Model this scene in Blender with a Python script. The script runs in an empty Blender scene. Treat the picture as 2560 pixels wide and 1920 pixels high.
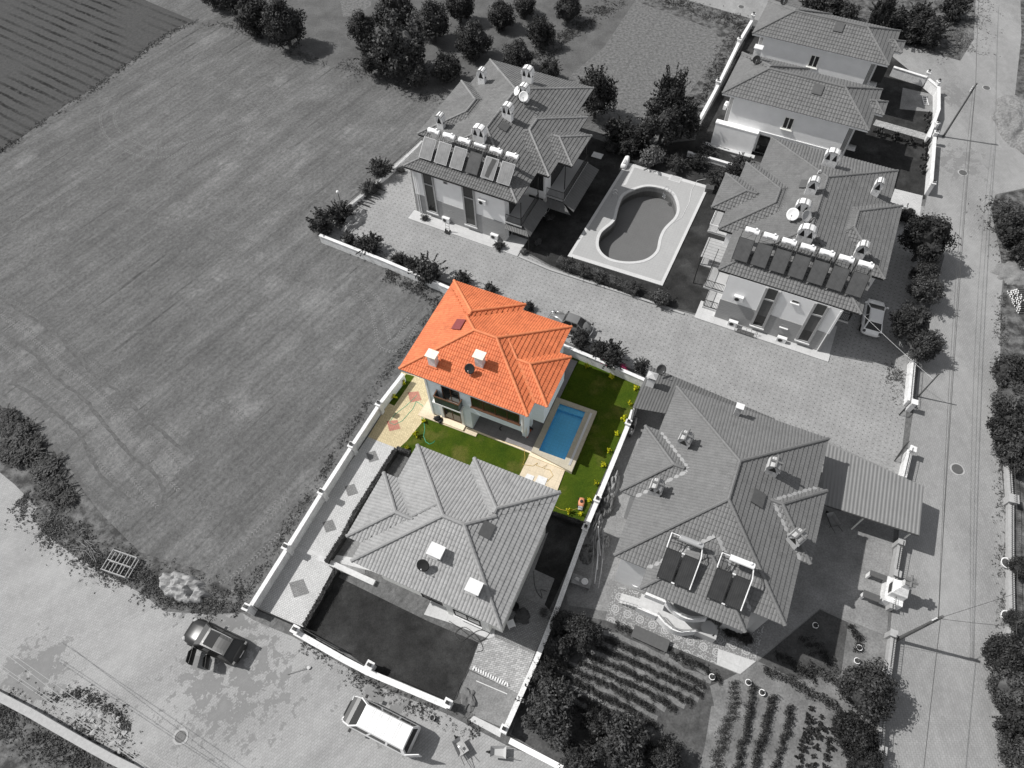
import bpy, bmesh, math, random
from mathutils import Vector as V, Matrix, noise as mnoise
R = math.radians
random.seed(7)
SC = bpy.context.scene
COL = SC.collection
# ---------------------------------------------------------------- camera, light
CAM_H, FPX, PITCH, ROLL = 50.0, 1750.0, R(32), R(-2.5)
cd = bpy.data.cameras.new('camera'); cam = bpy.data.objects.new('camera', cd); COL.objects.link(cam)
cd.sensor_fit = 'HORIZONTAL'; cd.sensor_width = 36; cd.lens = 36 * FPX / 2560; cd.clip_end = 2000; cd.clip_start = .5
CM = Matrix.Rotation(PITCH, 4, 'X') @ Matrix.Rotation(ROLL, 4, 'Z')
cam.matrix_world = Matrix.Translation((0, 0, CAM_H)) @ CM
SC.camera = cam
SUN_AZ, SUN_EL = R(162.5), R(50.5)
sd = V((math.cos(SUN_EL) * math.cos(SUN_AZ), math.cos(SUN_EL) * math.sin(SUN_AZ), math.sin(SUN_EL)))
sl = bpy.data.lights.new('sun', 'SUN'); sl.energy = 3.9; sl.angle = R(.5); sl.color = (1, .985, .96)
so = bpy.data.objects.new('sun', sl); COL.objects.link(so); so.rotation_euler = sd.to_track_quat('Z', 'Y').to_euler()
so.location = sd * 100
w = bpy.data.worlds.new('World'); SC.world = w; w.use_nodes = True
wn = w.node_tree.nodes; wl = w.node_tree.links
sky = wn.new('ShaderNodeTexSky'); sky.sky_type = 'NISHITA'; sky.sun_disc = False
sky.sun_elevation = SUN_EL; sky.sun_rotation = math.pi / 2 - SUN_AZ
hs = wn.new('ShaderNodeHueSaturation'); hs.inputs['Saturation'].default_value = .12
wl.new(sky.outputs[0], hs.inputs['Color']); wl.new(hs.outputs[0], wn['Background'].inputs[0])
wn['Background'].inputs[1].default_value = .10
SC.view_settings.view_transform = 'Standard'; SC.view_settings.look = 'None'
SC.view_settings.exposure = .3; SC.view_settings.gamma = 1
# ---------------------------------------------------------------- rays: a point of the photo on the plane at height z
M3 = CM.to_3x3()
def ray(p): return M3 @ V((p[0] - 1280, -(p[1] - 960), -FPX))
def P(p, z=0.0):
    r = ray(p); k = (z - CAM_H) / r.z
    return V((r.x * k, r.y * k, z))
def tile(ox, oy, wd=860):
    s = wd / 2212
    return lambda x, y: (ox + x * s, oy + y * s)
TA, TB, TC = tile(0, 0), tile(850, 0), tile(1700, 0)
TD, TE, TF = tile(0, 640), tile(850, 640), tile(1700, 640)
TG, TH, TI = tile(0, 1280), tile(850, 1280), tile(1700, 1280)
DD = tile(0, 0, 2560)
Z1, Z2, Z3, Z4, Z5, Z6, Z7, Z8 = tile(980, 680, 520), tile(980, 900, 520), tile(1000, 140, 500), tile(1740, 350, 520), tile(1740, 540, 520), tile(840, 1100, 620), tile(1500, 900, 620), tile(1480, 1300, 620)
# ---------------------------------------------------------------- materials
def newmat(name, col=(.3, .3, .3), rough=.8, metal=0.0, spec=.3):
    m = bpy.data.materials.new(name); m.use_nodes = True
    b = m.node_tree.nodes['Principled BSDF']
    if not isinstance(col, tuple): col = (col, col, col)
    b.inputs['Base Color'].default_value = (*col, 1); b.inputs['Roughness'].default_value = rough
    b.inputs['Metallic'].default_value = metal; b.inputs['Specular IOR Level'].default_value = spec
    return m
def g3(c): return c if isinstance(c, tuple) else (c, c, c)
class NT:
    def __init__(s, m): s.m = m; s.n = m.node_tree.nodes; s.l = m.node_tree.links; s.b = s.n['Principled BSDF']
    def new(s, t, **k):
        x = s.n.new(t)
        for a, v in k.items(): setattr(x, a, v)
        return x
    def put(s, node, i, v):
        if hasattr(v, 'node') or hasattr(v, 'is_output'): s.l.new(v, node.inputs[i])
        else: node.inputs[i].default_value = v
    def coord(s, rot=0, scale=(1, 1, 1), loc=(0, 0, 0)):
        g = s.new('ShaderNodeNewGeometry')
        mp = s.new('ShaderNodeMapping'); mp.vector_type = 'TEXTURE' if False else 'POINT'
        r2 = s.new('ShaderNodeVectorRotate', rotation_type='Z_AXIS'); r2.inputs['Angle'].default_value = -rot
        s.l.new(g.outputs['Position'], r2.inputs['Vector'])
        s.l.new(r2.outputs[0], mp.inputs[0]); mp.inputs['Scale'].default_value = scale; mp.inputs['Location'].default_value = loc
        return mp.outputs[0]
    def noise(s, vec, scale, detail=4, rough=.6, dist=0):
        n = s.new('ShaderNodeTexNoise'); s.l.new(vec, n.inputs['Vector'])
        n.inputs['Scale'].default_value = scale; n.inputs['Detail'].default_value = detail; n.inputs['Roughness'].default_value = rough; n.inputs['Distortion'].default_value = dist
        return n.outputs['Fac']
    def ramp(s, f, a, b, lo=0., hi=1.):
        r = s.new('ShaderNodeMapRange'); r.clamp = True; s.l.new(f, r.inputs[0])
        r.inputs[1].default_value = a; r.inputs[2].default_value = b; r.inputs[3].default_value = lo; r.inputs[4].default_value = hi
        return r.outputs[0]
    def math(s, op, a, b=0., c=None):
        n = s.new('ShaderNodeMath', operation=op); s.put(n, 0, a); s.put(n, 1, b)
        if c is not None: s.put(n, 2, c)
        return n.outputs[0]
    def mix(s, f, a, b):
        n = s.new('ShaderNodeMix', data_type='RGBA'); s.put(n, 0, f)
        for i, v in ((6, a), (7, b)):
            if hasattr(v, 'is_output'): s.l.new(v, n.inputs[i])
            else: n.inputs[i].default_value = (*g3(v), 1)
        return n.outputs[2]
    def mul(s, col, f):
        n = s.new('ShaderNodeVectorMath', operation='SCALE'); s.l.new(col, n.inputs[0]); s.put(n, 3, f); return n.outputs[0]
    def base(s, c): s.l.new(c, s.b.inputs['Base Color'])
    def bump(s, h, st=.5, d=.05):
        n = s.new('ShaderNodeBump'); n.inputs['Strength'].default_value = st; n.inputs['Distance'].default_value = d
        s.l.new(h, n.inputs['Height']); s.l.new(n.outputs[0], s.b.inputs['Normal'])
def mnoisy(name, c1, c2, scale=3, rough=.85, bump=.3, detail=6, a=.3, b=.7, fine=None, spec=.2, bd=.03):
    m = newmat(name, c1, rough, spec=spec); t = NT(m); v = t.coord()
    f = t.noise(v, scale, detail); c = t.mix(t.ramp(f, a, b), c1, c2)
    h = f
    if fine:
        f2 = t.noise(v, fine, 3); c = t.mul(c, t.ramp(f2, .25, .75, .72, 1.28)); h = t.math('ADD', f, f2)
    t.base(c)
    if bump: t.bump(h, bump, bd)
    return m
def msep(t, v):
    s = t.new('ShaderNodeSeparateXYZ'); t.l.new(v, s.inputs[0]); return s.outputs[0], s.outputs[1]
def mbrick(name, c1, c2, mortar, rot, bw=.2, bh=.1, msize=.012, rough=.8, patch=.25, bump=.4, pscale=.35):
    m = newmat(name, c1, rough); t = NT(m); v = t.coord(rot)
    br = t.new('ShaderNodeTexBrick'); t.l.new(v, br.inputs['Vector'])
    for k, x in (('Color1', g3(c1)), ('Color2', g3(c2)), ('Mortar', g3(mortar))): br.inputs[k].default_value = (*x, 1)
    br.inputs['Scale'].default_value = 1; br.inputs['Mortar Size'].default_value = msize; br.inputs['Brick Width'].default_value = bw; br.inputs['Row Height'].default_value = bh
    br.inputs['Mortar Smooth'].default_value = .3
    f = t.noise(v, pscale, 6, .65); f2 = t.noise(v, 9, 3)
    c = t.mul(t.mul(br.outputs['Color'], t.ramp(f, .3, .7, 1 - patch, 1 + patch * .6)), t.ramp(f2, .3, .7, .9, 1.1))
    t.base(c); t.bump(br.outputs['Fac'], -bump, .01)
    return m
PL = R(50)      # direction of the ploughing
def m_field():
    m = newmat('field_soil', .15, .95, spec=.1); t = NT(m)
    v = t.coord(PL); vs = t.coord(PL, (.10, .7, 1)); vt = t.coord(PL, (.10, 2.2, 1)); vu = t.coord(PL, (.035, .9, 1))
    big = t.noise(t.coord(), .06, 4); patch = t.noise(vs, .8, 6, .62); st = t.noise(vt, 1.1, 4, .6); fine = t.noise(v, 3.2, 6, .75); grit = t.noise(v, 14, 4, .8)
    ln = t.noise(vu, 1.6, 3, .5)
    warp = t.noise(t.coord(), .35, 5, .7)
    c = t.mix(t.ramp(patch, .35, .7), .105, .15)
    dn = t.noise(t.coord(PL, (.35, .6, 1)), .9, 8, .7); dry = t.math('MULTIPLY', t.ramp(dn, .56, .68), t.ramp(big, .40, .58))
    for p, rad in ((TA(1600, 480), 3.5), (TA(1800, 540), 3), (TA(2040, 640), 4), (TA(1620, 740), 3), (TA(1320, 250), 4), (TD(180, 480), 3.5), (TD(330, 600), 2.5), (TD(160, 660), 3), (TD(560, 1040), 3.5), (TD(740, 1270), 4.5), (TD(1100, 1350), 4), (TD(1610, 950), 3.5), (TD(1760, 160), 4), (TD(2120, 330), 5.5), (TD(2000, 1480), 4), (TG(1300, 150), 3), (TA(180, 1020), 3)):
        q = P(p); d = t.new('ShaderNodeVectorMath', operation='DISTANCE'); gg = t.new('ShaderNodeNewGeometry'); t.l.new(gg.outputs['Position'], d.inputs[0]); d.inputs[1].default_value = q
        dry = t.math('MAXIMUM', dry, t.ramp(t.math('ADD', dn, t.ramp(d.outputs['Value'], rad * .1, rad, .10, -.22)), .47, .72))
    c = t.mix(t.math('MULTIPLY', dry, .62), c, .225)
    c = t.mul(c, t.ramp(st, .3, .62, .86, 1.08)); lm = t.math('MULTIPLY', t.ramp(ln, .30, .36, 1, 0), t.ramp(warp, .42, .58)); c = t.mul(c, t.math('SUBTRACT', 1, t.math('MULTIPLY', lm, .48)))
    c = t.mul(c, t.ramp(warp, .3, .7, .85, 1.15)); c = t.mul(c, t.ramp(fine, .25, .75, .55, 1.45)); c = t.mul(c, t.ramp(grit, .3, .7, .75, 1.25)); c = t.mul(c, t.ramp(big, .35, .65, .9, 1.12))
    t.base(c); t.bump(t.math('ADD', t.math('ADD', fine, grit), t.math('MULTIPLY', st, 1.0)), .8, .06)
    return m
def m_plough():
    m = newmat('dark_ploughed_soil', .07, .95, spec=.1); t = NT(m); v = t.coord(R(-34)); x, y = msep(t, v)
    wob = t.math('MULTIPLY', t.noise(v, .25, 3), .5)
    fr = t.math('FRACT', t.math('DIVIDE', t.math('ADD', y, wob), 1.25))
    d = t.math('ABSOLUTE', t.math('SUBTRACT', fr, .5))
    row = t.math('MULTIPLY', t.ramp(d, .10, .2, 1, 0), t.ramp(t.noise(v, 2.2, 4, .7), .35, .5))
    row = t.math('MULTIPLY', row, t.ramp(t.noise(v, .07, 2), .38, .55))
    f = t.noise(v, 2.5, 7, .75); c = t.mix(t.ramp(f, .3, .7), .05, .085); c = t.mul(c, t.ramp(t.noise(v, 13, 3), .3, .7, .8, 1.2))
    c = t.mix(row, c, .018); t.base(c); t.bump(f, .7, .06); return m
def m_dots(rot):
    m = newmat('drive_pavers', .3, .8); t = NT(m); v = t.coord(rot); x, y = msep(t, v); sx = sy = None
    def cell(a, s, wd):
        fr = t.math('ABSOLUTE', t.math('SUBTRACT', t.math('FRACT', t.math('DIVIDE', a, s)), .5)); return t.ramp(fr, wd * .6, wd, 1, 0)
    lines = t.math('MAXIMUM', cell(x, .225, .05), cell(y, .225, .05))
    dots = t.math('MULTIPLY', cell(x, .45, .115), cell(y, .45, .115))
    f = t.noise(v, .3, 6, .65); f2 = t.noise(v, 7, 3)
    vor = t.new('ShaderNodeTexVoronoi'); t.l.new(v, vor.inputs['Vector']); vor.inputs['Scale'].default_value = 3
    c = t.mix(t.ramp(f, .3, .7), .225, .30); c = t.mul(c, t.ramp(f2, .3, .7, .88, 1.12))
    c = t.mul(c, t.ramp(vor.outputs['Color'], 0, 1, .93, 1.07))
    c = t.mul(c, t.math('SUBTRACT', 1, t.math('MULTIPLY', lines, .32))); c = t.mul(c, t.math('SUBTRACT', 1, t.math('MULTIPLY', dots, .72)))
    st = t.ramp(t.noise(v, .9, 7, .75), .62, .7); c = t.mul(c, t.math('SUBTRACT', 1, t.math('MULTIPLY', st, .35)))
    t.base(c); return m
def m_road(name, rot, c1, c2, cen=None):
    m = newmat(name, c1, .85); t = NT(m); v = t.coord(rot)
    br = t.new('ShaderNodeTexBrick'); t.l.new(v, br.inputs['Vector'])
    for k, x in (('Color1', g3(c1)), ('Color2', g3(c2)), ('Mortar', g3(c1 * .78))): br.inputs[k].default_value = (*x, 1)
    br.inputs['Scale'].default_value = 1; br.inputs['Mortar Size'].default_value = .012; br.inputs['Brick Width'].default_value = .24; br.inputs['Row Height'].default_value = .16
    big = t.noise(t.coord(rot, (.25, 1, 1)), .2, 6, .65); mid = t.noise(v, 1.1, 6, .7); f = t.noise(v, 10, 3)
    c = t.mul(br.outputs['Color'], t.ramp(big, .3, .7, .8, 1.15)); c = t.mul(c, t.ramp(mid, .3, .7, .9, 1.1)); c = t.mul(c, t.ramp(f, .3, .7, .92, 1.08))
    # blown sand hides the joints in places
    sand = t.ramp(big, .5, .62); c = t.mix(t.math('MULTIPLY', sand, .55), c, t.mul(t.mix(.5, (c1, c1, c1), (c2, c2, c2)), t.ramp(mid, .3, .7, .9, 1.12)))
    if cen:
        # spilt building sand round the gate: irregular stains
        for (p, rad, thr) in cen:
            d = t.new('ShaderNodeVectorMath', operation='DISTANCE'); gg = t.new('ShaderNodeNewGeometry'); t.l.new(gg.outputs['Position'], d.inputs[0]); d.inputs[1].default_value = p
            fall = t.ramp(d.outputs['Value'], rad * .25, rad, .2, -.25)
            k = t.ramp(t.math('ADD', t.ramp(t.noise(v, 1.1, 9, .72), .32, .68), t.math('MULTIPLY', fall, 1.5)), thr + .12, thr + .17)
            c = t.mix(t.math('MULTIPLY', k, .8), c, t.mul(t.mix(.5, (.13, .13, .13), (.17, .17, .17)), t.ramp(mid, .3, .7, .85, 1.2)))
    t.base(c); t.bump(br.outputs['Fac'], -.3, .01); return m
def m_tile(name, c, c2, var=.12, rough=.65):
    """fired roof tile: each tile a little different"""
    m = newmat(name, c, rough, spec=.3); t = NT(m)
    tc = t.new('ShaderNodeTexCoord'); vo = t.new('ShaderNodeTexVoronoi'); t.l.new(tc.outputs['Object'], vo.inputs['Vector']); vo.inputs['Scale'].default_value = 3.2
    f = t.noise(tc.outputs['Object'], .5, 6, .65); f2 = t.noise(tc.outputs['Object'], 11, 4, .7)
    cc = t.mix(t.ramp(f, .32, .68), c, c2); cc = t.mul(cc, t.ramp(vo.outputs['Color'], 0, 1, 1 - var, 1 + var)); f3 = t.noise(tc.outputs['Object'], 1.7, 8, .75); cc = t.mul(cc, t.ramp(f2, .3, .7, .86, 1.14)); cc = t.mul(cc, t.ramp(f3, .3, .5, .84, 1.03))
    t.base(cc); return m
def m_leaf(name, lo, hi):
    m = newmat(name, lo, .6, spec=.25); t = NT(m); oi = t.new('ShaderNodeObjectInfo'); g = t.new('ShaderNodeNewGeometry')
    f = t.noise(t.coord(), 1.6, 3); c = t.mix(t.ramp(f, .3, .7), lo, hi); c = t.mul(c, t.ramp(oi.outputs['Random'], 0, 1, .75, 1.25))
    c = t.mul(c, t.ramp(g.outputs['Random Per Island'], 0, 1, .45, 1.8)); t.base(c); return m
def m_lawn(name, lo, hi, dry):
    m = newmat(name, lo, .95, spec=.08); t = NT(m); v = t.coord(); f = t.noise(v, .7, 6, .65); f2 = t.noise(v, 12, 5, .8); f3 = t.noise(v, .33, 4)
    c = t.mix(t.ramp(f, .3, .7), lo, hi); c = t.mix(t.ramp(f3, .52, .7, 0, .75), c, dry); c = t.mul(c, t.ramp(f2, .25, .75, .55, 1.45)); t.base(c)
    t.bump(f2, 1, .06); return m
def m_plain(name, c, rough=.7, metal=0., spec=.3, n=.12, scale=4):
    c = g3(c); m = newmat(name, c, rough, metal, spec); t = NT(m); tc = t.new('ShaderNodeTexCoord')
    f = t.noise(tc.outputs['Object'], scale, 6, .65); t.base(t.mul(t.mix(0., c, c), t.ramp(f, .3, .7, 1 - n, 1 + n))); return m
def m_siding():
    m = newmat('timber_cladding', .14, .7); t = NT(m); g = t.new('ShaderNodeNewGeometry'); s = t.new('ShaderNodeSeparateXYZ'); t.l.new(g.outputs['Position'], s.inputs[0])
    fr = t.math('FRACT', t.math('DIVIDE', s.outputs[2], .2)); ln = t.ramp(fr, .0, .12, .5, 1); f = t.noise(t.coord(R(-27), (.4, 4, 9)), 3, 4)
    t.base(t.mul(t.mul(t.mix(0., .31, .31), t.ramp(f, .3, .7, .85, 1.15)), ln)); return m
def m_water(name, tint, rough=.03):
    m = bpy.data.materials.new(name); m.use_nodes = True; n = m.node_tree.nodes; l = m.node_tree.links
    n.remove(n['Principled BSDF']); o = n['Material Output']
    tr = n.new('ShaderNodeBsdfTransparent'); tr.inputs[0].default_value = (*tint, 1); gl = n.new('ShaderNodeBsdfGlossy'); gl.inputs['Roughness'].default_value = rough
    fr = n.new('ShaderNodeFresnel'); fr.inputs[0].default_value = 1.33; mx = n.new('ShaderNodeMixShader'); no = n.new('ShaderNodeTexNoise'); no.inputs['Scale'].default_value = 3.5; no.inputs['Detail'].default_value = 3
    bp = n.new('ShaderNodeBump'); bp.inputs['Strength'].default_value = .25; bp.inputs['Distance'].default_value = .04
    l.new(no.outputs[0], bp.inputs['Height']); l.new(bp.outputs[0], gl.inputs['Normal']); l.new(bp.outputs[0], fr.inputs['Normal'])
    l.new(fr.outputs[0], mx.inputs[0]); l.new(tr.outputs[0], mx.inputs[1]); l.new(gl.outputs[0], mx.inputs[2]); l.new(mx.outputs[0], o.inputs[0]); return m
def m_glass(name, c=.02): return newmat(name, c, .08, spec=.6)
def m_slab(name, c, s, rot, line=.7, var=.1):
    m = newmat(name, c, .7); t = NT(m); v = t.coord(rot); x, y = msep(t, v)
    def cell(a): return t.ramp(t.math('ABSOLUTE', t.math('SUBTRACT', t.math('FRACT', t.math('DIVIDE', a, s)), .5)), .0, .025 / s, 1, 0)
    ln = t.math('MAXIMUM', cell(x), cell(y)); f = t.noise(v, 1.1, 7, .7); f2 = t.noise(v, 9, 3)
    cc = t.mul(t.mul(t.mix(0., c, c), t.ramp(f, .3, .7, 1 - var, 1 + var)), t.ramp(f2, .3, .7, .93, 1.07)); t.base(t.mul(cc, t.math('SUBTRACT', 1, t.math('MULTIPLY', ln, 1 - line)))); return m
def m_mosaic(rot):
    """terrace tiles with a printed ring pattern"""
    m = newmat('patterned_terrace_tile', .35, .7); t = NT(m); v = t.coord(rot); x, y = msep(t, v)
    def c(a, o): return t.math('SUBTRACT', t.math('FRACT', t.math('ADD', t.math('DIVIDE', a, .9), o)), .5)
    def ring(o):
        a, b = c(x, o), c(y, o); r = t.math('SQRT', t.math('ADD', t.math('MULTIPLY', a, a), t.math('MULTIPLY', b, b)))
        return t.math('MAXIMUM', t.ramp(t.math('ABSOLUTE', t.math('SUBTRACT', r, .27)), .03, .05, 1, 0), t.ramp(t.math('ABSOLUTE', t.math('SUBTRACT', r, .12)), .02, .04, 1, 0))
    vo = t.new('ShaderNodeTexVoronoi'); t.l.new(v, vo.inputs['Vector']); vo.inputs['Scale'].default_value = 9
    cc = t.mix(t.ramp(vo.outputs['Distance'], .25, .5), .33, .16); cc = t.mix(t.math('MULTIPLY', ring(0.), .7), cc, .42); t.base(cc); return m
G = {}
G['field'] = m_field(); G['plough'] = m_plough()
G['orchard'] = mnoisy('orchard_soil', .07, .12, .5, fine=6, bump=.6, detail=8)
G['weedy'] = mnoisy('weedy_soil', .04, .14, 1.3, fine=9, bump=.8, detail=9, a=.4, b=.62)
G['dry'] = mnoisy('mown_dry_grass', .085, .165, 3.2, fine=13, bump=.9, detail=10, a=.36, b=.64)
G['soil'] = mnoisy('garden_soil', .11, .2, .7, fine=7, bump=.6, detail=8)
G['darksoil'] = mnoisy('dark_garden_soil', .04, .09, .9, fine=8, bump=.7, detail=8)
G['cropsoil'] = mnoisy('crop_soil', .045, .10, 1.4, fine=7, bump=.6, detail=8)
G['track'] = mnoisy('pressed_soil', .07, .12, 2, fine=5, bump=.8)
G['tracklight'] = mnoisy('dry_pressed_soil', .155, .205, 2, fine=5, bump=.8)
G['sand'] = mnoisy('building_sand', .15, .22, 1.2, fine=10, bump=.5)
G['concrete'] = mnoisy('poured_concrete', .15, .26, .5, fine=9, bump=.1, detail=9)
G['dots'] = m_dots(R(-27))
G['road1'] = m_road('street_pavers', R(38), .275, .31, [(P(TG(1500, 1080)), 8.5, .56), (P(TH(300, 1150)), 6, .66), (P(TG(1420, 620)), 4.5, .5), (P(TG(220, 1040)), 4.2, .47)])
G['road2'] = m_road('lane_pavers', R(88), .245, .275, [(P(TC(1800, 1050)), 6, .62), (P(TC(1760, 620)), 4.5, .58)])
G['lawn_col'] = m_lawn('green_lawn', (.030, .058, .005), (.062, .088, .008), (.14, .125, .035))
G['lawn'] = m_lawn('grey_lawn', .020, .046, .075)
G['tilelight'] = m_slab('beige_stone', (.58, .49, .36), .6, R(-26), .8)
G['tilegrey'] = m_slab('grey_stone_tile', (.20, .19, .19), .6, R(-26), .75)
G['coping'] = m_slab('pool_coping_stone', (.42, .38, .30), .5, R(-26), .85)
G['marble'] = m_slab('pale_marble', (.72, .62, .46), .9, R(-26), .9)
G['apron'] = m_slab('pale_apron_concrete', .46, 1.2, R(-27), .85)
G['pdeck'] = m_slab('pool_deck_tile', .34, .33, R(-27), .9, .05)
G['pdeckedge'] = m_slab('pool_deck_border', .50, .5, R(-27), .9, .05)
G['beige_brick'] = mbrick('beige_block_paving', (.62, .52, .33), (.52, .43, .27), (.3, .25, .15), R(-26), .2, .1, .014, patch=.12)
G['white_brick'] = mbrick('white_block_paving', .48, .55, .25, R(-26), .2, .1, .014, patch=.12)
G['grey_brick'] = mbrick('grey_block_paving', .27, .42, .16, R(10), .25, .13, .014, patch=.2)
G['pink_brick'] = mbrick('red_block_paving', (.50, .22, .16), (.42, .19, .14), (.25, .12, .09), R(-26), .2, .1, .014)
G['dk_brick'] = mbrick('dark_block_paving', .19, .25, .1, R(-26), .2, .1, .014)
G['mosaic'] = m_mosaic(R(-26))
G['o_roof'] = m_tile('orange_clay_tile', (.60, .175, .072), (.50, .135, .055), .15)
G['o_ridge'] = m_tile('orange_ridge_tile', (.64, .21, .092), (.57, .18, .078), .1)
G['g_roof'] = m_tile('pale_grey_tile', .275, .25, .1); G['g_ridge'] = m_tile('pale_grey_ridge_tile', .26, .23, .05)
G['t_roof'] = m_tile('weathered_roof_tile', .145, .115, .16); G['t_ridge'] = m_tile('weathered_ridge_tile', .24, .17, .16)
G['r_roof'] = m_tile('mid_grey_tile', .145, .125, .12); G['r_ridge'] = m_tile('mid_grey_ridge_tile', .16, .13, .08)
G['b_roof'] = m_tile('slate_grey_tile', .15, .135, .08); G['b_ridge'] = m_tile('slate_ridge_tile', .15, .135, .05)
G['maroon'] = m_plain('maroon_hatch', (.20, .045, .045), .5)
G['mortar'] = m_plain('mortar_bedding', .30, .9)
G['hatch'] = m_plain('grey_hatch', .09, .5)
G['blue_wall'] = m_plain('pale_blue_render', (.78, .86, .90), .85, n=.04)
G['white'] = mnoisy('white_render', .56, .74, 2.2, fine=14, bump=.05, detail=8)
G['whiteC'] = m_plain('warm_white_render', (.80, .80, .77), .85, n=.06)
G['cream'] = m_plain('cream_render', .80, .85, n=.05, scale=1)
G['greywall'] = m_plain('grey_render', .40, .85, n=.06, scale=1)
G['siding'] = m_siding()
G['trim'] = m_plain('grey_trim', .34, .7); G['darkwood'] = m_plain('dark_timber', .035, .6); G['wood'] = m_plain('bare_timber', .22, .8, n=.3)
G['brownwood'] = m_plain('brown_frame', (.10, .045, .022), .5); G['brownslat'] = m_plain('brown_slat', (.26, .11, .045), .6)
G['capstone'] = m_plain('cap_stone', (.72, .68, .58), .8); G['capgrey'] = m_plain('grey_cap_stone', .62, .8, n=.12)
G['glass'] = m_glass('dark_glass', .018); G['glassb'] = m_glass('tinted_glass', (.03, .032, .03)); G['rail'] = newmat('railing_glass', (.05, .06, .06), .1, spec=.6)
G['black'] = m_plain('black_metal', .02, .45); G['rubber'] = m_plain('tyre_rubber', .018, .8); G['chrome'] = newmat('bright_metal', .7, .25, 1.)
G['whitep'] = m_plain('white_enamel', .78, .4, n=.04); G['plastic'] = m_plain('white_plastic', .7, .45, n=.05)
G['tank'] = m_plain('white_tank', .80, .35, n=.05); G['tankm'] = newmat('galvanised_steel', .55, .35, .6)
G['sticker'] = m_plain('tank_sticker', .30, .6); G['meta'] = m_plain('steel_frame', .05, .5)
def m_panel(name, c, line, spec=.6, rough=.2, sc=9.):
    m = newmat(name, c, rough, spec=spec); t = NT(m); tc = t.new('ShaderNodeTexCoord'); s = t.new('ShaderNodeSeparateXYZ'); t.l.new(tc.outputs['Object'], s.inputs[0])
    fr = t.math('FRACT', t.math('MULTIPLY', s.outputs[0], sc)); ln = t.ramp(fr, .0, .25, line, 1); f = t.noise(tc.outputs['Object'], 2.3, 5)
    t.base(t.mul(t.mul(t.mix(0., c, c), t.ramp(f, .3, .7, .8, 1.2)), ln)); return m
G['panel_l'] = m_panel('bright_solar_absorber', .20, .8, .8, .25, 5); G['panel_d'] = m_panel('dark_solar_absorber', .075, .7); G['panel_k'] = m_panel('black_solar_absorber', .03, 1.8, sc=8)
G['corr'] = m_plain('ribbed_sheet_roof', .17, .5, spec=.4, n=.06, scale=1.2); G['corr2'] = m_plain('lean_to_sheet_roof', .11, .55, n=.1, scale=1.5)
G['leaf'] = m_leaf('dark_foliage', .013, .034); G['leaf2'] = m_leaf('mid_foliage', .022, .055); G['leafw'] = m_leaf('weed_foliage', .035, .11); G['leafl'] = m_leaf('lighter_foliage', .055, .11)
G['leafy'] = m_leaf('yellow_green_foliage', (.34, .36, .01), (.45, .42, .02)); G['leafp'] = m_leaf('purple_flowers', (.22, .02, .06), (.30, .04, .12))
G['leafg'] = m_leaf('green_foliage', (.035, .08, .01), (.07, .13, .015)); G['bark'] = m_plain('bark', .07, .9, n=.3)
G['carblack'] = m_plain('black_car_paint', .013, .34, spec=.5, n=.02); G['carsilver'] = m_plain('grey_car_paint', .19, .22, .25, .6, .03); G['carwhite'] = m_plain('white_car_paint', .9, .3, spec=.6, n=.02)
G['glassl'] = newmat('pale_windscreen', .085, .2, spec=.5); G['vanwhite'] = m_plain('van_white_paint', .70, .35, spec=.5, n=.03)  # black car's windscreen has a lighter grey tint than its other panes
G['bluetile'] = m_slab('blue_pool_mosaic', (.22, .68, .95), .3, R(-26), .9, .05); G['greytile'] = m_slab('grey_pool_mosaic', .19, .25, R(-27), .9, .06)
G['water'] = m_water('pool_water', (.88, .97, 1.)); G['waterg'] = m_water('pool_water_grey', (.85, .85, .85))
G['tarp'] = m_plain('pale_tarpaulin', .27, .6, n=.2, scale=3); G['tarpd'] = m_plain('dark_tarpaulin', .12, .7, n=.25)
G['twin'] = m_plain('twin_house_render', .84, .85, n=.05, scale=1)
G['collar'] = m_plain('manhole_collar', .34, .9)
G['porch'] = m_plain('porch_paint', .5, .8)
G['rock'] = m_plain('broken_stone', .34, .9, n=.2); G['gravel'] = mnoisy('gravel_heap', .13, .28, 5, fine=12, bump=1, bd=.1)
G['hose'] = m_plain('green_hose', (.02, .30, .18), .5); G['cable'] = m_plain('yellow_cable', (.55, .38, .08), .6); G['dcable'] = m_plain('dark_cable', .05, .6)
G['terra'] = m_plain('rusty_orange_metal', (.36, .09, .035), .6); G['mower'] = m_plain('salmon_plastic', (.62, .27, .15), .5)
G['carp'] = m_plain('timber_pole', .10, .8, n=.25)
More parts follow.
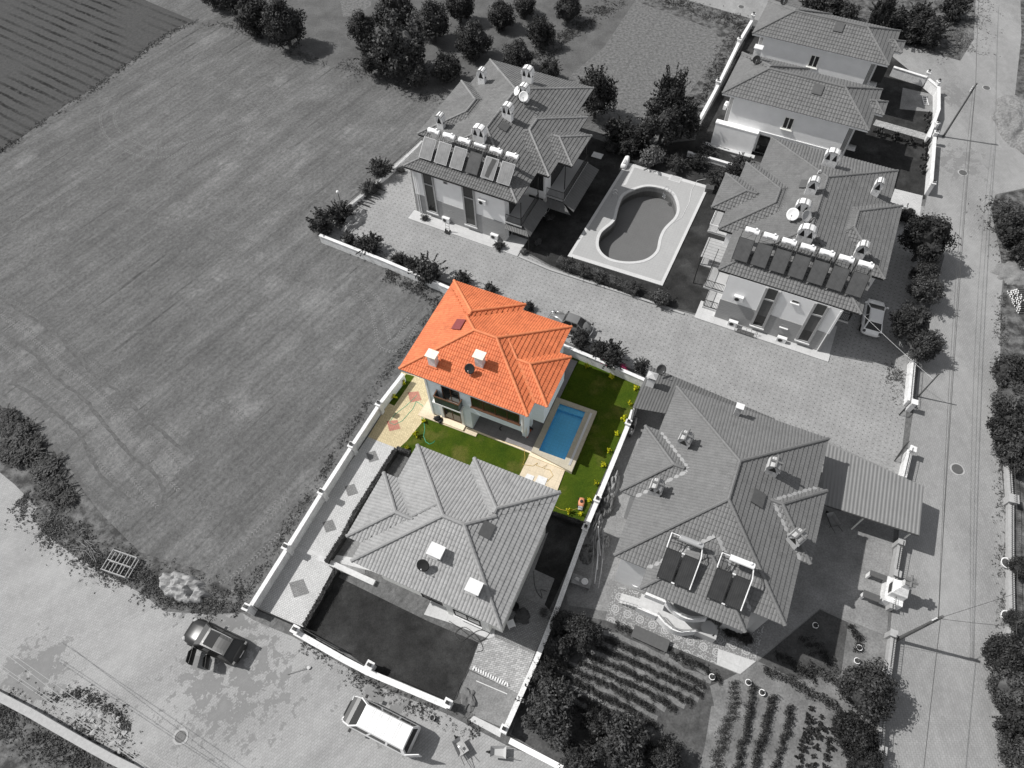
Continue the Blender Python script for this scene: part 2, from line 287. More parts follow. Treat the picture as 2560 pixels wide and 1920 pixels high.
# ---------------------------------------------------------------- mesh helpers
class MB:
    def __init__(s, M=None): s.v = []; s.f = []; s.M = M or Matrix.Identity(4)
    def add(s, vs, fs):
        n = len(s.v); s.v += [tuple(s.M @ V(x)) for x in vs]; s.f += [tuple(i + n for i in f) for f in fs]; return s
    def box(s, x0, y0, z0, x1, y1, z1):
        return s.add([(x0, y0, z0), (x1, y0, z0), (x1, y1, z0), (x0, y1, z0), (x0, y0, z1), (x1, y0, z1), (x1, y1, z1), (x0, y1, z1)],
                     [(0, 3, 2, 1), (4, 5, 6, 7), (0, 1, 5, 4), (1, 2, 6, 5), (2, 3, 7, 6), (3, 0, 4, 7)])
    def cbox(s, c, sz, rz=0, tilt=None):
        M = Matrix.Translation(c) @ Matrix.Rotation(rz, 4, 'Z')
        if tilt: M = M @ Matrix.Rotation(tilt[0], 4, 'X') @ Matrix.Rotation(tilt[1], 4, 'Y')
        x, y, z = sz[0] / 2, sz[1] / 2, sz[2] / 2
        return s.add([M @ V(p) for p in [(-x, -y, -z), (x, -y, -z), (x, y, -z), (-x, y, -z), (-x, -y, z), (x, -y, z), (x, y, z), (-x, y, z)]],
                     [(0, 3, 2, 1), (4, 5, 6, 7), (0, 1, 5, 4), (1, 2, 6, 5), (2, 3, 7, 6), (3, 0, 4, 7)])
    def prism(s, poly, z0, z1):
        n = len(poly); a = sum(poly[i][0] * poly[(i + 1) % n][1] - poly[(i + 1) % n][0] * poly[i][1] for i in range(n))
        if a < 0: poly = poly[::-1]
        vs = [(p[0], p[1], z0) for p in poly] + [(p[0], p[1], z1) for p in poly]
        return s.add(vs, [tuple(range(n))[::-1], tuple(range(n, 2 * n))] + [(i, (i + 1) % n, n + (i + 1) % n, n + i) for i in range(n)])
    def sheet(s, poly, z):
        n = len(poly); a = sum(poly[i][0] * poly[(i + 1) % n][1] - poly[(i + 1) % n][0] * poly[i][1] for i in range(n))
        if a < 0: poly = poly[::-1]
        return s.add([(p[0], p[1], z) for p in poly], [tuple(range(n))])
    def tube(s, pts, r, seg=6, r2=None, cap=True):
        pts = [V(p) for p in pts]; n = len(pts); vs = []; fs = []
        for i, p in enumerate(pts):
            d = (pts[min(i + 1, n - 1)] - pts[max(i - 1, 0)]); d = d.normalized() if d.length > 1e-6 else V((0, 0, 1))
            a = d.cross(V((0, 0, 1))) if abs(d.z) < .95 else d.cross(V((1, 0, 0))); a.normalize(); b = d.cross(a)
            rr = r if r2 is None else r + (r2 - r) * i / (n - 1)
            vs += [p + (a * math.cos(2 * math.pi * k / seg) + b * math.sin(2 * math.pi * k / seg)) * rr for k in range(seg)]
        for i in range(n - 1):
            for k in range(seg): fs.append((i * seg + k, i * seg + (k + 1) % seg, (i + 1) * seg + (k + 1) % seg, (i + 1) * seg + k))
        if cap: fs += [tuple(range(seg))[::-1], tuple(range((n - 1) * seg, n * seg))]
        return s.add(vs, fs)
    def loft(s, rings, cap=True):
        n = len(rings[0]); vs = [p for r in rings for p in r]; fs = []
        for i in range(len(rings) - 1):
            for k in range(n): fs.append((i * n + k, i * n + (k + 1) % n, (i + 1) * n + (k + 1) % n, (i + 1) * n + k))
        if cap: fs += [tuple(range(n))[::-1], tuple(range((len(rings) - 1) * n, len(rings) * n))]
        return s.add(vs, fs)
    def lathe(s, c, prof, seg=16):
        c = V(c); rings = [[c + V((r * math.cos(2 * math.pi * k / seg), r * math.sin(2 * math.pi * k / seg), z)) for k in range(seg)] for r, z in prof]
        return s.loft(rings)
    def blob(s, c, rad, seed=0, amp=.2, sub=2):
        bm = bmesh.new(); bmesh.ops.create_icosphere(bm, subdivisions=sub, radius=1); r = rad if isinstance(rad, (tuple, V)) else (rad,) * 3
        vs = [];
        for q in bm.verts:
            k = 1 + amp * mnoise.noise(q.co * 1.9 + V((seed * 3.1, seed * 1.7, 0))) * 2
            vs.append((c[0] + q.co.x * r[0] * k, c[1] + q.co.y * r[1] * k, c[2] + q.co.z * r[2] * k))
        fs = [tuple(x.index for x in f.verts) for f in bm.faces]; bm.free(); return s.add(vs, fs)
    def build(s, name, m=None, parent=None, smooth=False, kind=None, label=None, cat=None, group=None):
        me = bpy.data.meshes.new(name); me.from_pydata(s.v, [], s.f)
        if smooth: me.polygons.foreach_set('use_smooth', [True] * len(me.polygons))
        if m: me.materials.append(G[m] if isinstance(m, str) else m)
        me.update(); o = bpy.data.objects.new(name, me); COL.objects.link(o)
        if parent: o.parent = parent
        return tag(o, label, cat, group, kind)
def tag(o, label=None, cat=None, group=None, kind=None):
    if label: o['label'] = label
    if cat: o['category'] = cat
    if group: o['group'] = group
    if kind: o['kind'] = kind
    return o
def thing(name, label, cat, loc=(0, 0, 0), rz=0, group=None):
    o = bpy.data.objects.new(name, None); COL.objects.link(o); o.location = loc; o.rotation_euler = (0, 0, rz); o.empty_display_size = .3
    return tag(o, label, cat, group)
def copy_tree(o, parent=None):
    c = o.copy(); COL.objects.link(c)
    if parent: c.parent = parent
    for ch in [x for x in bpy.data.objects if x.parent == o]: copy_tree(ch, c)
    return c
def ground(name, m, px, z, zz=0.):
    mb = MB(); mb.sheet([P(p, zz) for p in px], z); return mb.build(name, m, kind='structure')
def T(f, *pts): return [f(*p) for p in pts]
# pool deck of the kidney pool (raised, with a hole)
def smooth_loop(pts, n=6):
    out = []; L = len(pts)
    for i in range(L):
        p0, p1, p2, p3 = pts[i - 1], pts[i], pts[(i + 1) % L], pts[(i + 2) % L]
        for k in range(n):
            u = k / n
            out.append(.5 * ((2 * p1) + (p2 - p0) * u + (2 * p0 - 5 * p1 + 4 * p2 - p3) * u * u + (3 * p1 - p0 - 3 * p2 + p3) * u ** 3))
    return out
ZK = tile(1400, 380, 400)
ko = smooth_loop([P(DD(*p), .12) for p in [(1388, 400), (1345, 418), (1330, 448), (1322, 475), (1293, 502), (1288, 535), (1310, 560), (1352, 570), (1395, 565), (1422, 545), (1430, 515), (1440, 495), (1463, 470), (1468, 445), (1455, 415), (1425, 402)]])
cen = sum(ko, V()) / len(ko)
def offs(loop, d):
    out = []; n = len(loop)
    for i, p in enumerate(loop):
        t = loop[(i + 1) % n] - loop[i - 1]; nn = V((t.y, -t.x, 0)).normalized()
        if (nn.dot(p - cen) < 0) and True: pass
        out.append(p + nn * d)
    return out
area = sum(ko[i].x * ko[(i + 1) % len(ko)].y - ko[(i + 1) % len(ko)].x * ko[i].y for i in range(len(ko)))
sg = 1 if area > 0 else -1
ki = offs(ko, -.28 * sg)
OP = [P(Z2(*p), .42) for p in [(1755, 395), (2180, 545), (1910, 1190), (1480, 970)]]
OI = [P(Z2(*p), .42) for p in [(1785, 460), (2058, 550), (1838, 1060), (1560, 960)]]
def fill_holes(quad, holes, z):
    bm = bmesh.new(); ed = []
    for lp in [quad] + holes:
        a = [bm.verts.new((p[0], p[1], z)) for p in lp]; ed += [bm.edges.new((a[i], a[(i + 1) % len(a)])) for i in range(len(a))]
    bmesh.ops.triangle_fill(bm, edges=ed, use_beauty=True, use_dissolve=False); bm.normal_update(); bm.verts.index_update()
    for f in bm.faces:
        if f.normal.z < 0: f.normal_flip()
    vs = [tuple(v.co) for v in bm.verts]; fs = [tuple(v.index for v in f.verts) for f in bm.faces]; bm.free(); return vs, fs
def deck_with_hole(q, h, z): return fill_holes(q, [h], z)
def ground(name, m, px, z, holes=None):
    mb = MB(); poly = [P(p) for p in px]
    if holes: mb.add(*fill_holes(poly, holes, z))
    else: mb.sheet(poly, z)
    return mb.build(name, m, kind='structure')
# ---------------------------------------------------------------- ground (sheets a few millimetres apart)
gm = MB(); gm.add(*fill_holes([(-400, -250), (400, -250), (400, 500), (-400, 500)], [ki, OI], 0)); gm.build('field', 'field', kind='structure')
def far(p, k=1.25, c=(1280, 1500)): return (c[0] + (p[0] - c[0]) * k, c[1] + (p[1] - c[1]) * k)
ground('ploughed_plot', 'plough', [(-700, -250), (560, -250), TA(930, 0), TA(1240, 130), TA(1100, 200), TA(870, 370), TA(640, 545), TA(430, 670), TA(0, 985), (-700, 800)], .004)
ground('orchard_ground', 'orchard', T(TA, (1760, -500), (1700, 0), (1900, 250), (2100, 420)) + T(TB, (180, 480), (420, 560), (560, 640), (980, 500), (1300, 640), (1700, 300), (1900, 0), (1950, -500)), .008)
ground('far_ground', 'dry', T(TB, (0, -500), (0, 0), (20, 110), (120, 90), (200, 40), (230, -500)), .010)
ground('mown_plot', 'dry', T(TB, (1400, 560), (1350, 380), (1480, 230), (1640, 110), (1830, 10), (2000, -10)) + T(TC, (0, 30), (200, 100), (430, 150), (240, 520), (110, 780)) + T(TB, (1960, 820), (1700, 760)), .006)
ground('verge_ground', 'weedy', T(TC, (-150, -60), (450, 110), (470, 170), (250, 540), (110, 800), (-30, 900), (0, 680), (120, 520), (200, 420), (280, 280), (210, 190), (0, 110), (-250, 20)), .013)
ground('verge_ground', 'weedy', T(TD, (-150, 820), (0, 960), (330, 1230), (560, 1540)) + T(TG, (640, 0), (900, 260), (1300, 380), (1560, 560), (1620, 640), (1300, 660), (1050, 610), (680, 400), (300, 150), (180, 20)) + T(TD, (250, 1640), (0, 1390), (-400, 1200)), .011)
ground('side_street', 'road2', T(TC, (-500, -160), (560, 150), (600, -200)), .016)
ground('far_yard', 'weedy', T(TC, (500, -200), (930, 60), (1230, 160), (1500, 290), (1800, 390), (1880, -200)), .018)
ground('side_street', 'road2', T(TC, (1330, 250), (1450, 290), (1600, 340), (1800, 390), (1900, 600), (1640, 540), (1560, 480), (1370, 420)), .021)
ground('lane', 'road2', T(TC, (1880, -300), (1900, 0), (1890, 250), (1800, 395), (1640, 530), (1600, 1200), (1560, 1400), (1700, 1646)) + T(TF, (1560, 500), (1500, 1000), (1440, 1400)) + T(TI, (1400, 200), (1340, 900), (1290, 1646), (1280, 2300), (3000, 2300), (3000, 1600), (2120, 1600), (2085, 1250), (2120, 850), (2085, 300)) + T(TF, (2090, 1600), (2040, 1100), (2060, 640), (2060, 300), (2085, 60)) + T(TC, (2080, 1600), (2030, 1250), (2500, 1150), (2600, 0), (2500, -300)), .014)
ground('far_side_plot', 'weedy', T(TC, (2180, -300), (2195, 230), (2150, 640), (2110, 830), (2190, 960), (2700, 900), (2700, -300)), .022)
ground('far_side_plot', 'weedy', T(TC, (2030, 1250), (2000, 1340), (2060, 1646)) + T(TF, (2080, 180), (2060, 600), (2030, 1000), (2090, 1640)) + T(TI, (2090, 300), (2120, 850), (2085, 1250), (2180, 1700), (3400, 1700), (3400, -200)) + T(TF, (3300, -400)) + T(TC, (3000, 1100)), .020)
ground('street', 'road1', T(TD, (-500, 1180), (0, 1392), (95, 1470), (240, 1620)) + T(TG, (200, 30), (300, 150), (480, 285), (700, 410), (920, 530), (1060, 640), (1350, 660), (1560, 650), (1640, 700), (1880, 800), (2212, 990)) + T(TH, (170, 1090), (690, 1300), (1070, 1500), (1450, 1650), (1900, 1900), (1700, 2700), (-3000, 2700)) + T(TG, (-1600, 1000)), .012)
ground('lower_plot', 'weedy', T(TG, (-1200, 620), (0, 1190), (830, 1660), (1200, 2300), (-1500, 2300)), .017)
ground('driveway', 'dots', [DD(*p) for p in [(690, 505), (765, 430), (880, 330), (905, 480), (1130, 545), (1190, 578), (1400, 655), (1510, 683), (1560, 640), (1700, 640), (1900, 600), (1935, 435), (2015, 450), (1990, 700), (1958, 885), (1944, 1010), (1925, 1120), (1760, 1010), (1560, 860), (1400, 812), (1240, 747), (985, 618), (880, 580)]], .024)
ground('lawn', 'lawn', [DD(*p) for p in [(1130, 540), (1190, 574), (1400, 650), (1512, 680), (1600, 520), (1640, 380), (1530, 300), (1340, 320), (1260, 290), (1190, 400)]], .028, [ki])
ground('lawn', 'lawn', [DD(*p) for p in [(1505, 290), (1560, 190), (1625, 60), (1900, 120), (1900, 100), (2010, 190), (2025, 300), (1998, 430), (1940, 440), (1640, 350), (1500, 312)]], .026)
ground('patio', 'concrete', [DD(*p) for p in [(1950, 190), (2018, 205), (2018, 243), (1943, 236)]], .032)
ground('path', 'grey_brick', T(TC, (1260, 770), (1620, 870), (1590, 905), (1240, 805)), .034)
ground('path', 'white_brick', T(TC, (1380, 1215), (1560, 1260), (1540, 1390), (1340, 1330)), .034)
# the coloured parcel
ground('lawn', 'lawn_col', T(TE, (310, 950), (480, 780), (560, 760), (1430, 590), (1945, 800), (1880, 990), (1560, 1720), (1340, 1640), (900, 1500), (410, 1240), (350, 1220)), .028, [OI])
ground('block_paving', 'beige_brick', T(TE, (395, 745), (310, 950), (180, 1165), (220, 1180), (375, 1240), (430, 1190), (585, 1000), (700, 850), (480, 770)), .033)
ground('lawn', 'lawn_col', T(TE, (425, 760), (480, 775), (350, 965), (310, 945)), .037)
for q in [(480, 905, 45), (345, 1090, 45)]:
    x, y, s = q; ground('paving_inset', 'pink_brick', T(TE, (x - s, y - s * .6), (x + s * .55, y - s * .75), (x + s, y + s * .5), (x - s * .6, y + s * .85)), .041)
ground('block_paving', 'white_brick', T(TE, (180, 1165), (375, 1240), (200, 1500), (100, 1646)) + T(TG, (2212, 130), (2090, 320), (2140, 370), (1950, 740), (1640, 620), (1800, 300), (2030, 0)), .033)
for k, x, y, s in [(TE, 210, 1290, 42), (TE, 75, 1505, 44), (TG, 2120, 90, 46), (TG, 1925, 490, 66)]:
    ground('paving_inset', 'dk_brick', T(k, (x - s, y - s * .5), (x + s * .4, y - s * .9), (x + s, y + s * .5), (x - s * .5, y + s * .95)), .041)
# grey house parcel
ground('lawn', 'lawn', T(TH, (0, 870), (175, 1000), (720, 1230), (760, 1150), (890, 840), (560, 700), (-170, 340), (-350, 700)), .030)
ground('lawn', 'lawn', T(TH, (1360, 0), (1590, 90), (1340, 640), (1240, 600), (1100, 400)), .030)
ground('yard_concrete', 'concrete', T(TH, (1340, 130), (1250, 370), (1380, 430), (1310, 610), (1100, 500), (1100, 300)), .036)
ground('yard_paving', 'dk_brick', T(TH, (1060, 440), (1320, 600), (1370, 660), (1250, 915), (850, 780), (900, 560)), .033)
ground('yard_paving', 'grey_brick', T(TH, (890, 850), (830, 1010), (1150, 1170), (1250, 915), (985, 800)), .039)
ground('sand_patch', 'sand', T(TH, (830, 1020), (770, 1160), (860, 1310), (1080, 1400), (1150, 1170)), .034)
ground('yard_apron', 'apron', T(TH, (-350, 220), (0, 330), (200, 380), (600, 540), (540, 660), (700, 710), (990, 830), (1000, 700), (400, 350)), .037)
ground('side_yard', 'concrete', T(TG, (2170, 330), (2320, 130)) + T(TH, (200, 60), (160, 400), (-30, 350)), .031)
ground('gate_sill', 'apron', T(TH, (860, 1310), (1040, 1400), (1030, 1450), (830, 1340)), .037)
# the big house parcel
ground('yard_concrete', 'concrete', T(TE, (1890, 980), (1640, 1560)) + T(TH, (1450, 520), (1470, 600), (1720, 640)) + T(Z8, (900, 1200), (1320, 1376)) + T(TI, (900, 620), (1090, 700), (1330, 800), (1370, 180), (1400, -150)) + T(TF, (1500, 1450), (940, 1190), (0, 800)), .026)
ground('garden_soil', 'soil', T(TH, (1450, 520), (1330, 790), (1180, 1220), (1090, 1430), (1340, 1590), (1900, 1900), (2212, 2100)) + T(TI, (600, 2300), (1270, 1900), (1290, 1646), (1330, 1050), (1340, 810), (900, 600), (200, 300)), .018)
ground('crop_bed', 'cropsoil', T(Z8, (115, 895), (720, 1130), (1290, 1370), (1200, 1420), (1050, 1480), (1090, 1659)) + T(TI, (200, 1250), (160, 1500), (110, 1700), (0, 2100)) + T(TH, (1100, 1430), (1180, 1200), (1330, 800), (1420, 640)), .021)
ground('dark_garden_soil', 'darksoil', T(TI, (900, 628), (1080, 710), (1035, 1050), (760, 1080), (500, 960)), .022)  # darker soil tone over this corner of the garden
ground('terrace', 'mosaic', T(Z8, (200, 585), (115, 890), (1320, 1375), (1460, 1255), (1540, 930), (1200, 900), (700, 720)), .045)
ground('terrace_edge', 'apron', T(Z8, (1125, 1150), (1110, 1290), (1320, 1375), (1460, 1262)), .051)
pool = thing('kidney_pool', 'kidney shaped swimming pool with a pale rim in the tiled deck', 'swimming pool')
def ring_mesh(a, b, za, zb):
    n = len(a); return [(p.x, p.y, za) for p in a] + [(p.x, p.y, zb) for p in b], [(i, (i + 1) % n, n + (i + 1) % n, n + i) for i in range(n)]
m = MB(); m.add(*ring_mesh(ko, ki, .15, .15)); m.add(*ring_mesh(ko, ko, .0, .15)); m.add(*ring_mesh(ki, ki, .15, -.1)); m.build('rim', 'pdeckedge', pool)
m = MB(); m.add(*ring_mesh(ki, ki, -.0, -1.2)); m.sheet(ki, -1.2); m.build('basin', 'greytile', pool)
m = MB(); m.sheet(ki, -.5); m.build('water_surface', 'waterg', pool)
dk = [P(DD(*p), .12) for p in [(1353, 350), (1532, 402), (1431, 617), (1226, 553)]]
m = MB()
m.add(*deck_with_hole(dk, ko, .12)); n0 = 4
for i in range(4):
    a, b = dk[i], dk[(i + 1) % 4]; m.add([(a.x, a.y, 0), (b.x, b.y, 0), (b.x, b.y, .12), (a.x, a.y, .12)], [(0, 1, 2, 3)])
m.build('deck', 'pdeck', pool)
m = MB(); dc = sum(dk, V()) / 4
di = [p + (dc - p).normalized() * .5 for p in dk]
for i in range(4): a, b, c_, d_ = dk[i], dk[(i + 1) % 4], di[(i + 1) % 4], di[i]; m.add([(a.x, a.y, .124), (b.x, b.y, .124), (c_.x, c_.y, .124), (d_.x, d_.y, .124)][::-1], [(0, 1, 2, 3)])
m.build('deck_border', 'pdeckedge', pool)
m = MB(); a, b = P(TB(1895, 1060), .12), P(TB(1830, 1190), .12); e = V((.35, .17, 0)) * .5; m.add([(p.x, p.y, .128) for p in (a - e, a + e, b + e, b - e)][::-1], [(0, 1, 2, 3)]); m.build('deck_strip', 'pdeckedge', pool)
# ---------------------------------------------------------------- houses
class House:
    """local frame: origin at the left front corner of the eaves, x along the front, y away from the camera"""
    def __init__(s, name, label, px, ang, ze, p, rects):
        o = P(px, ze); s.ang = R(ang); s.ze = ze; s.p = p; s.rects = rects
        s.e = thing(name, label, 'house', (o.x, o.y, 0), s.ang); s.W = Matrix.Translation((o.x, o.y, 0)) @ Matrix.Rotation(s.ang, 4, 'Z'); s.I = s.W.inverted()
        s.eye = s.I @ V((0, 0, CAM_H)); s.caps = []
    def d(s, px): return (s.I.to_3x3() @ ray(px))
    def oz(s, px, z): d = s.d(px); return s.eye + d * ((z - CAM_H) / d.z)
    def oy(s, px, y): d = s.d(px); return s.eye + d * ((y - s.eye.y) / d.y)
    def ox(s, px, x): d = s.d(px); return s.eye + d * ((x - s.eye.x) / d.x)
    def rh(s, x, y, skip=-1): return max([s.ze + s.p * min(x - r[0], r[2] - x, y - r[1], r[3] - y) for i, r in enumerate(s.rects) if i != skip] + [-9])
    def orf(s, px, lift=0):
        d = s.d(px).normalized(); t = 30
        while t < 120:
            q = s.eye + d * t; h = s.rh(q.x, q.y)
            if h > s.ze - .3 and q.z <= h + lift: return q
            t += .02
        return s.oz(px, s.ze)
    def w(s, x, y, z): return s.W @ V((x, y, z))
def make_roof(h, mr, mrd, wave=.2, amp=.028, course=.34, capr=.11, fascia='darkwood', valley=None, valley_l=True):
    cp = course * math.cos(math.atan(h.p)); step = .05
    m = MB(); vs = m.v; fs = m.f; k = wave / 4
    prof = [0, .8, 1, .8]
    for ri, (x0, y0, x1, y1) in enumerate(h.rects):
        cx, cy = x1 - x0, y1 - y0; half = min(cx, cy) / 2
        for (o, u, n, L) in (((x0, y0), (1, 0), (0, 1), cx), ((x1, y0), (0, 1), (-1, 0), cy), ((x1, y1), (-1, 0), (0, -1), cx), ((x0, y1), (0, -1), (1, 0), cy)):
            nt_ = int(math.ceil(half / cp)); nu = int(L / k) + 1
            def pt(ui, t, lift):
                uu = min(max(ui * k, t), L - t); t = t - .03 if t == 0 else t
                a = amp * prof[ui % 4]
                x = o[0] + u[0] * uu + n[0] * t; y = o[1] + u[1] * uu + n[1] * t
                return (x, y, h.ze + h.p * max(t, 0) + a + lift)
            for j in range(nt_):
                t0 = j * cp; t1 = min((j + 1) * cp, half - 1e-4)
                if t1 <= t0: continue
                base = len(vs); keep = []
                for ui in range(nu + 1):
                    vs.append(pt(ui, t0, .0)); vs.append(pt(ui, t0, step)); vs.append(pt(ui, t1, 0.))
                for ui in range(nu):
                    ua, ub = ui * k, (ui + 1) * k
                    if ub <= t0 or ua >= L - t0: continue
                    uc = min(max((ua + ub) / 2, t0), L - t0); tc = (t0 + t1) / 2
                    x = o[0] + u[0] * uc + n[0] * tc; y = o[1] + u[1] * uc + n[1] * tc; z = h.ze + h.p * tc; drop = False
                    for q, rr in enumerate(h.rects):
                        if q == ri: continue
                        hz = h.ze + h.p * min(x - rr[0], rr[2] - x, y - rr[1], rr[3] - y)
                        if hz > z + .16 or (abs(hz - z) < .012 and q < ri): drop = True; break
                    if drop: continue
                    a = base + ui * 3; b = a + 3
                    fs.append((a, b, b + 1, a + 1)); fs.append((a + 1, b + 1, b + 2, a + 2))
    # drop the vertices no face uses
    used = sorted({i for f in fs for i in f}); mp = {v: i for i, v in enumerate(used)}
    m.v = [vs[i] for i in used]; m.f = [tuple(mp[i] for i in f) for f in fs]
    roof = m.build('roof', mr, h.e); h.roof = roof
    def caps(a, b, ri):
        rd = MB(); a, b = V(a), V(b); L = (b - a).length; n = max(1, int(L / .36)); d = (b - a) / n
        nn = V((-d.y, d.x, 0)).normalized() * .3
        for i in range(n):
            c = a + d * (i + .5); hc = h.rh(c.x, c.y)
            if hc > c.z + .08 or hc - (h.rh(c.x + nn.x, c.y + nn.y) + h.rh(c.x - nn.x, c.y - nn.y)) / 2 < .03: continue
            if any((c - k).length < .17 for k in h.caps): continue
            h.caps.append(c)
            p0 = a + d * i; p1 = a + d * (i + 1.08); rd.tube([p0 + V((0, 0, .03)), p1 + V((0, 0, .05))], capr * 1.18, 8, capr * .95)
        if rd.v: rd.build('ridge_tiles', mrd, h.e)
    for ri, (x0, y0, x1, y1) in enumerate(h.rects):
        hf = min(x1 - x0, y1 - y0) / 2; z1 = h.ze + h.p * hf
        if x1 - x0 > y1 - y0: ra, rb = (x0 + hf, y0 + hf, z1), (x1 - hf, y0 + hf, z1); cs = ((x0, y0, ra), (x0, y1, ra), (x1, y0, rb), (x1, y1, rb))
        else: ra, rb = (x0 + hf, y0 + hf, z1), (x0 + hf, y1 - hf, z1); cs = ((x0, y0, ra), (x1, y0, ra), (x0, y1, rb), (x1, y1, rb))
        for x, y, q in cs:
            # a hip that starts inside another roof's face at the same height is no hip
            if any(j != ri and r[0] + .05 < x < r[2] - .05 and r[1] + .05 < y < r[3] - .05 for j, r in enumerate(h.rects)): continue
            # hip lying on a coplanar face of a larger roof: skip
            mid = ((x + q[0]) / 2, (y + q[1]) / 2)
            caps((x, y, h.ze), q, ri)
        caps(ra, rb, ri)
    fa = MB()
    for ri, (x0, y0, x1, y1) in enumerate(h.rects):
        e = .004 * ri; fa.box(x0 + .03, y0 + .03, h.ze - .2 - e, x1 - .03, y1 - .03, h.ze - .012 - e)
    fa.build('eaves', fascia, h.e)
    if valley:
        for (xa, ya, dx, dy, ln) in valley:
            vm = MB()
            n = V((-dy, dx, 0)).normalized() * .13; a = V((xa, ya, h.ze + .075)); b = V((xa + dx * ln, ya + dy * ln, h.ze + h.p * ln + .075))
            vm.loft([[a - n, a + n, a + n - V((0, 0, .05)), a - n - V((0, 0, .05))], [b - n, b + n, b + n - V((0, 0, .05)), b - n - V((0, 0, .05))]])
            vm.build('valley_gutter', valley_m(h), h.e)
def valley_m(h): return getattr(h, 'vm', 'mortar')
def panel_y(h, y, x0, z0, x1, z1, out=.04, depth=.05):
    return (x0, y - out, z0, x1, y - out + depth, z1)
def window(h, y, x0, z0, x1, z1, frame='brownwood', glass='glass', mull=(1, 0), sill=None, name='window', fw=.07):
    """a framed window in a wall facing -y; frame proud of the wall, pane sunk inside it"""
    m = MB(); o = .05
    m.box(x0, y - o, z0, x0 + fw, y + .02, z1); m.box(x1 - fw, y - o, z0, x1, y + .02, z1)
    m.box(x0 + fw, y - o, z0, x1 - fw, y + .02, z0 + fw); m.box(x0 + fw, y - o, z1 - fw, x1 - fw, y + .02, z1)
    for i in range(mull[0]): c = x0 + (x1 - x0) * (i + 1) / (mull[0] + 1); m.box(c - fw * .45, y - o + .004, z0 + fw, c + fw * .45, y + .018, z1 - fw)
    for i in range(mull[1]): c = z0 + (z1 - z0) * (i + 1) / (mull[1] + 1); m.box(x0 + fw, y - o + .008, c - fw * .45, x1 - fw, y + .016, c + fw * .45)
    f = m.build(name, frame, h.e)
    MB().box(x0 + fw, y - .018, z0 + fw, x1 - fw, y + .01, z1 - fw).build('pane', glass, f)
    if sill: MB().box(x0 - .08, y - .14, z0 - .09, x1 + .08, y + .01, z0 - .003).build('sill', sill, f)
    return f
def windowx(h, x, y0, z0, y1, z1, frame='brownwood', glass='glass', sgn=1, name='window', fw=.07):
    m = MB(); a, b = (x - .02, x + .05) if sgn > 0 else (x - .05, x + .02)
    m.box(a, y0, z0, b, y0 + fw, z1); m.box(a, y1 - fw, z0, b, y1, z1); m.box(a, y0 + fw, z0, b, y1 - fw, z0 + fw); m.box(a, y0 + fw, z1 - fw, b, y1 - fw, z1)
    f = m.build(name, frame, h.e); MB().box(min(a, b) + .015, y0 + fw, z0 + fw, max(a, b) - .015, y1 - fw, z1 - fw).build('pane', glass, f); return f
def cap_chimney(h, px, w=.62, d=.5, ht=1.35, body='white', cap='capstone', tw=.86, td=.74):
    q = h.orf(px); b = MB().box(q.x - w / 2, q.y, q.z - .3, q.x + w / 2, q.y + d, q.z + ht); c = b.build('chimney', body, h.e)
    MB().box(q.x - tw / 2, q.y + d / 2 - td / 2, q.z + ht, q.x + tw / 2, q.y + d / 2 + td / 2, q.z + ht + .07).build('cap', cap, c)
    MB().box(q.x - w / 2 - .12, q.y - .12, q.z + .02, q.x + w / 2 + .12, q.y - .002, q.z + .11).build('flashing', h.rm, c)
    return q
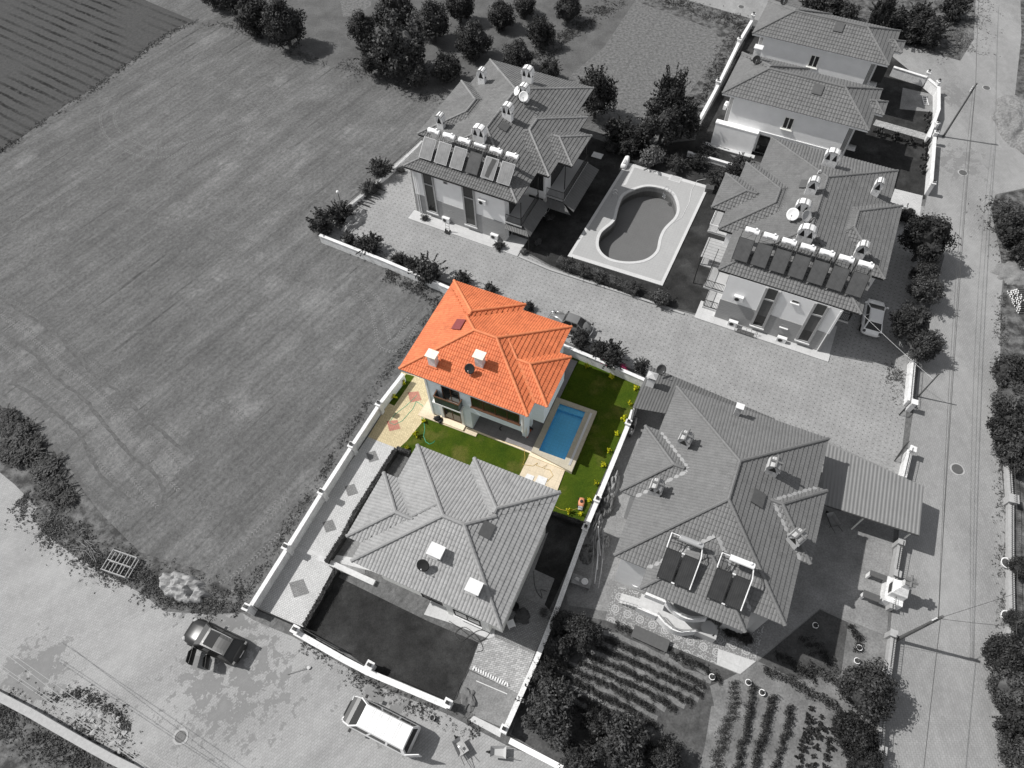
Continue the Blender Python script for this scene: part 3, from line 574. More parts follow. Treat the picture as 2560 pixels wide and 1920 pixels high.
def arch_chimney(h, px, w=.85, d=.5, ht=1.2, n=2, body='cream', cross=False, tiles='t_ridge', rot=0):
    """rendered stack whose hood is a barrel of tiles with pointed smoke openings under it"""
    q = h.orf(px); M = Matrix.Translation(q) @ Matrix.Rotation(rot, 4, 'Z'); b = MB(M); b.box(-w / 2, 0, -.35, w / 2, d, ht * .62); N = 8
    prof = [(-w / 2, ht * .62), (-w / 2 * .98, ht * .8), (-w / 2 * .8, ht * .97), (-w / 2 * .45, ht * 1.07), (0, ht * 1.1), (w / 2 * .45, ht * 1.07), (w / 2 * .8, ht * .97), (w / 2 * .98, ht * .8), (w / 2, ht * .62)]
    b.loft([[V((x, -.0, z)) for x, z in prof], [V((x, d, z)) for x, z in prof]])
    b.loft([[V((x * 1.14, -.07, z + .05 if z > ht * .7 else z)) for x, z in prof] + [V((x * 1.0, -.07, z)) for x, z in prof[::-1]], [V((x * 1.14, d + .07, z + .05 if z > ht * .7 else z)) for x, z in prof] + [V((x * 1.0, d + .07, z)) for x, z in prof[::-1]]])
    c = b.build('chimney', body, h.e)
    o = MB(M)
    for i in range(n):
        cx = (i + .5) / n * w - w / 2; r = w / n * .34
        for yy in (-.006, d + .001):
            o.loft([[V((cx - r, yy, ht * .5)), V((cx + r, yy, ht * .5)), V((cx + r * .45, yy, ht * .78)), V((cx, yy, ht * .95)), V((cx - r * .45, yy, ht * .78))], [V((cx - r, yy + .005, ht * .5)), V((cx + r, yy + .005, ht * .5)), V((cx + r * .45, yy + .005, ht * .78)), V((cx, yy + .005, ht * .95)), V((cx - r * .45, yy + .005, ht * .78))]])
        r2 = d * .3
    for xx in (-w / 2 - .006, w / 2 + .001):
        o.loft([[V((xx, d * .25, ht * .45)), V((xx, d * .75, ht * .45)), V((xx, d * .5, ht * .8))], [V((xx + .005, d * .25, ht * .45)), V((xx + .005, d * .75, ht * .45)), V((xx + .005, d * .5, ht * .8))]])
    o.build('smoke_opening', 'black', c)
    tm = MB(M)
    for i in range(5):
        x = (i - 2) / 2 * w * .42; z = ht * (1.12 - .05 * abs(i - 2)); tm.tube([(x, -.12, z), (x, d + .12, z + .01)], .055, 6)
    if cross:
        tm.tube([(-w * .5, d / 2, ht * 1.22), (w * .5, d / 2, ht * 1.22)], .075, 8); tm.tube([(0, d / 2 - .42, ht * 1.2), (0, d / 2 + .45, ht * 1.3)], .075, 8)
        tm.tube([(0, d / 2, ht * 1.05), (0, d / 2, ht * 1.3)], .07, 8)
    tm.build('hood_tiles', tiles, c); return q
def roof_hatch(h, px, w=.75, l=.95, m='hatch'):
    q = h.orf(px); g = (0, 0); e = .01
    zx = (h.rh(q.x + .1, q.y) - h.rh(q.x - .1, q.y)) / .2; zy = (h.rh(q.x, q.y + .1) - h.rh(q.x, q.y - .1)) / .2
    n = V((-zx, -zy, 1)).normalized(); X = V((1, 0, zx)).normalized(); Y = n.cross(X); b = MB(Matrix.Translation(q + n * .09) @ Matrix((X, Y, n)).transposed().to_4x4())
    b.box(-w / 2, -l / 2, -.1, w / 2, l / 2, .06); b.box(-w / 2 - .04, -l / 2 - .04, .06, w / 2 + .04, l / 2 + .04, .085); return b.build('roof_hatch', m, h.e)
def dish(wp, r, az, el, label, m='black', pole=.5, group=None, frame='tankm'):
    """satellite dish on a bent mast"""
    t = thing('satellite_dish', label, 'satellite dish', wp, 0, group); D = V((math.cos(el) * math.cos(az), math.cos(el) * math.sin(az), math.sin(el)))
    rot = D.to_track_quat('Z', 'Y').to_matrix().to_4x4(); c = V((0, 0, pole))
    b = MB(Matrix.Translation(c) @ rot); seg = 20; rings = []
    for i in range(1, 6): rr = r * i / 5; rings.append([V((rr * math.cos(2 * math.pi * k / seg), rr * math.sin(2 * math.pi * k / seg) * 1.06, (rr / r) ** 2 * r * .2)) for k in range(seg)])
    b.loft(rings[::1] + [[v + V((0, 0, -.015)) for v in q] for q in rings[::-1]]); b.build('dish', m, t, smooth=True)
    a = MB(); tip = c + D * r * 1.25; lo = c + (rot.to_3x3() @ V((0, -r * .98, r * .2)))
    if lo.z > c.z: lo = c + (rot.to_3x3() @ V((0, r * .98, r * .2)))
    a.tube([lo, tip - V((0, 0, r * .25))], .016, 5); a.build('arm', frame, t)
    MB().cbox(tip - V((0, 0, r * .25)), (.07, .07, .12)).build('feed_horn', frame, t)
    a = MB(); a.tube([(0, 0, -.12), (0, 0, pole * .8), c - D * .03], .03, 6)
    for k in range(3): an = k * 2.1 + .4; a.tube([(0, 0, pole * .35), (math.cos(an) * .3, math.sin(an) * .3, -.06)], .014, 5)
    a.build('mast', frame, t); return t
def ac_unit(h, px, y, z, label, out=.32, w=.8, ht=.55, hang=False, sx=None):
    q = h.oy(px, y - out) if sx is None else V((sx, y - out, 0)); zz = z if z is not None else q.z - ht / 2
    p = h.w(q.x, y - out, zz); t = thing('air_conditioner', label, 'air conditioner', p, h.ang, 'air conditioning units')
    MB().box(-w / 2, 0, 0, w / 2, .3, ht).build('casing', 'plastic', t)
    g = MB()
    ring = lambda r, yy: [V((-w * .12 + r * math.cos(k * math.pi / 8), yy, ht * .5 + r * math.sin(k * math.pi / 8))) for k in range(16)]
    g.loft([ring(ht * .4, -.015), ring(ht * .4, .005)]); gr = g.build('fan_grille', 'trim', t)
    MB().loft([ring(ht * .33, -.022), ring(ht * .33, -.012)]).build('fan_well', 'black', gr)
    f = MB(); f.box(-w / 2 + .05, .02, -.06, -w / 2 + .12, .3, 0); f.box(w / 2 - .12, .02, -.06, w / 2 - .05, .3, 0); f.build('bracket', 'trim', t); return t
def solar(h, x, w, ylo, zlo, yhi, zhi, ty, tz, label, group, pm='panel_d', tank='tank', npan=1, tl=None, tx=None, gap=.12, frame='meta', pipe=None, tr=.25, short=False):
    """flat collector tilted towards the front with a barrel tank above it, on a steel frame"""
    t = thing('solar_water_heater', label, 'solar water heater', h.w(x, ylo, h.rh(x, ylo)), h.ang, group); o = V((x, ylo, h.rh(x, ylo)))
    def Lc(a, b, c): return V((a, b, c)) - o
    W = w * npan + gap * (npan - 1)
    for i in range(npan):
        xa = x + i * (w + gap); a, b = Lc(xa, ylo, zlo), Lc(xa + w, ylo, zlo); c, d = Lc(xa + w, yhi, zhi), Lc(xa, yhi, zhi); n = (b - a).cross(d - a).normalized()
        m = MB(); m.loft([[a - n * .08, b - n * .08, c - n * .08, d - n * .08], [a, b, c, d]]); pf = m.build('collector', 'black' if pm != 'panel_l' else 'tankm', t)
        s = .035; f = lambda u, v: a.lerp(b, u).lerp(d.lerp(c, u), v)
        m = MB(); m.loft([[f(s, s / 2) + n * .001, f(1 - s, s / 2) + n * .001, f(1 - s, 1 - s / 2) + n * .001, f(s, 1 - s / 2) + n * .001], [f(s, s / 2) + n * .012, f(1 - s, s / 2) + n * .012, f(1 - s, 1 - s / 2) + n * .012, f(s, 1 - s / 2) + n * .012]])
        m.build('absorber', pm, pf)
    tl = tl or W * .92; cx = x + W / 2 if tx is None else tx; m = MB(); a, b = Lc(cx - tl / 2, ty, tz), Lc(cx + tl / 2, ty, tz)
    ax = (b - a).normalized(); m.tube([a, a + ax * .02, a + ax * .06, b - ax * .06, b - ax * .02, b], tr, 14)
    for v in range(14): pass
    tk = m.build('tank', tank, t, smooth=True)
    MB().tube([b - ax * .28 + V((0, 0, tr * .9)), b - ax * .28 + V((0, 0, tr + .14)), ], .085, 10).build('filler_cap', tank, tk)
    k = MB()
    for u in (.08,): pass
    if tank == 'tank' and npan == 1:
        rr = tr + .004; y0, z0 = a.y, a.z
        MB().add([(cx - o.x - tl * .22, y0 - rr * math.sin(q), z0 + rr * math.cos(q)) for q in (1.15, 1.6)] + [(cx - o.x + tl * .18, y0 - rr * math.sin(q), z0 + rr * math.cos(q)) for q in (1.6, 1.15)], [(0, 1, 2, 3)]).build('sticker', 'sticker', tk)
    f = MB(); rz = lambda yy, xx: max(h.rh(xx, yy), h.ze) + .03
    for xx in (x + .06, x + W - .06):
        f.tube([Lc(xx, ylo, rz(ylo, xx)), Lc(xx, ylo, zlo)], .02, 4); f.tube([Lc(xx, ty, rz(ty, xx)), Lc(xx, ty, tz - tr)], .02, 4)
        f.tube([Lc(xx, ylo, zlo - .1), Lc(xx, yhi, zhi - .1)], .02, 4); f.tube([Lc(xx, ylo, rz(ylo, xx)), Lc(xx, ty, tz - tr)], .015, 4); f.tube([Lc(xx, yhi, zhi - .1), Lc(xx, ty + .2, tz - tr + .02)], .02, 4); f.tube([Lc(xx, ty + .25, rz(ty + .25, xx)), Lc(xx, ty + .25, tz)], .02, 4)
    f.tube([Lc(x, ty - .05, tz - tr - .02), Lc(x + W, ty - .05, tz - tr - .02)], .02, 4); f.tube([Lc(x, ty + .22, tz - tr + .05), Lc(x + W, ty + .22, tz - tr + .05)], .02, 4); f.tube([Lc(x, ty, (tz + rz(ty, x)) / 2), Lc(x + W, ty, (tz + rz(ty, x)) / 2)], .015, 4)
    f.tube([Lc(x, ty + .25, rz(ty + .25, x)), Lc(x + W, ty + .25, tz)], .013, 4)
    f.build('frame', frame, t)
    if pipe:
        q = MB(); q.tube([Lc(x + .0, yhi, zhi + .03), Lc(x - .02, yhi + .1, zhi + .12), Lc(x - .02, ty, tz + tr + .02), Lc(cx - tl / 2 - .05, ty, tz + tr + .02), Lc(cx - tl / 2 + .1, ty, tz)], .045, 7)
        q.tube([Lc(x + W + .03, ylo, zlo + .02), Lc(x + W + .03, yhi, zhi + .02), Lc(x + W + .03, yhi + .12, zhi + .1), Lc(cx + tl / 2, ty - .1, tz - .1)], .04, 7)
        for ux, vy in ((w + gap / 2, 0), (w + gap / 2, 1)): p = Lc(x + ux, ylo + (yhi - ylo) * vy, zlo + (zhi - zlo) * vy); q.tube([p - V((.1, 0, 0)), p + V((.1, 0, 0))], .05, 7)
        q.build('pipe', pipe, t)
    return t
# ---- the orange house
HO = House('villa', 'orange roofed villa with pale blue walls beside the small blue pool', Z1(75, 1030), -26, 5.8, .4, [(0, 0, 10.6, 8.75), (0, 0, 6.4, 9.4), (5, 1.28, 11.6, 6.07)])
HO.rm = 'o_roof'; HO.vm = 'o_ridge'
make_roof(HO, 'o_roof', 'o_ridge', amp=.034, fascia='blue_wall', valley=[(10.6, 1.28, -1, 1, 2.3)])
cap_chimney(HO, Z1(430, 1010)); cap_chimney(HO, Z1(925, 1020)); roof_hatch(HO, Z1(715, 570), m='maroon')
F = .2
m = MB(); x0 = 2.0
m.box(x0, F, 0, 5.68, 8.3, 5.66)                       # left block, full height
m.box(5.68, F, 2.75, 10.2, 8.3, 5.661)                  # upper floor over the porch
m.box(5.683, 3.2, 0, 10.1, 8.25, 2.752)                 # ground floor behind the porch
m.box(10.2, 1.55, 2.7, 11.25, 5.8, 5.655)               # bay above the poolside walk
m.box(1.2, 2.4, 0, 2.0, 8.3, 5.652)                    # stair block
m.box(.3, 4.0, 0, 1.2, 8.2, 5.649)
m.box(6.2, 8.3, 0, 10.0, 8.45, 5.64)
wallO = m.build('wall', 'blue_wall', HO.e)
m = MB(); m.box(9.62, 1.15, .1, 10.05, 1.6, 2.75); m.box(9.7, 2.2, .1, 9.98, 2.5, 2.75); m.build('porch_pillar', 'blue_wall', HO.e)
for bb in ((2.92, F - .1, .1, 3.14, F, 2.75), (4.78, F - .1, .1, 5.0, F, 2.75), (2.92, F - .14, 2.75, 5.0, F, 2.9), (1.98, F - .05, .1, 2.12, F, 5.6), (10.0, F - .04, 2.75, 10.24, F, 5.6)): MB().box(*bb).build('plaster_trim', 'whiteC', HO.e)
window(HO, F, 3.2, .3, 4.74, 2.5, mull=(1, 0), name='french_door', glass='glassb')
window(HO, F, 3.4, 3.45, 4.9, 5.35, mull=(1, 0), name='balcony_door')
window(HO, F, 5.88, 3.86, 9.86, 5.25, mull=(3, 0), name='strip_window', sill='brownwood')
window(HO, 3.2, 7.2, .9, 8.9, 2.3, mull=(1, 0), sill='whiteC', glass='glassb'); window(HO, 3.2, 5.95, .15, 6.9, 2.3, mull=(0, 0), name='back_door', glass='glassb')
m = MB(); m.box(2.7, F - .62, 3.18, 5.16, F, 3.34); bal = m.build('balcony', 'whiteC', HO.e)
m = MB(); m.box(2.95, F - .6, 3.34, 5.05, F - .575, 4.3); m.box(2.95, F - .575, 3.34, 2.975, F, 4.3); m.box(5.025, F - .575, 3.34, 5.05, F, 4.3); m.build('railing_glass', 'rail', bal)
m = MB(); m.box(2.9, F - .63, 4.3, 5.1, F - .54, 4.36); m.box(2.9, F - .54, 4.3, 2.98, F, 4.36); m.box(5.02, F - .54, 4.3, 5.1, F, 4.36); m.build('handrail', 'brownwood', bal)
m = MB()
for i in range(9): m.box(1.22 + i * .088, 2.36, 3.2, 1.27 + i * .088, 2.4, 5.6)
m.build('slatted_screen', 'brownslat', HO.e)
MB().box(2.7, F - .55, .0, 5.05, F + .0, .24).build('door_step', 'marble', HO.e)
m = MB(); m.tube([(2.14, F - .06, 5.6), (2.14, F - .06, .1)], .045, 6); m.tube([(10.12, F - .07, 5.6), (10.12, F - .07, 2.7), (10.0, 1.1, 2.6), (9.95, 1.1, .1)], .045, 6); m.build('downpipe', 'whiteC', HO.e)
# terrace around it
def hpoly(h, pts): return [h.w(x, y, 0) for x, y in pts]
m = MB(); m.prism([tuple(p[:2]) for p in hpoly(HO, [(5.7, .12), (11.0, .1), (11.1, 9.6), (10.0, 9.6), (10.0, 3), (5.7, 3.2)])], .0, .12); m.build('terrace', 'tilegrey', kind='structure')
m = MB(); m.prism([tuple(p[:2]) for p in hpoly(HO, [(5.7, .0), (11.0, -.02), (11.0, .099), (5.7, .119)])], .0, .14); m.build('terrace_kerb', 'marble', kind='structure')
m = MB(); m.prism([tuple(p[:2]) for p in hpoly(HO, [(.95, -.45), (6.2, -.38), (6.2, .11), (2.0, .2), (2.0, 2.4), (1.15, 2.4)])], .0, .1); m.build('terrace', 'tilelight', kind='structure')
def extra_caps(h, pa_, pb_, m_, r_=.11):
    a, b = h.orf(pa_), h.orf(pb_); m = MB(); n = int((b - a).length / .36); d = (b - a) / n
    for i in range(n): m.tube([a + d * i + V((0, 0, .05)), a + d * (i + 1.08) + V((0, 0, .07))], r_ * 1.18, 8, r_ * .95)
    m.build('ridge_tiles', m_, h.e)
extra_caps(HO, Z1(1215, 665), Z1(1325, 925), 'o_ridge')
# ---- its pool
op = thing('plunge_pool', 'rectangular blue plunge pool with raised stone coping beside the orange roofed villa', 'swimming pool')
m = MB(); m.add(*fill_holes(OP, [OI], .42))
for i in range(4): a, b = OP[i], OP[(i + 1) % 4]; m.add([(a.x, a.y, 0), (b.x, b.y, 0), (b.x, b.y, .42), (a.x, a.y, .42)], [(0, 1, 2, 3)])
for i in range(4): a, b = OI[i], OI[(i + 1) % 4]; m.add([(a.x, a.y, .3), (b.x, b.y, .3), (b.x, b.y, .42), (a.x, a.y, .42)], [(0, 1, 2, 3)])
m.build('coping', 'coping', op)
m = MB()
for i in range(4): a, b = OI[i], OI[(i + 1) % 4]; m.add([(a.x, a.y, -.12), (b.x, b.y, -.12), (b.x, b.y, .3), (a.x, a.y, .3)], [(0, 1, 2, 3)])
m.sheet(OI, -.12)
ua = (OI[3] - OI[0]).normalized(); ub = (OI[1] - OI[0])
st = [OI[0], OI[1], OI[1] + ua * .45, OI[0] + ua * .45]; m.prism([tuple(p[:2]) for p in st], -.11, .2); m.build('basin', 'bluetile', op)
m = MB(); m.sheet(OI, .31); m.build('water_surface', 'water', op)
m = MB(); a, b = P(Z2(2120, 565), .43), P(Z2(1885, 1120), .43); s = (b - a).cross(V((0, 0, 1))).normalized() * .09; m.prism([tuple((a + s)[:2]), tuple((b + s)[:2]), tuple((b - s)[:2]), tuple((a - s)[:2])], .425, .46); m.build('overflow_channel', 'tankm', op)
m = MB(); m.prism([tuple(P(Z2(*p), .2)[:2]) for p in [(1480, 975), (1452, 1015), (1905, 1195), (1935, 1130), (1890, 1130)]], .0, .22); m.build('lower_step', 'marble', op)
m = MB(); m.prism([tuple(P(Z2(*p), .1)[:2]) for p in [(1455, 1020), (1840, 1170), (1755, 1395), (1355, 1225)]], .0, .1); m.build('sun_deck', 'tilelight', kind='structure')
for i, q in enumerate([[(1440, 1208), (1515, 1238), (1490, 1290), (1410, 1250)], [(1560, 1225), (1655, 1262), (1620, 1340), (1520, 1300)]]):
    m = MB(); m.prism([tuple(P(Z2(*p), .1)[:2]) for p in q], .1, .14); m.build('hatch_cover', 'capgrey', label=['smaller pale access cover on the beige sun deck', 'larger pale access cover on the beige sun deck'][i], cat='access cover')
# ---- the pale grey house
HG = House('villa', 'villa with a clean pale grey tiled roof in front of the orange one', Z6(150, 1085), -26, 5.8, .4, [(-.1, 0, 10.5, 9.1), (4.05, 0, 10.5, 9.76), (-1.24, 1.3, 5, 6.28)])
HG.rm = 'g_roof'; HG.vm = 'g_ridge'
make_roof(HG, 'g_roof', 'g_ridge', amp=.042, wave=.24, fascia='greywall', capr=.13, valley=[(4.05, 9.1, 1, -1, 3.1), (-.1, 6.28, 1, -1, 2.2)])
cap_chimney(HG, Z6(890, 1060), w=.72, cap='capgrey', tw=1.0, td=.85, ht=.9); cap_chimney(HG, Z6(1225, 1380), w=.68, cap='capgrey', tw=.95, td=.85, ht=.95); roof_hatch(HG, Z6(1340, 805))
extra_caps(HG, Z6(930, 562), Z6(672, 685), 'g_ridge', .13)
m = MB(); m.box(.6, .9, 0, 10.0, 8.6, 5.66); m.box(6.0, .55, 0, 9.2, .9, 5.662); m.box(-.7, 1.9, 0, .6, 5.8, 5.655); m.build('wall', 'whiteC', HG.e)
window(HG, .9, 1.3, 3.4, 3.2, 5.2, frame='darkwood'); window(HG, .9, 3.8, .2, 5.4, 2.4, frame='darkwood', name='french_door'); window(HG, .55, 6.6, .9, 8.6, 2.4, frame='darkwood', sill='white'); window(HG, .55, 6.4, 3.5, 8.6, 5.2, frame='darkwood')
# ---- the house with six solar heaters
HT = House('semi_detached_house', 'weathered dark roofed house with six solar heaters left of the kidney shaped pool', Z3(35, 1220), -28, 5.8, .33, [(0, 0, 11.7, 17.9), (-1.05, 4.5, 6, 13.5), (5.5, 4.3, 12.9, 13.4), (9, 6.4, 14.3, 11.1)])
HT.rm = 't_roof'; make_roof(HT, 't_roof', 't_ridge', amp=.05, wave=.26)
for px, w_, n in [((900, 320), .75, 1), ((1400, 305), 1.05, 2), ((1360, 500), .9, 2), ((1180, 715), .95, 2), ((445, 820), .7, 1), ((870, 960), 1.2, 2)]: arch_chimney(HT, Z3(*px), w_, .5, 1.5, n)
roof_hatch(HT, Z3(1150, 790)).parent = HT.e
FT = .35
m = MB(); m.box(.6, FT, 0, 10.3, 17.3, 5.66); m.box(.0, 5.1, 0, .6, 12.9, 5.655); m.box(10.3, 4.9, 0, 12.3, 12.8, 5.652); m.build('wall', 'cream', HT.e)
m = MB(); m.box(.57, FT - .04, 0, 10.33, FT - .002, 2.45); m.build('cladding', 'siding', HT.e)
for (a, b) in ((1.72, 2.95), (5.95, 7.25)):
    f = MB(); f.box(a, FT - .14, .7, a + .16, FT, 5.6); f.box(b - .16, FT - .14, .7, b, FT, 5.6); f.box(a + .16, FT - .137, .7, b - .16, FT, .85); f.box(a + .16, FT - .137, 4.2, b - .16, FT, 4.3); ff = f.build('stair_window', 'trim', HT.e)
    MB().box(a + .16, FT - .06, .85, b - .16, FT - .045, 4.2).build('pane', 'glassb', ff); MB().box(a + .16, FT - .06, 4.3, b - .16, FT - .045, 5.55).build('pane', 'glass', ff); MB().box(a - .05, FT - .2, .58, b + .05, FT - .001, .7).build('sill', 'white', ff)
for x, z in ((4.2, 5.1), (4.35, 1.6)): window(HT, FT, x - .2, z - .12, x + .2, z + .12, frame='trim', mull=(0, 0), name='vent_window', fw=.04)
m = MB(); m.box(10.3, .3, 2.62, 12.0, 4.2, 2.75); b1 = m.build('balcony', 'greywall', HT.e)
def balusters(h, pts, z, ht, parent, sp=.12, mat_='darkwood'):
    m = MB()
    for a, b in zip(pts, pts[1:]):
        a, b = V((*a, z)), V((*b, z)); L = (b - a).length; n = int(L / sp); m.tube([a + V((0, 0, ht)), b + V((0, 0, ht))], .035, 5); m.tube([a + V((0, 0, .1)), b + V((0, 0, .1))], .025, 5)
        for i in range(n + 1): p = a.lerp(b, i / max(n, 1)); m.tube([p + V((0, 0, .1)), p + V((0, 0, ht))], .018, 4)
    return m.build('railing', mat_, parent)
balusters(HT, [(10.35, .35), (11.95, .35), (11.95, 4.15)], 2.75, .9, b1)
m = MB(); m.tube([(11.9, .4, 2.75), (11.9, .4, 5.6)], .05, 5); m.tube([(11.9, 4.1, 0), (11.9, 4.1, 5.6)], .05, 5); m.tube([(13.6, 6.5, 0), (13.6, 6.5, 5.6)], .05, 5); m.tube([(13.9, 11, 0), (13.9, 11, 5.6)], .05, 5); m.tube([(12.8, .1, 0), (12.8, .1, 2.3)], .04, 5); m.build('post', 'darkwood', HT.e)
def shed_roof(h, quad, name='awning', m_='corr2', n=14, amp=.03):
    """small corrugated canopy; quad: low a, low b, high b, high a"""
    a, b, c, d = [V(q) for q in quad]; m = MB(); k = n * 4; top = []; bot = []
    r0 = [a.lerp(b, i / k) + V((0, 0, amp * [0, .8, 1, .8][i % 4])) for i in range(k + 1)]; r1 = [d.lerp(c, i / k) + V((0, 0, amp * [0, .8, 1, .8][i % 4])) for i in range(k + 1)]
    e = V((0, 0, -.05)); m.loft([r0 + [q + e for q in r0[::-1]], r1 + [q + e for q in r1[::-1]]]); return m.build(name, m_, h.e)
shed_roof(HT, [(10.4, -.1, 2.2), (12.9, -.1, 2.2), (12.0, 1.1, 2.62), (10.35, 1.1, 2.62)]); shed_roof(HT, [(13.0, 0, 2.2), (13.0, 4.6, 2.2), (12.0, 4.2, 2.9), (12.0, .5, 2.9)])
m = MB(); m.box(12.3, 5.0, 2.6, 14.2, 11.0, 2.75); b2 = m.build('balcony', 'greywall', HT.e); balusters(HT, [(12.4, 5.05), (14.15, 5.05), (14.15, 10.95)], 2.75, .95, b2)
shed_roof(HT, [(15.4, 4.6, 2.2), (15.4, 11, 2.2), (14.1, 10.9, 2.75), (14.1, 4.9, 2.75)], n=20); shed_roof(HT, [(12.6, 4.1, 2.2), (15.3, 4.1, 2.2), (14.2, 4.9, 2.6), (12.6, 4.9, 2.6)])
window(HT, 4.9, 10.6, .2, 12.1, 2.3, frame='darkwood', name='french_door'); window(HT, 4.9, 10.7, 3.3, 12.1, 5.2, frame='darkwood'); windowx(HT, 10.3, 1.0, .2, 3.2, 2.3, 'darkwood'); windowx(HT, 10.3, 1.2, 2.85, 3.0, 4.9, 'darkwood'); windowx(HT, 12.3, 6.2, 2.85, 9.5, 4.9, 'darkwood'); windowx(HT, 12.3, 5.4, .2, 10.2, 2.3, 'darkwood')
m = MB(); m.box(.1, -.95, 0, 10.3, FT - .05, .1); m.box(10.3, -.95, 0, 12.1, 1.4, .097); m.build('apron', 'apron', HT.e)
for x in (.72, .95): MB().tube([(x + .1, FT - .1, 5.6), (x + .1, FT - .1, .1)], .04, 6).build('downpipe', 'plastic', HT.e)
for i in range(6):
    nm = ['first from left', 'second from left', 'third from left', 'fourth from left', 'fifth from left', 'last'][i]
    ex = ['bright ribbed collector and two short tanks', 'bright patchy collector', 'bright patchy collector', 'plain grey collector under a steel tank', 'bright collector patched with a dark cloth', 'bright patchy collector'][i]
    t = solar(HT, 1.18 + i * 1.6, 1.28, 1.02, 6.5, 2.42, 7.8, 3.15, 8.0, f'{nm} solar heater on the weathered roof, {ex}', 'solar heaters on the weathered roof', pm='panel_l' if i != 3 else 'panel_d', tank='tankm' if i == 3 else 'tank', tl=1.15, tr=.25)
    if i == 4:
        o = V((1.18 + i * 1.6, 1.02, HT.rh(1.18 + i * 1.6, 1.02))); f = lambda u, v: V((1.18 + i * 1.6 + u * 1.28, 1.02 + v * 1.4, 6.5 + v * 1.3 + .03)) - o
        MB().add([f(.3, .08), f(.62, .05), f(.72, .5), f(.85, .92), f(.5, .95), f(.36, .5)], [(0, 1, 2, 3, 4, 5)]).build('cloth_patch', 'meta', t)
ac_unit(HT, TB(910, 1305), FT, None, 'white air conditioner high on the cream wall under the solar heaters'); ac_unit(HT, TB(675, 1400), FT, .15, 'white air conditioner on the pale apron beside a hand truck'); ac_unit(HT, TB(988, 1510), FT, .12, 'white air conditioner on the pale apron near the corner plants')
# ---- the house with seven solar heaters
HR = House('semi_detached_house', 'grey roofed house with seven solar heaters right of the kidney shaped pool', Z4(235, 1380), -27, 5.8, .33, [(0, 0, 11.45, 17.8), (-1.25, 4.45, 6, 13.5), (-2.55, 6.7, 3, 11.35), (5.5, 4.35, 12.5, 13.4)])
HR.rm = 'r_roof'; HR.vm = 'r_roof'; make_roof(HR, 'r_roof', 'r_ridge', amp=.05, wave=.27)
for px, w_, n in [((1400, 290), 1.15, 2), ((1885, 600), .65, 1), ((1200, 590), .85, 1), ((1090, 830), 1.1, 2), ((1130, 1100), 1.25, 2), ((1710, 1270), .8, 1)]: arch_chimney(HR, Z4(*px), w_, .5, 1.5, n, body='white')
roof_hatch(HR, Z4(1160, 480))
for px in ((1290, 365), (1510, 290)):
    q = HR.orf(Z4(*px)); MB().tube([q, q + V((0, 0, .35)), q + V((.05, .02, .45)), q + V((.16, .05, .45)), q + V((.2, .06, .36))], .045, 7).build('vent_pipe', 'white', HR.e)
FR = -.02
m = MB(); m.box(1.0, FR, 0, 10.15, 17.2, 5.66); m.box(-.5, 5.0, 0, 1.0, 13, 5.655); m.box(10.15, 5.0, 0, 12.0, 12.9, 5.652); m.build('wall', 'cream', HR.e)
m = MB(); m.box(.97, FR - .04, 0, 10.18, FR - .002, 2.55); m.build('cladding', 'siding', HR.e)
for (xa, xb) in ((4.05, 5.25), (7.95, 9.15)):
    f = MB(); f.box(xa, FR - .14, .7, xa + .2, FR, 5.62); f.box(xb - .2, FR - .14, .7, xb, FR, 5.62); f.box(xa + .2, FR - .137, .7, xb - .2, FR, .85); f.box(xa + .2, FR - .137, 4.25, xb - .2, FR, 4.4); ff = f.build('stair_window', 'trim', HR.e)
    MB().box(xa + .2, FR - .06, .85, xb - .2, FR - .045, 2.2).build('pane', 'glass', ff); MB().box(xa + .2, FR - .06, 2.2, xb - .2, FR - .045, 4.25).build('patterned_panel', 'hatch', ff); MB().box(xa + .2, FR - .06, 4.4, xb - .2, FR - .045, 5.6).build('pane', 'glassb', ff); MB().box(xa - .02, FR - .22, .58, xb + .02, FR - .001, .7).build('sill', 'white', ff)
for x, z in ((6.6, 5.0), (6.7, 1.75)): window(HR, FR, x - .28, z - .15, x + .28, z + .15, frame='trim', mull=(0, 0), name='vent_window', fw=.04, sill='cream')
m = MB(); m.box(-.6, -.85, 0, 11.1, FR - .05, .12); m.box(-.6, FR - .05, 0, .98, 1.2, .118); m.box(10.2, FR - .05, 0, 11.05, 3.2, .117); m.build('apron', 'apron', HR.e)
m = MB(); m.box(-.75, 0.5, 2.6, .98, 4.4, 2.75); b3 = m.build('balcony', 'greywall', HR.e); balusters(HR, [(.9, .55), (-.7, .55), (-.7, 4.35)], 2.75, .9, b3)
m = MB(); m.box(-.3, .45, .1, .98, 4.2, .35); b4 = m.build('ground_terrace', 'apron', HR.e); balusters(HR, [(.9, .5), (-.28, .5), (-.28, 4.1)], .35, .9, b4)
m = MB(); m.box(-2.3, 7.0, 2.6, -.5, 11.0, 2.75); b5 = m.build('balcony', 'greywall', HR.e); balusters(HR, [(-.5, 7.0), (-2.25, 7.0), (-2.25, 11)], 2.75, .9, b5, mat_='white')
m = MB()
for i in range(7): m.box(-1.9, 2.9 + i * .36, 3.62, -.05, 3.235 + i * .36, 3.66)
m.build('canopy', 'trim', HR.e); MB().box(-1.75, 2.9, 2.6, -.02, 5.4, 2.7).build('canopy_deck', 'greywall', HR.e)
for a, b in (((-1.85, 2.95), 0), ((-1.85, 5.3), 0)): MB().tube([(a[0], a[1], 0), (a[0], a[1], 3.62)], .05, 5).build('post', 'darkwood', HR.e)
balusters(HR, [(-1.75, 2.9), (-1.75, 5.4)], 2.75, .9, b3)
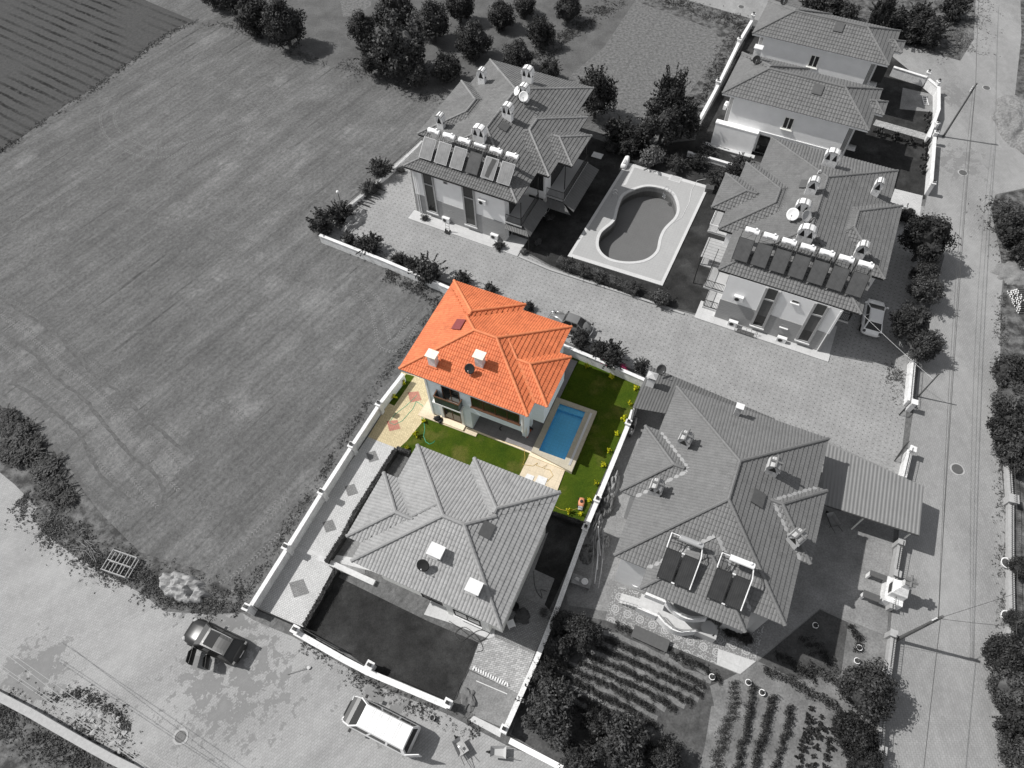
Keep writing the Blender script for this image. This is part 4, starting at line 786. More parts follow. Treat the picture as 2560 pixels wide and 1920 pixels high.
m = MB(); m.box(10.15, 1.6, 2.6, 11.3, 4.6, 2.75); b6 = m.build('balcony', 'greywall', HR.e); balusters(HR, [(10.2, 1.65), (11.25, 1.65), (11.25, 4.5)], 2.75, .9, b6)
windowx(HR, 1.0, 1.5, 2.8, 3.6, 4.9, 'darkwood', sgn=-1); windowx(HR, 10.15, 1.8, 2.8, 3.8, 4.9, 'darkwood'); windowx(HR, 10.15, 1.4, .9, 2.4, 2.0, 'darkwood')
m = MB(); m.tube([(10.0, FR - .1, 5.6), (9.98, FR - .1, .15)], .05, 6); m.build('downpipe', 'plastic', HR.e)
m = MB()
for i in range(5): m.tube([(3.1 + i * .42, -.9, .14), (3.1 + i * .42, -.55, .62)], .015, 4)
m.tube([(3.0, -.9, .14), (4.9, -.9, .14)], .02, 4); m.tube([(3.0, -.55, .62), (4.9, -.55, .62)], .02, 4); m.tube([(3.0, -.9, .14), (3.0, -.55, .62)], .02, 4); m.tube([(4.9, -.9, .14), (4.9, -.55, .62)], .02, 4); m.build('cellar_grille', 'meta', HR.e)
MB().box(3.2, -.88, .1, 4.7, -.5, .13).build('cellar_light', 'hatch', HR.e)
for i in range(7):
    nm = ['leftmost', 'second', 'third', 'middle', 'fifth', 'sixth', 'rightmost'][i]
    solar(HR, .68 + i * 1.505, 1.27, .95, 6.5, 2.2, 7.85, 2.98, 8.05, f'{nm} dark solar heater from the left among seven on the right house', 'solar heaters on the right house', tl=1.12, tx=1.45 + i * 1.49, tr=.25, pm='panel_d')
ac_unit(HR, Z5(445, 890), FR, None, 'white air conditioner high at the left end of the clad wall'); ac_unit(HR, Z5(390, 1145), FR, .14, 'white air conditioner on the pale apron left of the cellar grille', out=.5); ac_unit(HR, Z5(915, 1305), FR, .14, 'white air conditioner on the pale apron right of the cellar grille', out=.5)
# ---- the two new houses at the top right
H2 = House('detached_house', 'lower of the two twin grey roofed houses at the top right', TC(270, 600), -27.7, 5.8, .43, [(0, 0, 14.2, 6.85), (0, .41, 6.9, 7.3), (12.5, 2.9, 15.05, 5.1)])
H1 = House('detached_house', 'upper of the two twin grey roofed houses at the top right', TC(465, 215), -28, 5.8, .43, [(0, 0, 14.1, 6.65), (0, .3, 6.85, 6.9), (12.5, 2.7, 14.9, 4.9)])
for h, f0 in ((H2, .3), (H1, .3)):
    h.rm = 'r_roof'; make_roof(h, 'r_roof', 'r_ridge', amp=.042, wave=.3, course=.42, fascia='cream')
    m = MB(); m.box(1.25, f0, 0, 12.5, 6.3, 5.66); m.box(.7, 1.6, 0, 1.25, 6.2, 5.65); m.box(12.5, .9, 0, 13.1, 6.0, 5.648); m.build('wall', 'twin', h.e)
    m = MB(); m2 = MB()
    for i in range(4): m.box(.92 + i * .08, f0 + .02 + i * .001, .0, .96 + i * .08, f0 + .1, 5.6); m2.box(12.52 + i * .1, f0 + .02, 2.4, 12.57 + i * .1, f0 + .08, 5.6)
    m.build('slatted_screen', 'darkwood', h.e); m2.build('slatted_screen', 'darkwood', h.e)
    window(h, f0, 6.5, 3.55, 7.5, 4.95, frame='whiteC', mull=(1, 0), sill='whiteC', fw=.1)
    if h is H2:
        MB().box(.2, -.3, 0, 4.55, f0 - .002, 2.55).build('annexe', 'twin', h.e); MB().box(.15, -.33, 2.55, 4.6, f0 - .003, 2.66).build('annexe_coping', 'twin', h.e); MB().box(4.6, f0 - .06, 2.55, 12.4, f0 - .003, 2.62).build('string_course', 'twin', h.e)
        window(h, f0, 4.75, .1, 5.95, 2.2, frame='darkwood', name='back_door', mull=(0, 1)); MB().box(-.3, -.8, 0, 5, -.31, .08).build('apron', 'porch', h.e)
        window(h, f0, 8.2, 1.7, 9.2, 2.2, frame='whiteC', fw=.05); window(h, f0, 9.6, .6, 11.8, 2.3, frame='whiteC')
    MB().box(12.5, 1.0, 2.6, 13.9, 5.6, 2.75).build('balcony', 'white', h.e)
    MB().box(13.1, 1.4, 3.0, 14.2, 4.2, 5.64).build('bay', 'darkwood', h.e)
    MB().box(13.3, .6, .0, 14.6, 1.5, .5).build('door_canopy', 'white', h.e)
roof_hatch(H2, TC(885, 580), .85, 1.0); roof_hatch(H1, TC(1020, 180), .85, 1.0)
cap_chimney(H2, TC(480, 390), w=.7, ht=1.3, cap='capgrey'); cap_chimney(H1, TC(640, 5), w=.7, ht=1.3, cap='capgrey')
# ---- the big house at the right
HB = House('detached_house', 'big slate grey roofed house with a curved front porch beside the vegetable garden', Z8(195, 315), -26, 5.8, .43, [(0, 0, 10.95, 13.85), (-1.1, 4.38, 5, 9.8), (5, 4.4, 11.6, 9.85), (2.2, -1.35, 8.85, 5)])
HB.rm = 'b_roof'; make_roof(HB, 'b_roof', 'b_ridge', amp=.03, wave=.22, capr=.12, fascia='greywall', valley=[(10.95, 9.85, -1, -1, 2.6), (10.95, 4.4, -1, 1, 2.6), (-.0, 9.8, 1, -1, 2.6), (0, 4.38, 1, 1, 2.6), (2.2, 0, 1, 1, 3.2), (8.85, 0, -1, 1, 3.2)])
for px, n, r_ in [((725, 790), 1, -.1), ((475, 1215), 2, 0), ((1510, 1030), 1, 0), ((1690, 1650), 1, -.5)]: arch_chimney(HB, Z7(*px), .8, .6, 1.25, n, body='greywall', cross=True, tiles='b_ridge', rot=r_)
q = HB.orf(Z7(1210, 500)); b = MB(); b.box(q.x - .2, q.y, q.z - .3, q.x + .2, q.y + .3, q.z + 1.1); c = b.build('chimney', 'greywall', HB.e); MB().box(q.x - .28, q.y - .08, q.z + 1.1, q.x + .28, q.y + .38, q.z + 1.18).build('cap', 'capgrey', c)
roof_hatch(HB, Z7(1400, 1235), .85, .95)
m = MB(); m.box(.6, .55, 0, 10.3, 13.2, 5.66); m.box(2.8, -.3, 2.6, 8.2, .55, 5.655); m.box(-.4, 5.0, 0, .6, 9.2, 5.65); m.box(8.2, .1, 0, 9.6, .552, 5.648); m.build('wall', 'greywall', HB.e)
MB().box(.5, .3, 0, 2.799, .548, 5.64).build('pale_wall', 'cream', HB.e)
# curved porch: two bowed parapets with rails
def bow(z0, z1, x0, x1, y, dep, th=.18, n=14, name='parapet', m_='white'):
    out = []; inn = []
    for i in range(n + 1):
        u = i / n; x = x0 + (x1 - x0) * u; k = math.sin(math.pi * u) * dep; out.append((x, y - k)); inn.append((x, y - k + th))
    m = MB(); m.loft([[V((*o_, z0)), V((*i_, z0)), V((*i_, z1)), V((*o_, z1))] for o_, i_ in zip(out, inn)]); return m.build(name, m_, HB.e), out
pa, out = bow(2.6, 3.25, 4.05, 6.86, -.72, .5)
m = MB(); m.tube([(x, y + .09, 3.75) for x, y in out], .03, 6); m.tube([(x, y + .09, 3.5) for x, y in out], .02, 6)
for i in range(0, len(out), 3): m.tube([(out[i][0], out[i][1] + .09, 3.25), (out[i][0], out[i][1] + .09, 3.75)], .02, 5)
m.build('rail', 'tankm', pa)
MB().prism([(2.74, -.3), (2.74, -.6)] + [(x, y + .02) for x, y in out] + [(6.86, -.3)], 2.5, 2.6).build('balcony_slab', 'greywall', HB.e)
pb, out = bow(.0, 1.0, 4.0, 6.72, -1.1, .5)
m = MB(); m.tube([(x, y + .09, 1.45) for x, y in out], .03, 6); m.tube([(x, y + .09, 1.22) for x, y in out], .02, 6)
for i in range(0, len(out), 3): m.tube([(out[i][0], out[i][1] + .09, 1.0), (out[i][0], out[i][1] + .09, 1.45)], .02, 5)
m.build('rail', 'tankm', pb)
MB().prism([(2.62, -.0), (2.62, -1.0), (4.0, -1.05)] + [(x, y + .05) for x, y in out[1:-1]] + [(6.72, -1.02), (8.0, -1.0), (8.0, -.0)], 0, .62).build('porch_floor', 'porch', HB.e)
MB().box(2.62, -1.18, 0, 4.0, -1.0, 1.0).build('parapet', 'white', HB.e); MB().box(2.74, -.75, 2.5, 4.05, -.58, 3.2).build('parapet', 'white', HB.e); m = MB(); m.box(7.9, -1.1, 0, 8.05, -.4, 1.1); m.box(6.72, -1.1, 0, 7.9, -.95, 1.097); m.build('parapet', 'greywall', HB.e)
m = MB()
for i in range(5): m.box(2.62 - (i + 1) * .26, -1.05, 0, 2.62 - i * .26, -.35, .5 - i * .1)
m.build('steps', 'apron', HB.e); m = MB(); m.tube([(1.3, -1.1, .9), (2.6, -1.1, 1.35)], .025, 5)
for i in range(6): m.tube([(1.35 + i * .24, -1.1, .1), (1.35 + i * .24, -1.1, .93 + i * .077)], .015, 4)
m.build('stair_rail', 'tankm', HB.e)
window(HB, -.3, 3.4, 2.75, 4.8, 4.9, frame='whiteC', name='balcony_door'); window(HB, -.3, 5.4, 3.4, 7.4, 4.9, frame='whiteC', sill='white'); window(HB, .55, 4.2, .65, 5.6, 2.5, frame='whiteC', name='front_door')
for i, x in enumerate((2.88, 6.05)):
    solar(HB, x, .98, -.5, 6.62, 1.15, 7.62, 1.95, 7.95, ['twin panel solar heater with a steel tank, left of the pair on the big house', 'twin panel solar heater with a white tank, right of the pair on the big house'][i], 'solar heaters on the big house', pm='panel_k', tank=['tankm', 'tank'][i], npan=2, tl=1.5, pipe='white', tr=.2, tx=x + 1.25)
# lean-to along its north side, with ribbed sheet roof, and the carport
lt = thing('lean_to', 'dark ribbed metal lean-to roof along the back of the big house', 'lean-to')
def sheet_roof(t, quad, n, m_, name='sheet_roof'):
    a, b, c, d = quad; k = n * 4; m = MB(); pr = [0, .0, 1, 1]
    r0 = [a.lerp(b, i / k) + V((0, 0, .03 * pr[i % 4])) for i in range(k + 1)]; r1 = [d.lerp(c, i / k) + V((0, 0, .03 * pr[i % 4])) for i in range(k + 1)]; e = V((0, 0, -.06))
    m.loft([r0 + [q + e for q in r0[::-1]], r1 + [q + e for q in r1[::-1]]]); return m.build(name, m_, t)
a, b, c, d = P(Z7(445, 55), 2.9), P(Z7(1560, 525), 2.9), P(Z7(1380, 800), 3.6), P(Z7(290, 425), 3.3)
sheet_roof(lt, [a, b, P(Z7(1500, 640), 3.4), d], 44, 'corr2')
m = MB(); u = (b - a).normalized(); v = V((-u.y, u.x, 0))
for f in (.02, .33, .66, .97): q = a.lerp(b, f) - v * .15; m.tube([(q.x, q.y, 0), (q.x, q.y, 2.88)], .06, 6)
q = d - v * -.3 + u * .15; m.tube([(q.x, q.y, 0), (q.x, q.y, 3.2)], .06, 6); m.build('post', 'meta', lt)
m = MB(); wa, wb = a.lerp(d, .06) + u * .1, a.lerp(d, .95) + u * .1; n_ = (wb - wa).normalized(); s = V((n_.y, -n_.x, 0)) * .08
m.prism([tuple((wa + s)[:2]), tuple((wb + s)[:2]), tuple((wb - s)[:2]), tuple((wa - s)[:2])], 0, 2.75); m.build('wall', 'greywall', lt)
q = P(Z7(440, 235), 3.2); m = MB(Matrix.Translation((q.x, q.y, 0)) @ Matrix.Rotation(R(-26), 4, 'Z')); m.box(-.3, 0, .0, .3, .45, 4.1); c_ = m.build('chimney', 'cream', lt); m = MB(Matrix.Translation((q.x, q.y, 0)) @ Matrix.Rotation(R(-26), 4, 'Z')); m.box(-.33, -.03, 4.1, .33, .48, 4.2); m.loft([[V((-.4, -.1, 4.45)), V((.4, -.1, 4.45)), V((.4, .55, 4.45)), V((-.4, .55, 4.45))], [V((-.05, .2, 4.65)), V((.05, .2, 4.65)), V((.05, .25, 4.65)), V((-.05, .25, 4.65))]]); m.box(-.25, .02, 4.2, -.2, .42, 4.45); m.box(.2, .02, 4.2, .25, .42, 4.45); m.build('cowl', 'greywall', c_)
dish(P(Z7(530, 130), 2.95), .42, R(-75), R(38), 'dark satellite dish on the corner of the lean-to roof', 'hatch', .75)
cp_ = thing('carport', 'ribbed metal carport roof between the big house and the lane', 'carport')
a, b, c, d = P(TF(945, 1205), 3.0), P(TF(1568, 1482), 3.0), P(TI(1540, 150), 2.7), P(TF(890, 1585), 2.7)
sheet_roof(cp_, [a, b, c, d], 26, 'corr'); m = MB()
for q in (a.lerp(c, .03), a.lerp(b, .97).lerp(c, .03), a.lerp(b, .5).lerp(d.lerp(c, .5), .03), c.lerp(a, .05), c.lerp(d, .5).lerp(a, .04), d.lerp(b, .05)): m.tube([(q.x, q.y, 0), (q.x, q.y, 2.62)], .06, 6)
m.build('post', 'whiteC', cp_); m = MB(); m.tube([c + V((0, 0, -.1)), d + V((0, 0, -.1))], .05, 5); m.tube([a + V((0, 0, -.1)), b + V((0, 0, -.1))], .05, 5); m.build('beam', 'meta', cp_)
# dishes
q = HO.orf(Z1(835, 1075)); dish(HO.w(*q), .40, R(-110), R(38), 'black satellite dish on the orange roof beside a chimney', 'black', .62)
q = HG.orf(Z6(790, 1140)); dish(HG.w(*q), .42, R(-105), R(42), 'black satellite dish on the pale grey roof beside a chimney', 'black', .6)
q = HT.orf(Z3(1300, 470)); dish(HT.w(*q), .42, R(-160), R(35), 'left white dish of the two on the weathered roof chimney', 'whitep', .8, 'dishes on the weathered roof'); q = HT.orf(Z3(1370, 540)); dish(HT.w(*q), .46, R(-100), R(35), 'right white dish of the two on the weathered roof chimney', 'whitep', .9, 'dishes on the weathered roof')
q = HR.orf(Z4(1000, 860)); dish(HR.w(*q), .50, R(-125), R(38), 'left white dish of the pair before the middle chimney of the right house', 'whitep', .75, 'dishes on the right house'); q = HR.orf(Z4(1140, 880)); dish(HR.w(*q), .50, R(-65), R(38), 'right white dish of the pair before the middle chimney of the right house', 'greywall', .75, 'dishes on the right house')
q = H2.orf(TC(485, 410)); dish(H2.w(q.x, q.y - .1, q.z), .38, R(-110), R(35), 'black satellite dish on the lower twin house roof', 'black', .5); q = H1.orf(TC(660, 35)); dish(H1.w(*q), .38, R(-110), R(35), 'black satellite dish on the upper twin house roof', 'black', .5)
# ---------------------------------------------------------------- walls with pillars
def wall(name, label, tops, h, th, m_='white', cap=None, pillars=(), lamp=True, cat='wall', group=None, rail=None, coping=.0, pw=.36, ph=.35):
    """free-standing wall; 'tops' are photo points on the centre of its top"""
    pts = [P(p, h) for p in tops]; o = pts[0].copy(); o.z = 0; t = thing(name, label, cat, o, 0, group)
    def rib(m, a, b, z0, z1, w_):
        d = (b - a); d.z = 0; d.normalize(); s = V((-d.y, d.x, 0)) * w_ / 2; a2 = a - d * (w_ * .45 if a is not pts[0] else 0); b2 = b
        m.prism([tuple((a2 + s - o)[:2]), tuple((b2 + s - o)[:2]), tuple((b2 - s - o)[:2]), tuple((a2 - s - o)[:2])], z0, z1)
    for i, (a, b) in enumerate(zip(pts, pts[1:])):
        m = MB(); rib(m, a, b, 0, h - .06 - i * .003, th); m.build('wall_panel', m_, t)
        m = MB(); rib(m, a, b, h - .06 - i * .003, h - i * .003, th + .1); m.build('coping', cap or m_, t)
        if rail:
            m = MB(); L = (b - a).length; n = int(L / .16); up = V((0, 0, rail))
            m.tube([a - o + up, b - o + up], .02, 4); m.tube([a - o + up * .15, b - o + up * .15], .02, 4)
            for k in range(n + 1): q = a.lerp(b, k / n) - o; m.tube([q, q + up], .011, 4)
            m.build('railing', 'meta', t)
    for px in pillars:
        q = P(px, h + ph) - o; d = pts[1] - pts[0]; an = math.atan2(d.y, d.x)
        M = Matrix.Translation((q.x, q.y, 0)) @ Matrix.Rotation(an, 4, 'Z'); m = MB(M); m.box(-pw / 2, -pw / 2, 0, pw / 2, pw / 2, h + ph); m.box(-pw / 2 - .06, -pw / 2 - .06, h + ph, pw / 2 + .06, pw / 2 + .06, h + ph + .06); pl = m.build('pillar', m_, t)
        if lamp:
            m = MB(M); z = h + ph + .06; m.box(-.1, -.1, z, .1, .1, z + .03); m.box(-.11, -.11, z + .2, .11, .11, z + .24)
            for a_, b_ in ((-1, -1), (1, -1), (1, 1), (-1, 1)): m.box(a_ * .09 - .012, b_ * .09 - .012, z + .03, a_ * .09 + .012, b_ * .09 + .012, z + .2)
            lm = m.build('pillar_lamp', 'black', pl); m = MB(M); m.box(-.07, -.07, z + .03, .07, .07, z + .2); m.build('lamp_glass', 'plastic', lm)
    return t
wall('boundary_wall', 'long white wall with lamp pillars between the ploughed field and the villas', T(TG, (1610, 605), (1840, 240)) + T(TD, (2065, 1525)) + T(TE, (75, 1220), (250, 955), (405, 755)), 1.15, .2, pillars=T(TG, (1582, 612), (1835, 222)) + T(TD, (2065, 1515)) + T(TE, (72, 1215), (248, 948)))
wall('boundary_wall', 'low white front wall of the pale grey villa along the street', T(TG, (1895, 770), (2212, 950)) + T(TH, (180, 1030), (690, 1245)), .75, .3, pillars=T(TG, (1897, 755)) + T(TH, (190, 985), (692, 1228)), pw=.42)
wall('boundary_wall', 'long white wall between the villas and the cluttered side yard', T(TH, (1060, 1405), (1270, 930), (1395, 620), (1580, 105)) + T(TE, (1655, 1570), (1855, 1080), (1885, 990)), 1.1, .24, 'white', pillars=T(TH, (1055, 1395), (1580, 98)) + T(TE, (1655, 1562), (1855, 1070)))
wall('boundary_wall', 'white wall with creepers between the green lawn and the paved drive', T(TE, (1425, 568), (1660, 665), (1960, 795)), 1.1, .2, 'white')
wall('boundary_wall', 'white rendered wall at the left end of the paved drive beside the field', T(DD, (690, 507), (830, 562), (985, 628)), 1.0, .2, 'white')
wall('boundary_wall', 'low white wall with iron railing behind the weathered roofed house', T(TB, (20, 1350), (170, 1230), (350, 1075), (530, 905)), .5, .2, 'white', rail=.55)
wall('boundary_wall', 'white wall with lamp pillars along the mown plot at the top', T(TC, (462, 130), (378, 270), (245, 545), (115, 785)), 1.15, .22, pillars=T(TC, (472, 95), (382, 250), (245, 520)))
wall('boundary_wall', 'short white wall north of the upper twin house yard', T(TC, (1375, 428), (1590, 495)), 1.15, .22, pillars=T(TC, (1600, 465),))
wall('boundary_wall', 'white wall of the upper twin house yard along the lane', T(TC, (1600, 505), (1665, 560), (1665, 700), (1600, 880)), 1.15, .24, pillars=T(TC, (1665, 525), (1655, 790)))
wall('boundary_wall', 'white wall of the lower twin house yard along the lane', T(TC, (1640, 880), (1615, 1190)), 1.15, .24, pillars=T(TC, (1650, 850), (1630, 1175)))
wall('garden_wall', 'low white wall behind the shrubs north of the pool deck', T(TC, (50, 975), (200, 1015), (355, 1060)), .6, .2, 'white')
wall('boundary_wall', 'whitewashed wall with railing between the drive and the lane', T(TF, (1505, 665), (1480, 930)), .9, .3, 'white', rail=.5, pillars=T(TF, (1510, 940),), lamp=False)
wall('boundary_wall', 'short whitewashed wall with railing right of the gate opening', T(TF, (1480, 1250), (1440, 1420)), .9, .3, 'white', rail=.5, pillars=T(TF, (1500, 1240),), lamp=False)
wall('boundary_wall', 'grey concrete wall of the big house yard along the lane', T(TI, (1420, 200), (1385, 400), (1365, 620)), .8, .26, 'collar', rail=.5, pillars=T(TI, (1425, 190), (1400, 395)), lamp=False)
wall('boundary_wall', 'grey garden wall with blocks along the lane by the pole', T(TI, (1375, 800), (1345, 1040), (1300, 1380), (1285, 1646), (1270, 1900)), .7, .26, 'collar', rail=.5, pillars=T(TI, (1375, 780), (1340, 1020), (1305, 1530)), lamp=False)
wall('boundary_wall', 'pale wall with railing and planters on the far side of the lane', T(TF, (2110, 1290), (2130, 1600)) + T(TI, (2130, 330), (2135, 620), (2120, 850)), .5, .3, 'collar', rail=.7, pillars=T(TF, (2145, 1560),) + T(TI, (2150, 850),), lamp=False, pw=.6)
wall('boundary_wall', 'rough pale retaining wall in the lower left corner', T(TG, (-600, 900), (0, 1190), (190, 1290), (380, 1400), (520, 1480), (700, 1580), (860, 1660), (1200, 1860)), .8, .42, 'collar')
wall('kerb_wall', 'low pale kerb between the pool hedge and the drive', T(TE, (1150, 0), (1350, 85), (1990, 290), (2212, 370)), .14, .1, 'collar')
wall('kerb_wall', 'rough wall stub with slabs below the garden trees', T(TH, (1090, 1470), (1340, 1600), (1700, 1790)), .4, .25, 'cream')
wall('terrace_wall', 'low white wall in front of the pale grey villa', T(TH, (-140, 290), (220, 455)), .32, .3, 'porch')
# hedges
def leaf_quads(mb, c, rad, n, sz, rnd, shell=.55):
    for _ in range(n):
        d = V((rnd.gauss(0, 1), rnd.gauss(0, 1), rnd.gauss(0, 1))).normalized(); r = shell + (1 - shell) * rnd.random(); p = V((c[0] + d.x * rad[0] * r, c[1] + d.y * rad[1] * r, c[2] + d.z * rad[2] * r))
        nn = (d + V((rnd.uniform(-1, 1), rnd.uniform(-1, 1), rnd.uniform(-.4, 1))) * .8).normalized(); a = nn.orthogonal().normalized(); a.rotate(Matrix.Rotation(rnd.random() * 6.28, 3, nn)); b = nn.cross(a); s = sz * rnd.uniform(.6, 1.3)
        mb.add([p - a * s, p + b * s * .5, p + a * s, p - b * s * .5], [(0, 1, 2, 3)])
def hedge(label, pts, z, w_, h_, m_='leaf', dens=260, core=True, name='hedge'):
    mb = MB(); rnd = random.Random(len(label)); pp = [P(p, z) for p in pts]; o = pp[0].copy(); o.z = 0
    for a, b in zip(pp, pp[1:]):
        a, b = a - o, b - o; a.z = b.z = 0; d = (b - a); L = d.length; d.normalize(); s = V((-d.y, d.x, 0)) * w_ / 2 * .8
        if core: mb.prism([tuple((a + s)[:2]), tuple((b + s)[:2]), tuple((b - s)[:2]), tuple((a - s)[:2])], 0, h_ * .9)
        for i in range(int(L * dens)):
            u = rnd.random(); q = a + d * u * L; side = rnd.random()
            if side < .5: q = q + V((-d.y, d.x, 0)) * rnd.uniform(-.5, .5) * w_; q.z = h_ * rnd.uniform(.88, 1.02); nn = V((rnd.uniform(-.7, .7), rnd.uniform(-.7, .7), 1))
            else: sg_ = rnd.choice((-1, 1)); q = q + V((-d.y, d.x, 0)) * sg_ * w_ * rnd.uniform(.4, .52); q.z = h_ * rnd.random(); nn = V((-d.y * sg_, d.x * sg_, rnd.uniform(-.3, .9)))
            nn.normalize(); x = nn.orthogonal().normalized(); x.rotate(Matrix.Rotation(rnd.random() * 6.28, 3, nn)); y = nn.cross(x); sz = rnd.uniform(.03, .07); mb.add([q - x * sz, q + y * sz * .6, q + x * sz, q - y * sz * .6], [(0, 1, 2, 3)])
    ob = mb.build(name, m_, label=label, cat='hedge'); ob.location = o; return ob
hedge('narrow clipped dark hedge beside the white block drive', T(TE, (360, 1238), (100, 1640)) + T(TG, (2205, 150), (2095, 320)), .7, .35, .8)
hedge('clipped dark hedge between the block drive and the grey front lawn', T(TG, (2165, 365), (1955, 735)), .7, .35, .8)
hedge('short clipped hedge at the corner of the green lawn', T(TE, (365, 1235), (450, 1265)), .7, .35, .8)
hedge('low clipped hedge ending the green lawn at the bottom', T(TH, (1350, 0), (1590, 82)), .5, .3, .6)
hedge('long rounded hedge between the pool deck and the drive', T(TE, (1400, 30), (1500, 70), (1640, 110), (1780, 170), (1910, 230)), .5, .95, .85, 'leaf2', 420)
hedge('low hedge strip between the two twin house yards', T(TC, (1250, 825), (1590, 925)), .3, .8, .35, 'leaf', 300)
# ---------------------------------------------------------------- trees and shrubs
def crown(seed, n, sz, nc=34, flat=1., core=.72, spike=0., spread=.34):
    rnd = random.Random(seed); mb = MB(); mb.blob((0, 0, 0), (core, core, core * flat), seed, .28, 3)
    cl = []
    for i in range(nc):
        d = V((rnd.gauss(0, 1), rnd.gauss(0, 1), rnd.gauss(0, 1) + .25)).normalized(); r = rnd.uniform(.45, .82) * (1 + .25 * mnoise.noise(d * 1.7 + V((seed, 0, 0)))); cl.append((d * r, rnd.uniform(.75, 1.3) * spread))
    for c, r in cl: leaf_quads(mb, (c.x, c.y, c.z * flat), (r, r, r * flat), n // nc, sz, rnd, .5)
    if spike:
        for i in range(int(spike)):
            d = V((rnd.gauss(0, 1), rnd.gauss(0, 1), abs(rnd.gauss(0, 1)))).normalized()
            for k in range(7): q = d * (.8 + .07 * k); leaf_quads(mb, (q.x, q.y, q.z * flat), (.05, .05, .05), 3, sz, rnd, .2)
    me = bpy.data.meshes.new('crown'); me.from_pydata(mb.v, [], mb.f); me.update(); return me
CR = [crown(1, 9500, .052, 60, core=.62, spread=.30), crown(2, 9500, .052, 54, core=.6, spread=.32), crown(3, 8500, .058, 60, spread=.26, core=.52, spike=34), crown(4, 8500, .058, 46, spread=.34, core=.52, spike=22)]
CS = [crown(11, 2600, .085, 30, core=.55, spike=16), crown(12, 2600, .085, 30, core=.5, spike=34), crown(13, 2400, .09, 26, core=.55, spike=6)]
CT = [crown(21, 170, .26, 6, core=.4, spike=3), crown(22, 150, .3, 5, core=.35, spike=5)]
CM_ = {}
def cmesh(me, m_):
    k = (me.name, m_)
    if k not in CM_: c = me.copy(); c.materials.clear(); c.materials.append(G[m_]); c.name = 'crown'; CM_[k] = c
    return CM_[k]
tr_ = MB(); tr_.tube([(0, 0, 0), (.04, .02, .5), (0, 0, 1.0)], .11, 8, .07)
for k in range(5): an = k * 1.26; tr_.tube([(0, 0, .8), (math.cos(an) * .28, math.sin(an) * .28, 1.15), (math.cos(an) * .5, math.sin(an) * .5, 1.5)], .05, 5, .02)
TRM = bpy.data.meshes.new('trunk'); TRM.from_pydata(tr_.v, [], tr_.f); TRM.materials.append(G['bark'])
rt = random.Random(5)
def rad_of(p, rpx, z): q = P(p, z); return rpx * (q - V((0, 0, CAM_H))).length / 1512, q
def tree(x, y, rpx, label, var=0, m_='leaf', hz=1.05, group=None, name='tree', cat='tree', zc=1.0, low=False):
    r, q = rad_of(DD(x, y), rpx, 2.2); h = max(r * zc, .9); r, q = rad_of(DD(x, y), rpx, h); t = thing(name, label, cat, (q.x, q.y, 0), 0, group); c = bpy.data.objects.new('crown', cmesh(CR[var], m_)); COL.objects.link(c); c.parent = t
    c.location = (0, 0, h); c.scale = (r, r, r * hz * .95); c.rotation_euler = (0, 0, rt.random() * 6.28)
    k = bpy.data.objects.new('trunk', TRM); COL.objects.link(k); k.parent = t; k.scale = (r * .8, r * .8, h * .62); return t
def shrub(x, y, rpx, label, var=0, m_='leaf', flat=.85, group=None, name='shrub', cat='shrub', meshes=None, z0=0.):
    r, q = rad_of(DD(x, y), rpx, .5); r, q = rad_of(DD(x, y), rpx, z0 + r * flat * .7); o = bpy.data.objects.new(name, cmesh((meshes or CS)[var], m_)); COL.objects.link(o); o.location = (q.x, q.y, z0 + r * flat * .72); o.scale = (r, r, r * flat); o.rotation_euler = (0, 0, rt.random() * 6.28)
    return tag(o, label, cat, group)
OR = 'orchard trees'
for a in [(612, 52, 44, 'round dark tree at the right end of the row by the ploughed plot', 0), (545, 30, 36, 'second dark tree from the right in the row by the ploughed plot', 1), (505, -4, 30, 'third dark tree from the right in the row by the ploughed plot', 0), (465, -14, 26, 'leftmost tree cut by the top edge beside the ploughed plot', 1),
          (783, 64, 35, 'leftmost orchard tree standing apart at the mown strip', 0), (850, 22, 46, 'dark orchard tree at the top, above the spreading one', 1), (934, 48, 42, 'tall dark orchard tree right of the spreading one', 0), (1022, 84, 42, 'roundest orchard tree left of the weathered roof chimneys', 1), (992, 12, 36, 'orchard tree at the top edge between two taller ones', 0), (1083, 30, 32, 'round orchard tree in open soil near the top', 1), (1167, 72, 31, 'lighter orchard tree left of the mown plot', 3), (1228, 18, 32, 'orchard tree at the upper corner of the mown plot', 0), (1118, 118, 36, 'dark orchard tree touching the weathered roof ridge', 1), (1187, 150, 24, 'slim orchard tree at the left edge of the mown plot', 2), (964, 146, 31, 'small round orchard tree left of the weathered roof', 3), (1135, 8, 26, 'orchard tree cut by the top edge in deep shade', 1)]:
    tree(a[0], a[1], a[2] * (.9 if a[0] > 700 else 1), *a[3:], group=OR)
tree(862, 100, 58, 'large spreading tree with ragged edges in the orchard', 2, 'leaf2', group=OR); tree(812, 125, 36, 'left lobe tree leaning from the large spreading tree', 2, 'leaf', group=OR); tree(898, 160, 28, 'small ragged tree below the large spreading tree', 2, 'leaf2', group=OR)
tree(1288, 205, 38, 'dark tree behind the right corner of the weathered roof', 3, zc=1.4, hz=1.4); tree(1450, 215, 34, 'tall upright tree at the top of the pool garden', 2, zc=2.3, hz=1.9); tree(1432, 262, 46, 'broad dark tree below the tall upright one', 2, zc=1.3); tree(1478, 262, 34, 'dark tree right of the tall upright one', 3, zc=1.2)
SH = 'shrubs north of the pool'
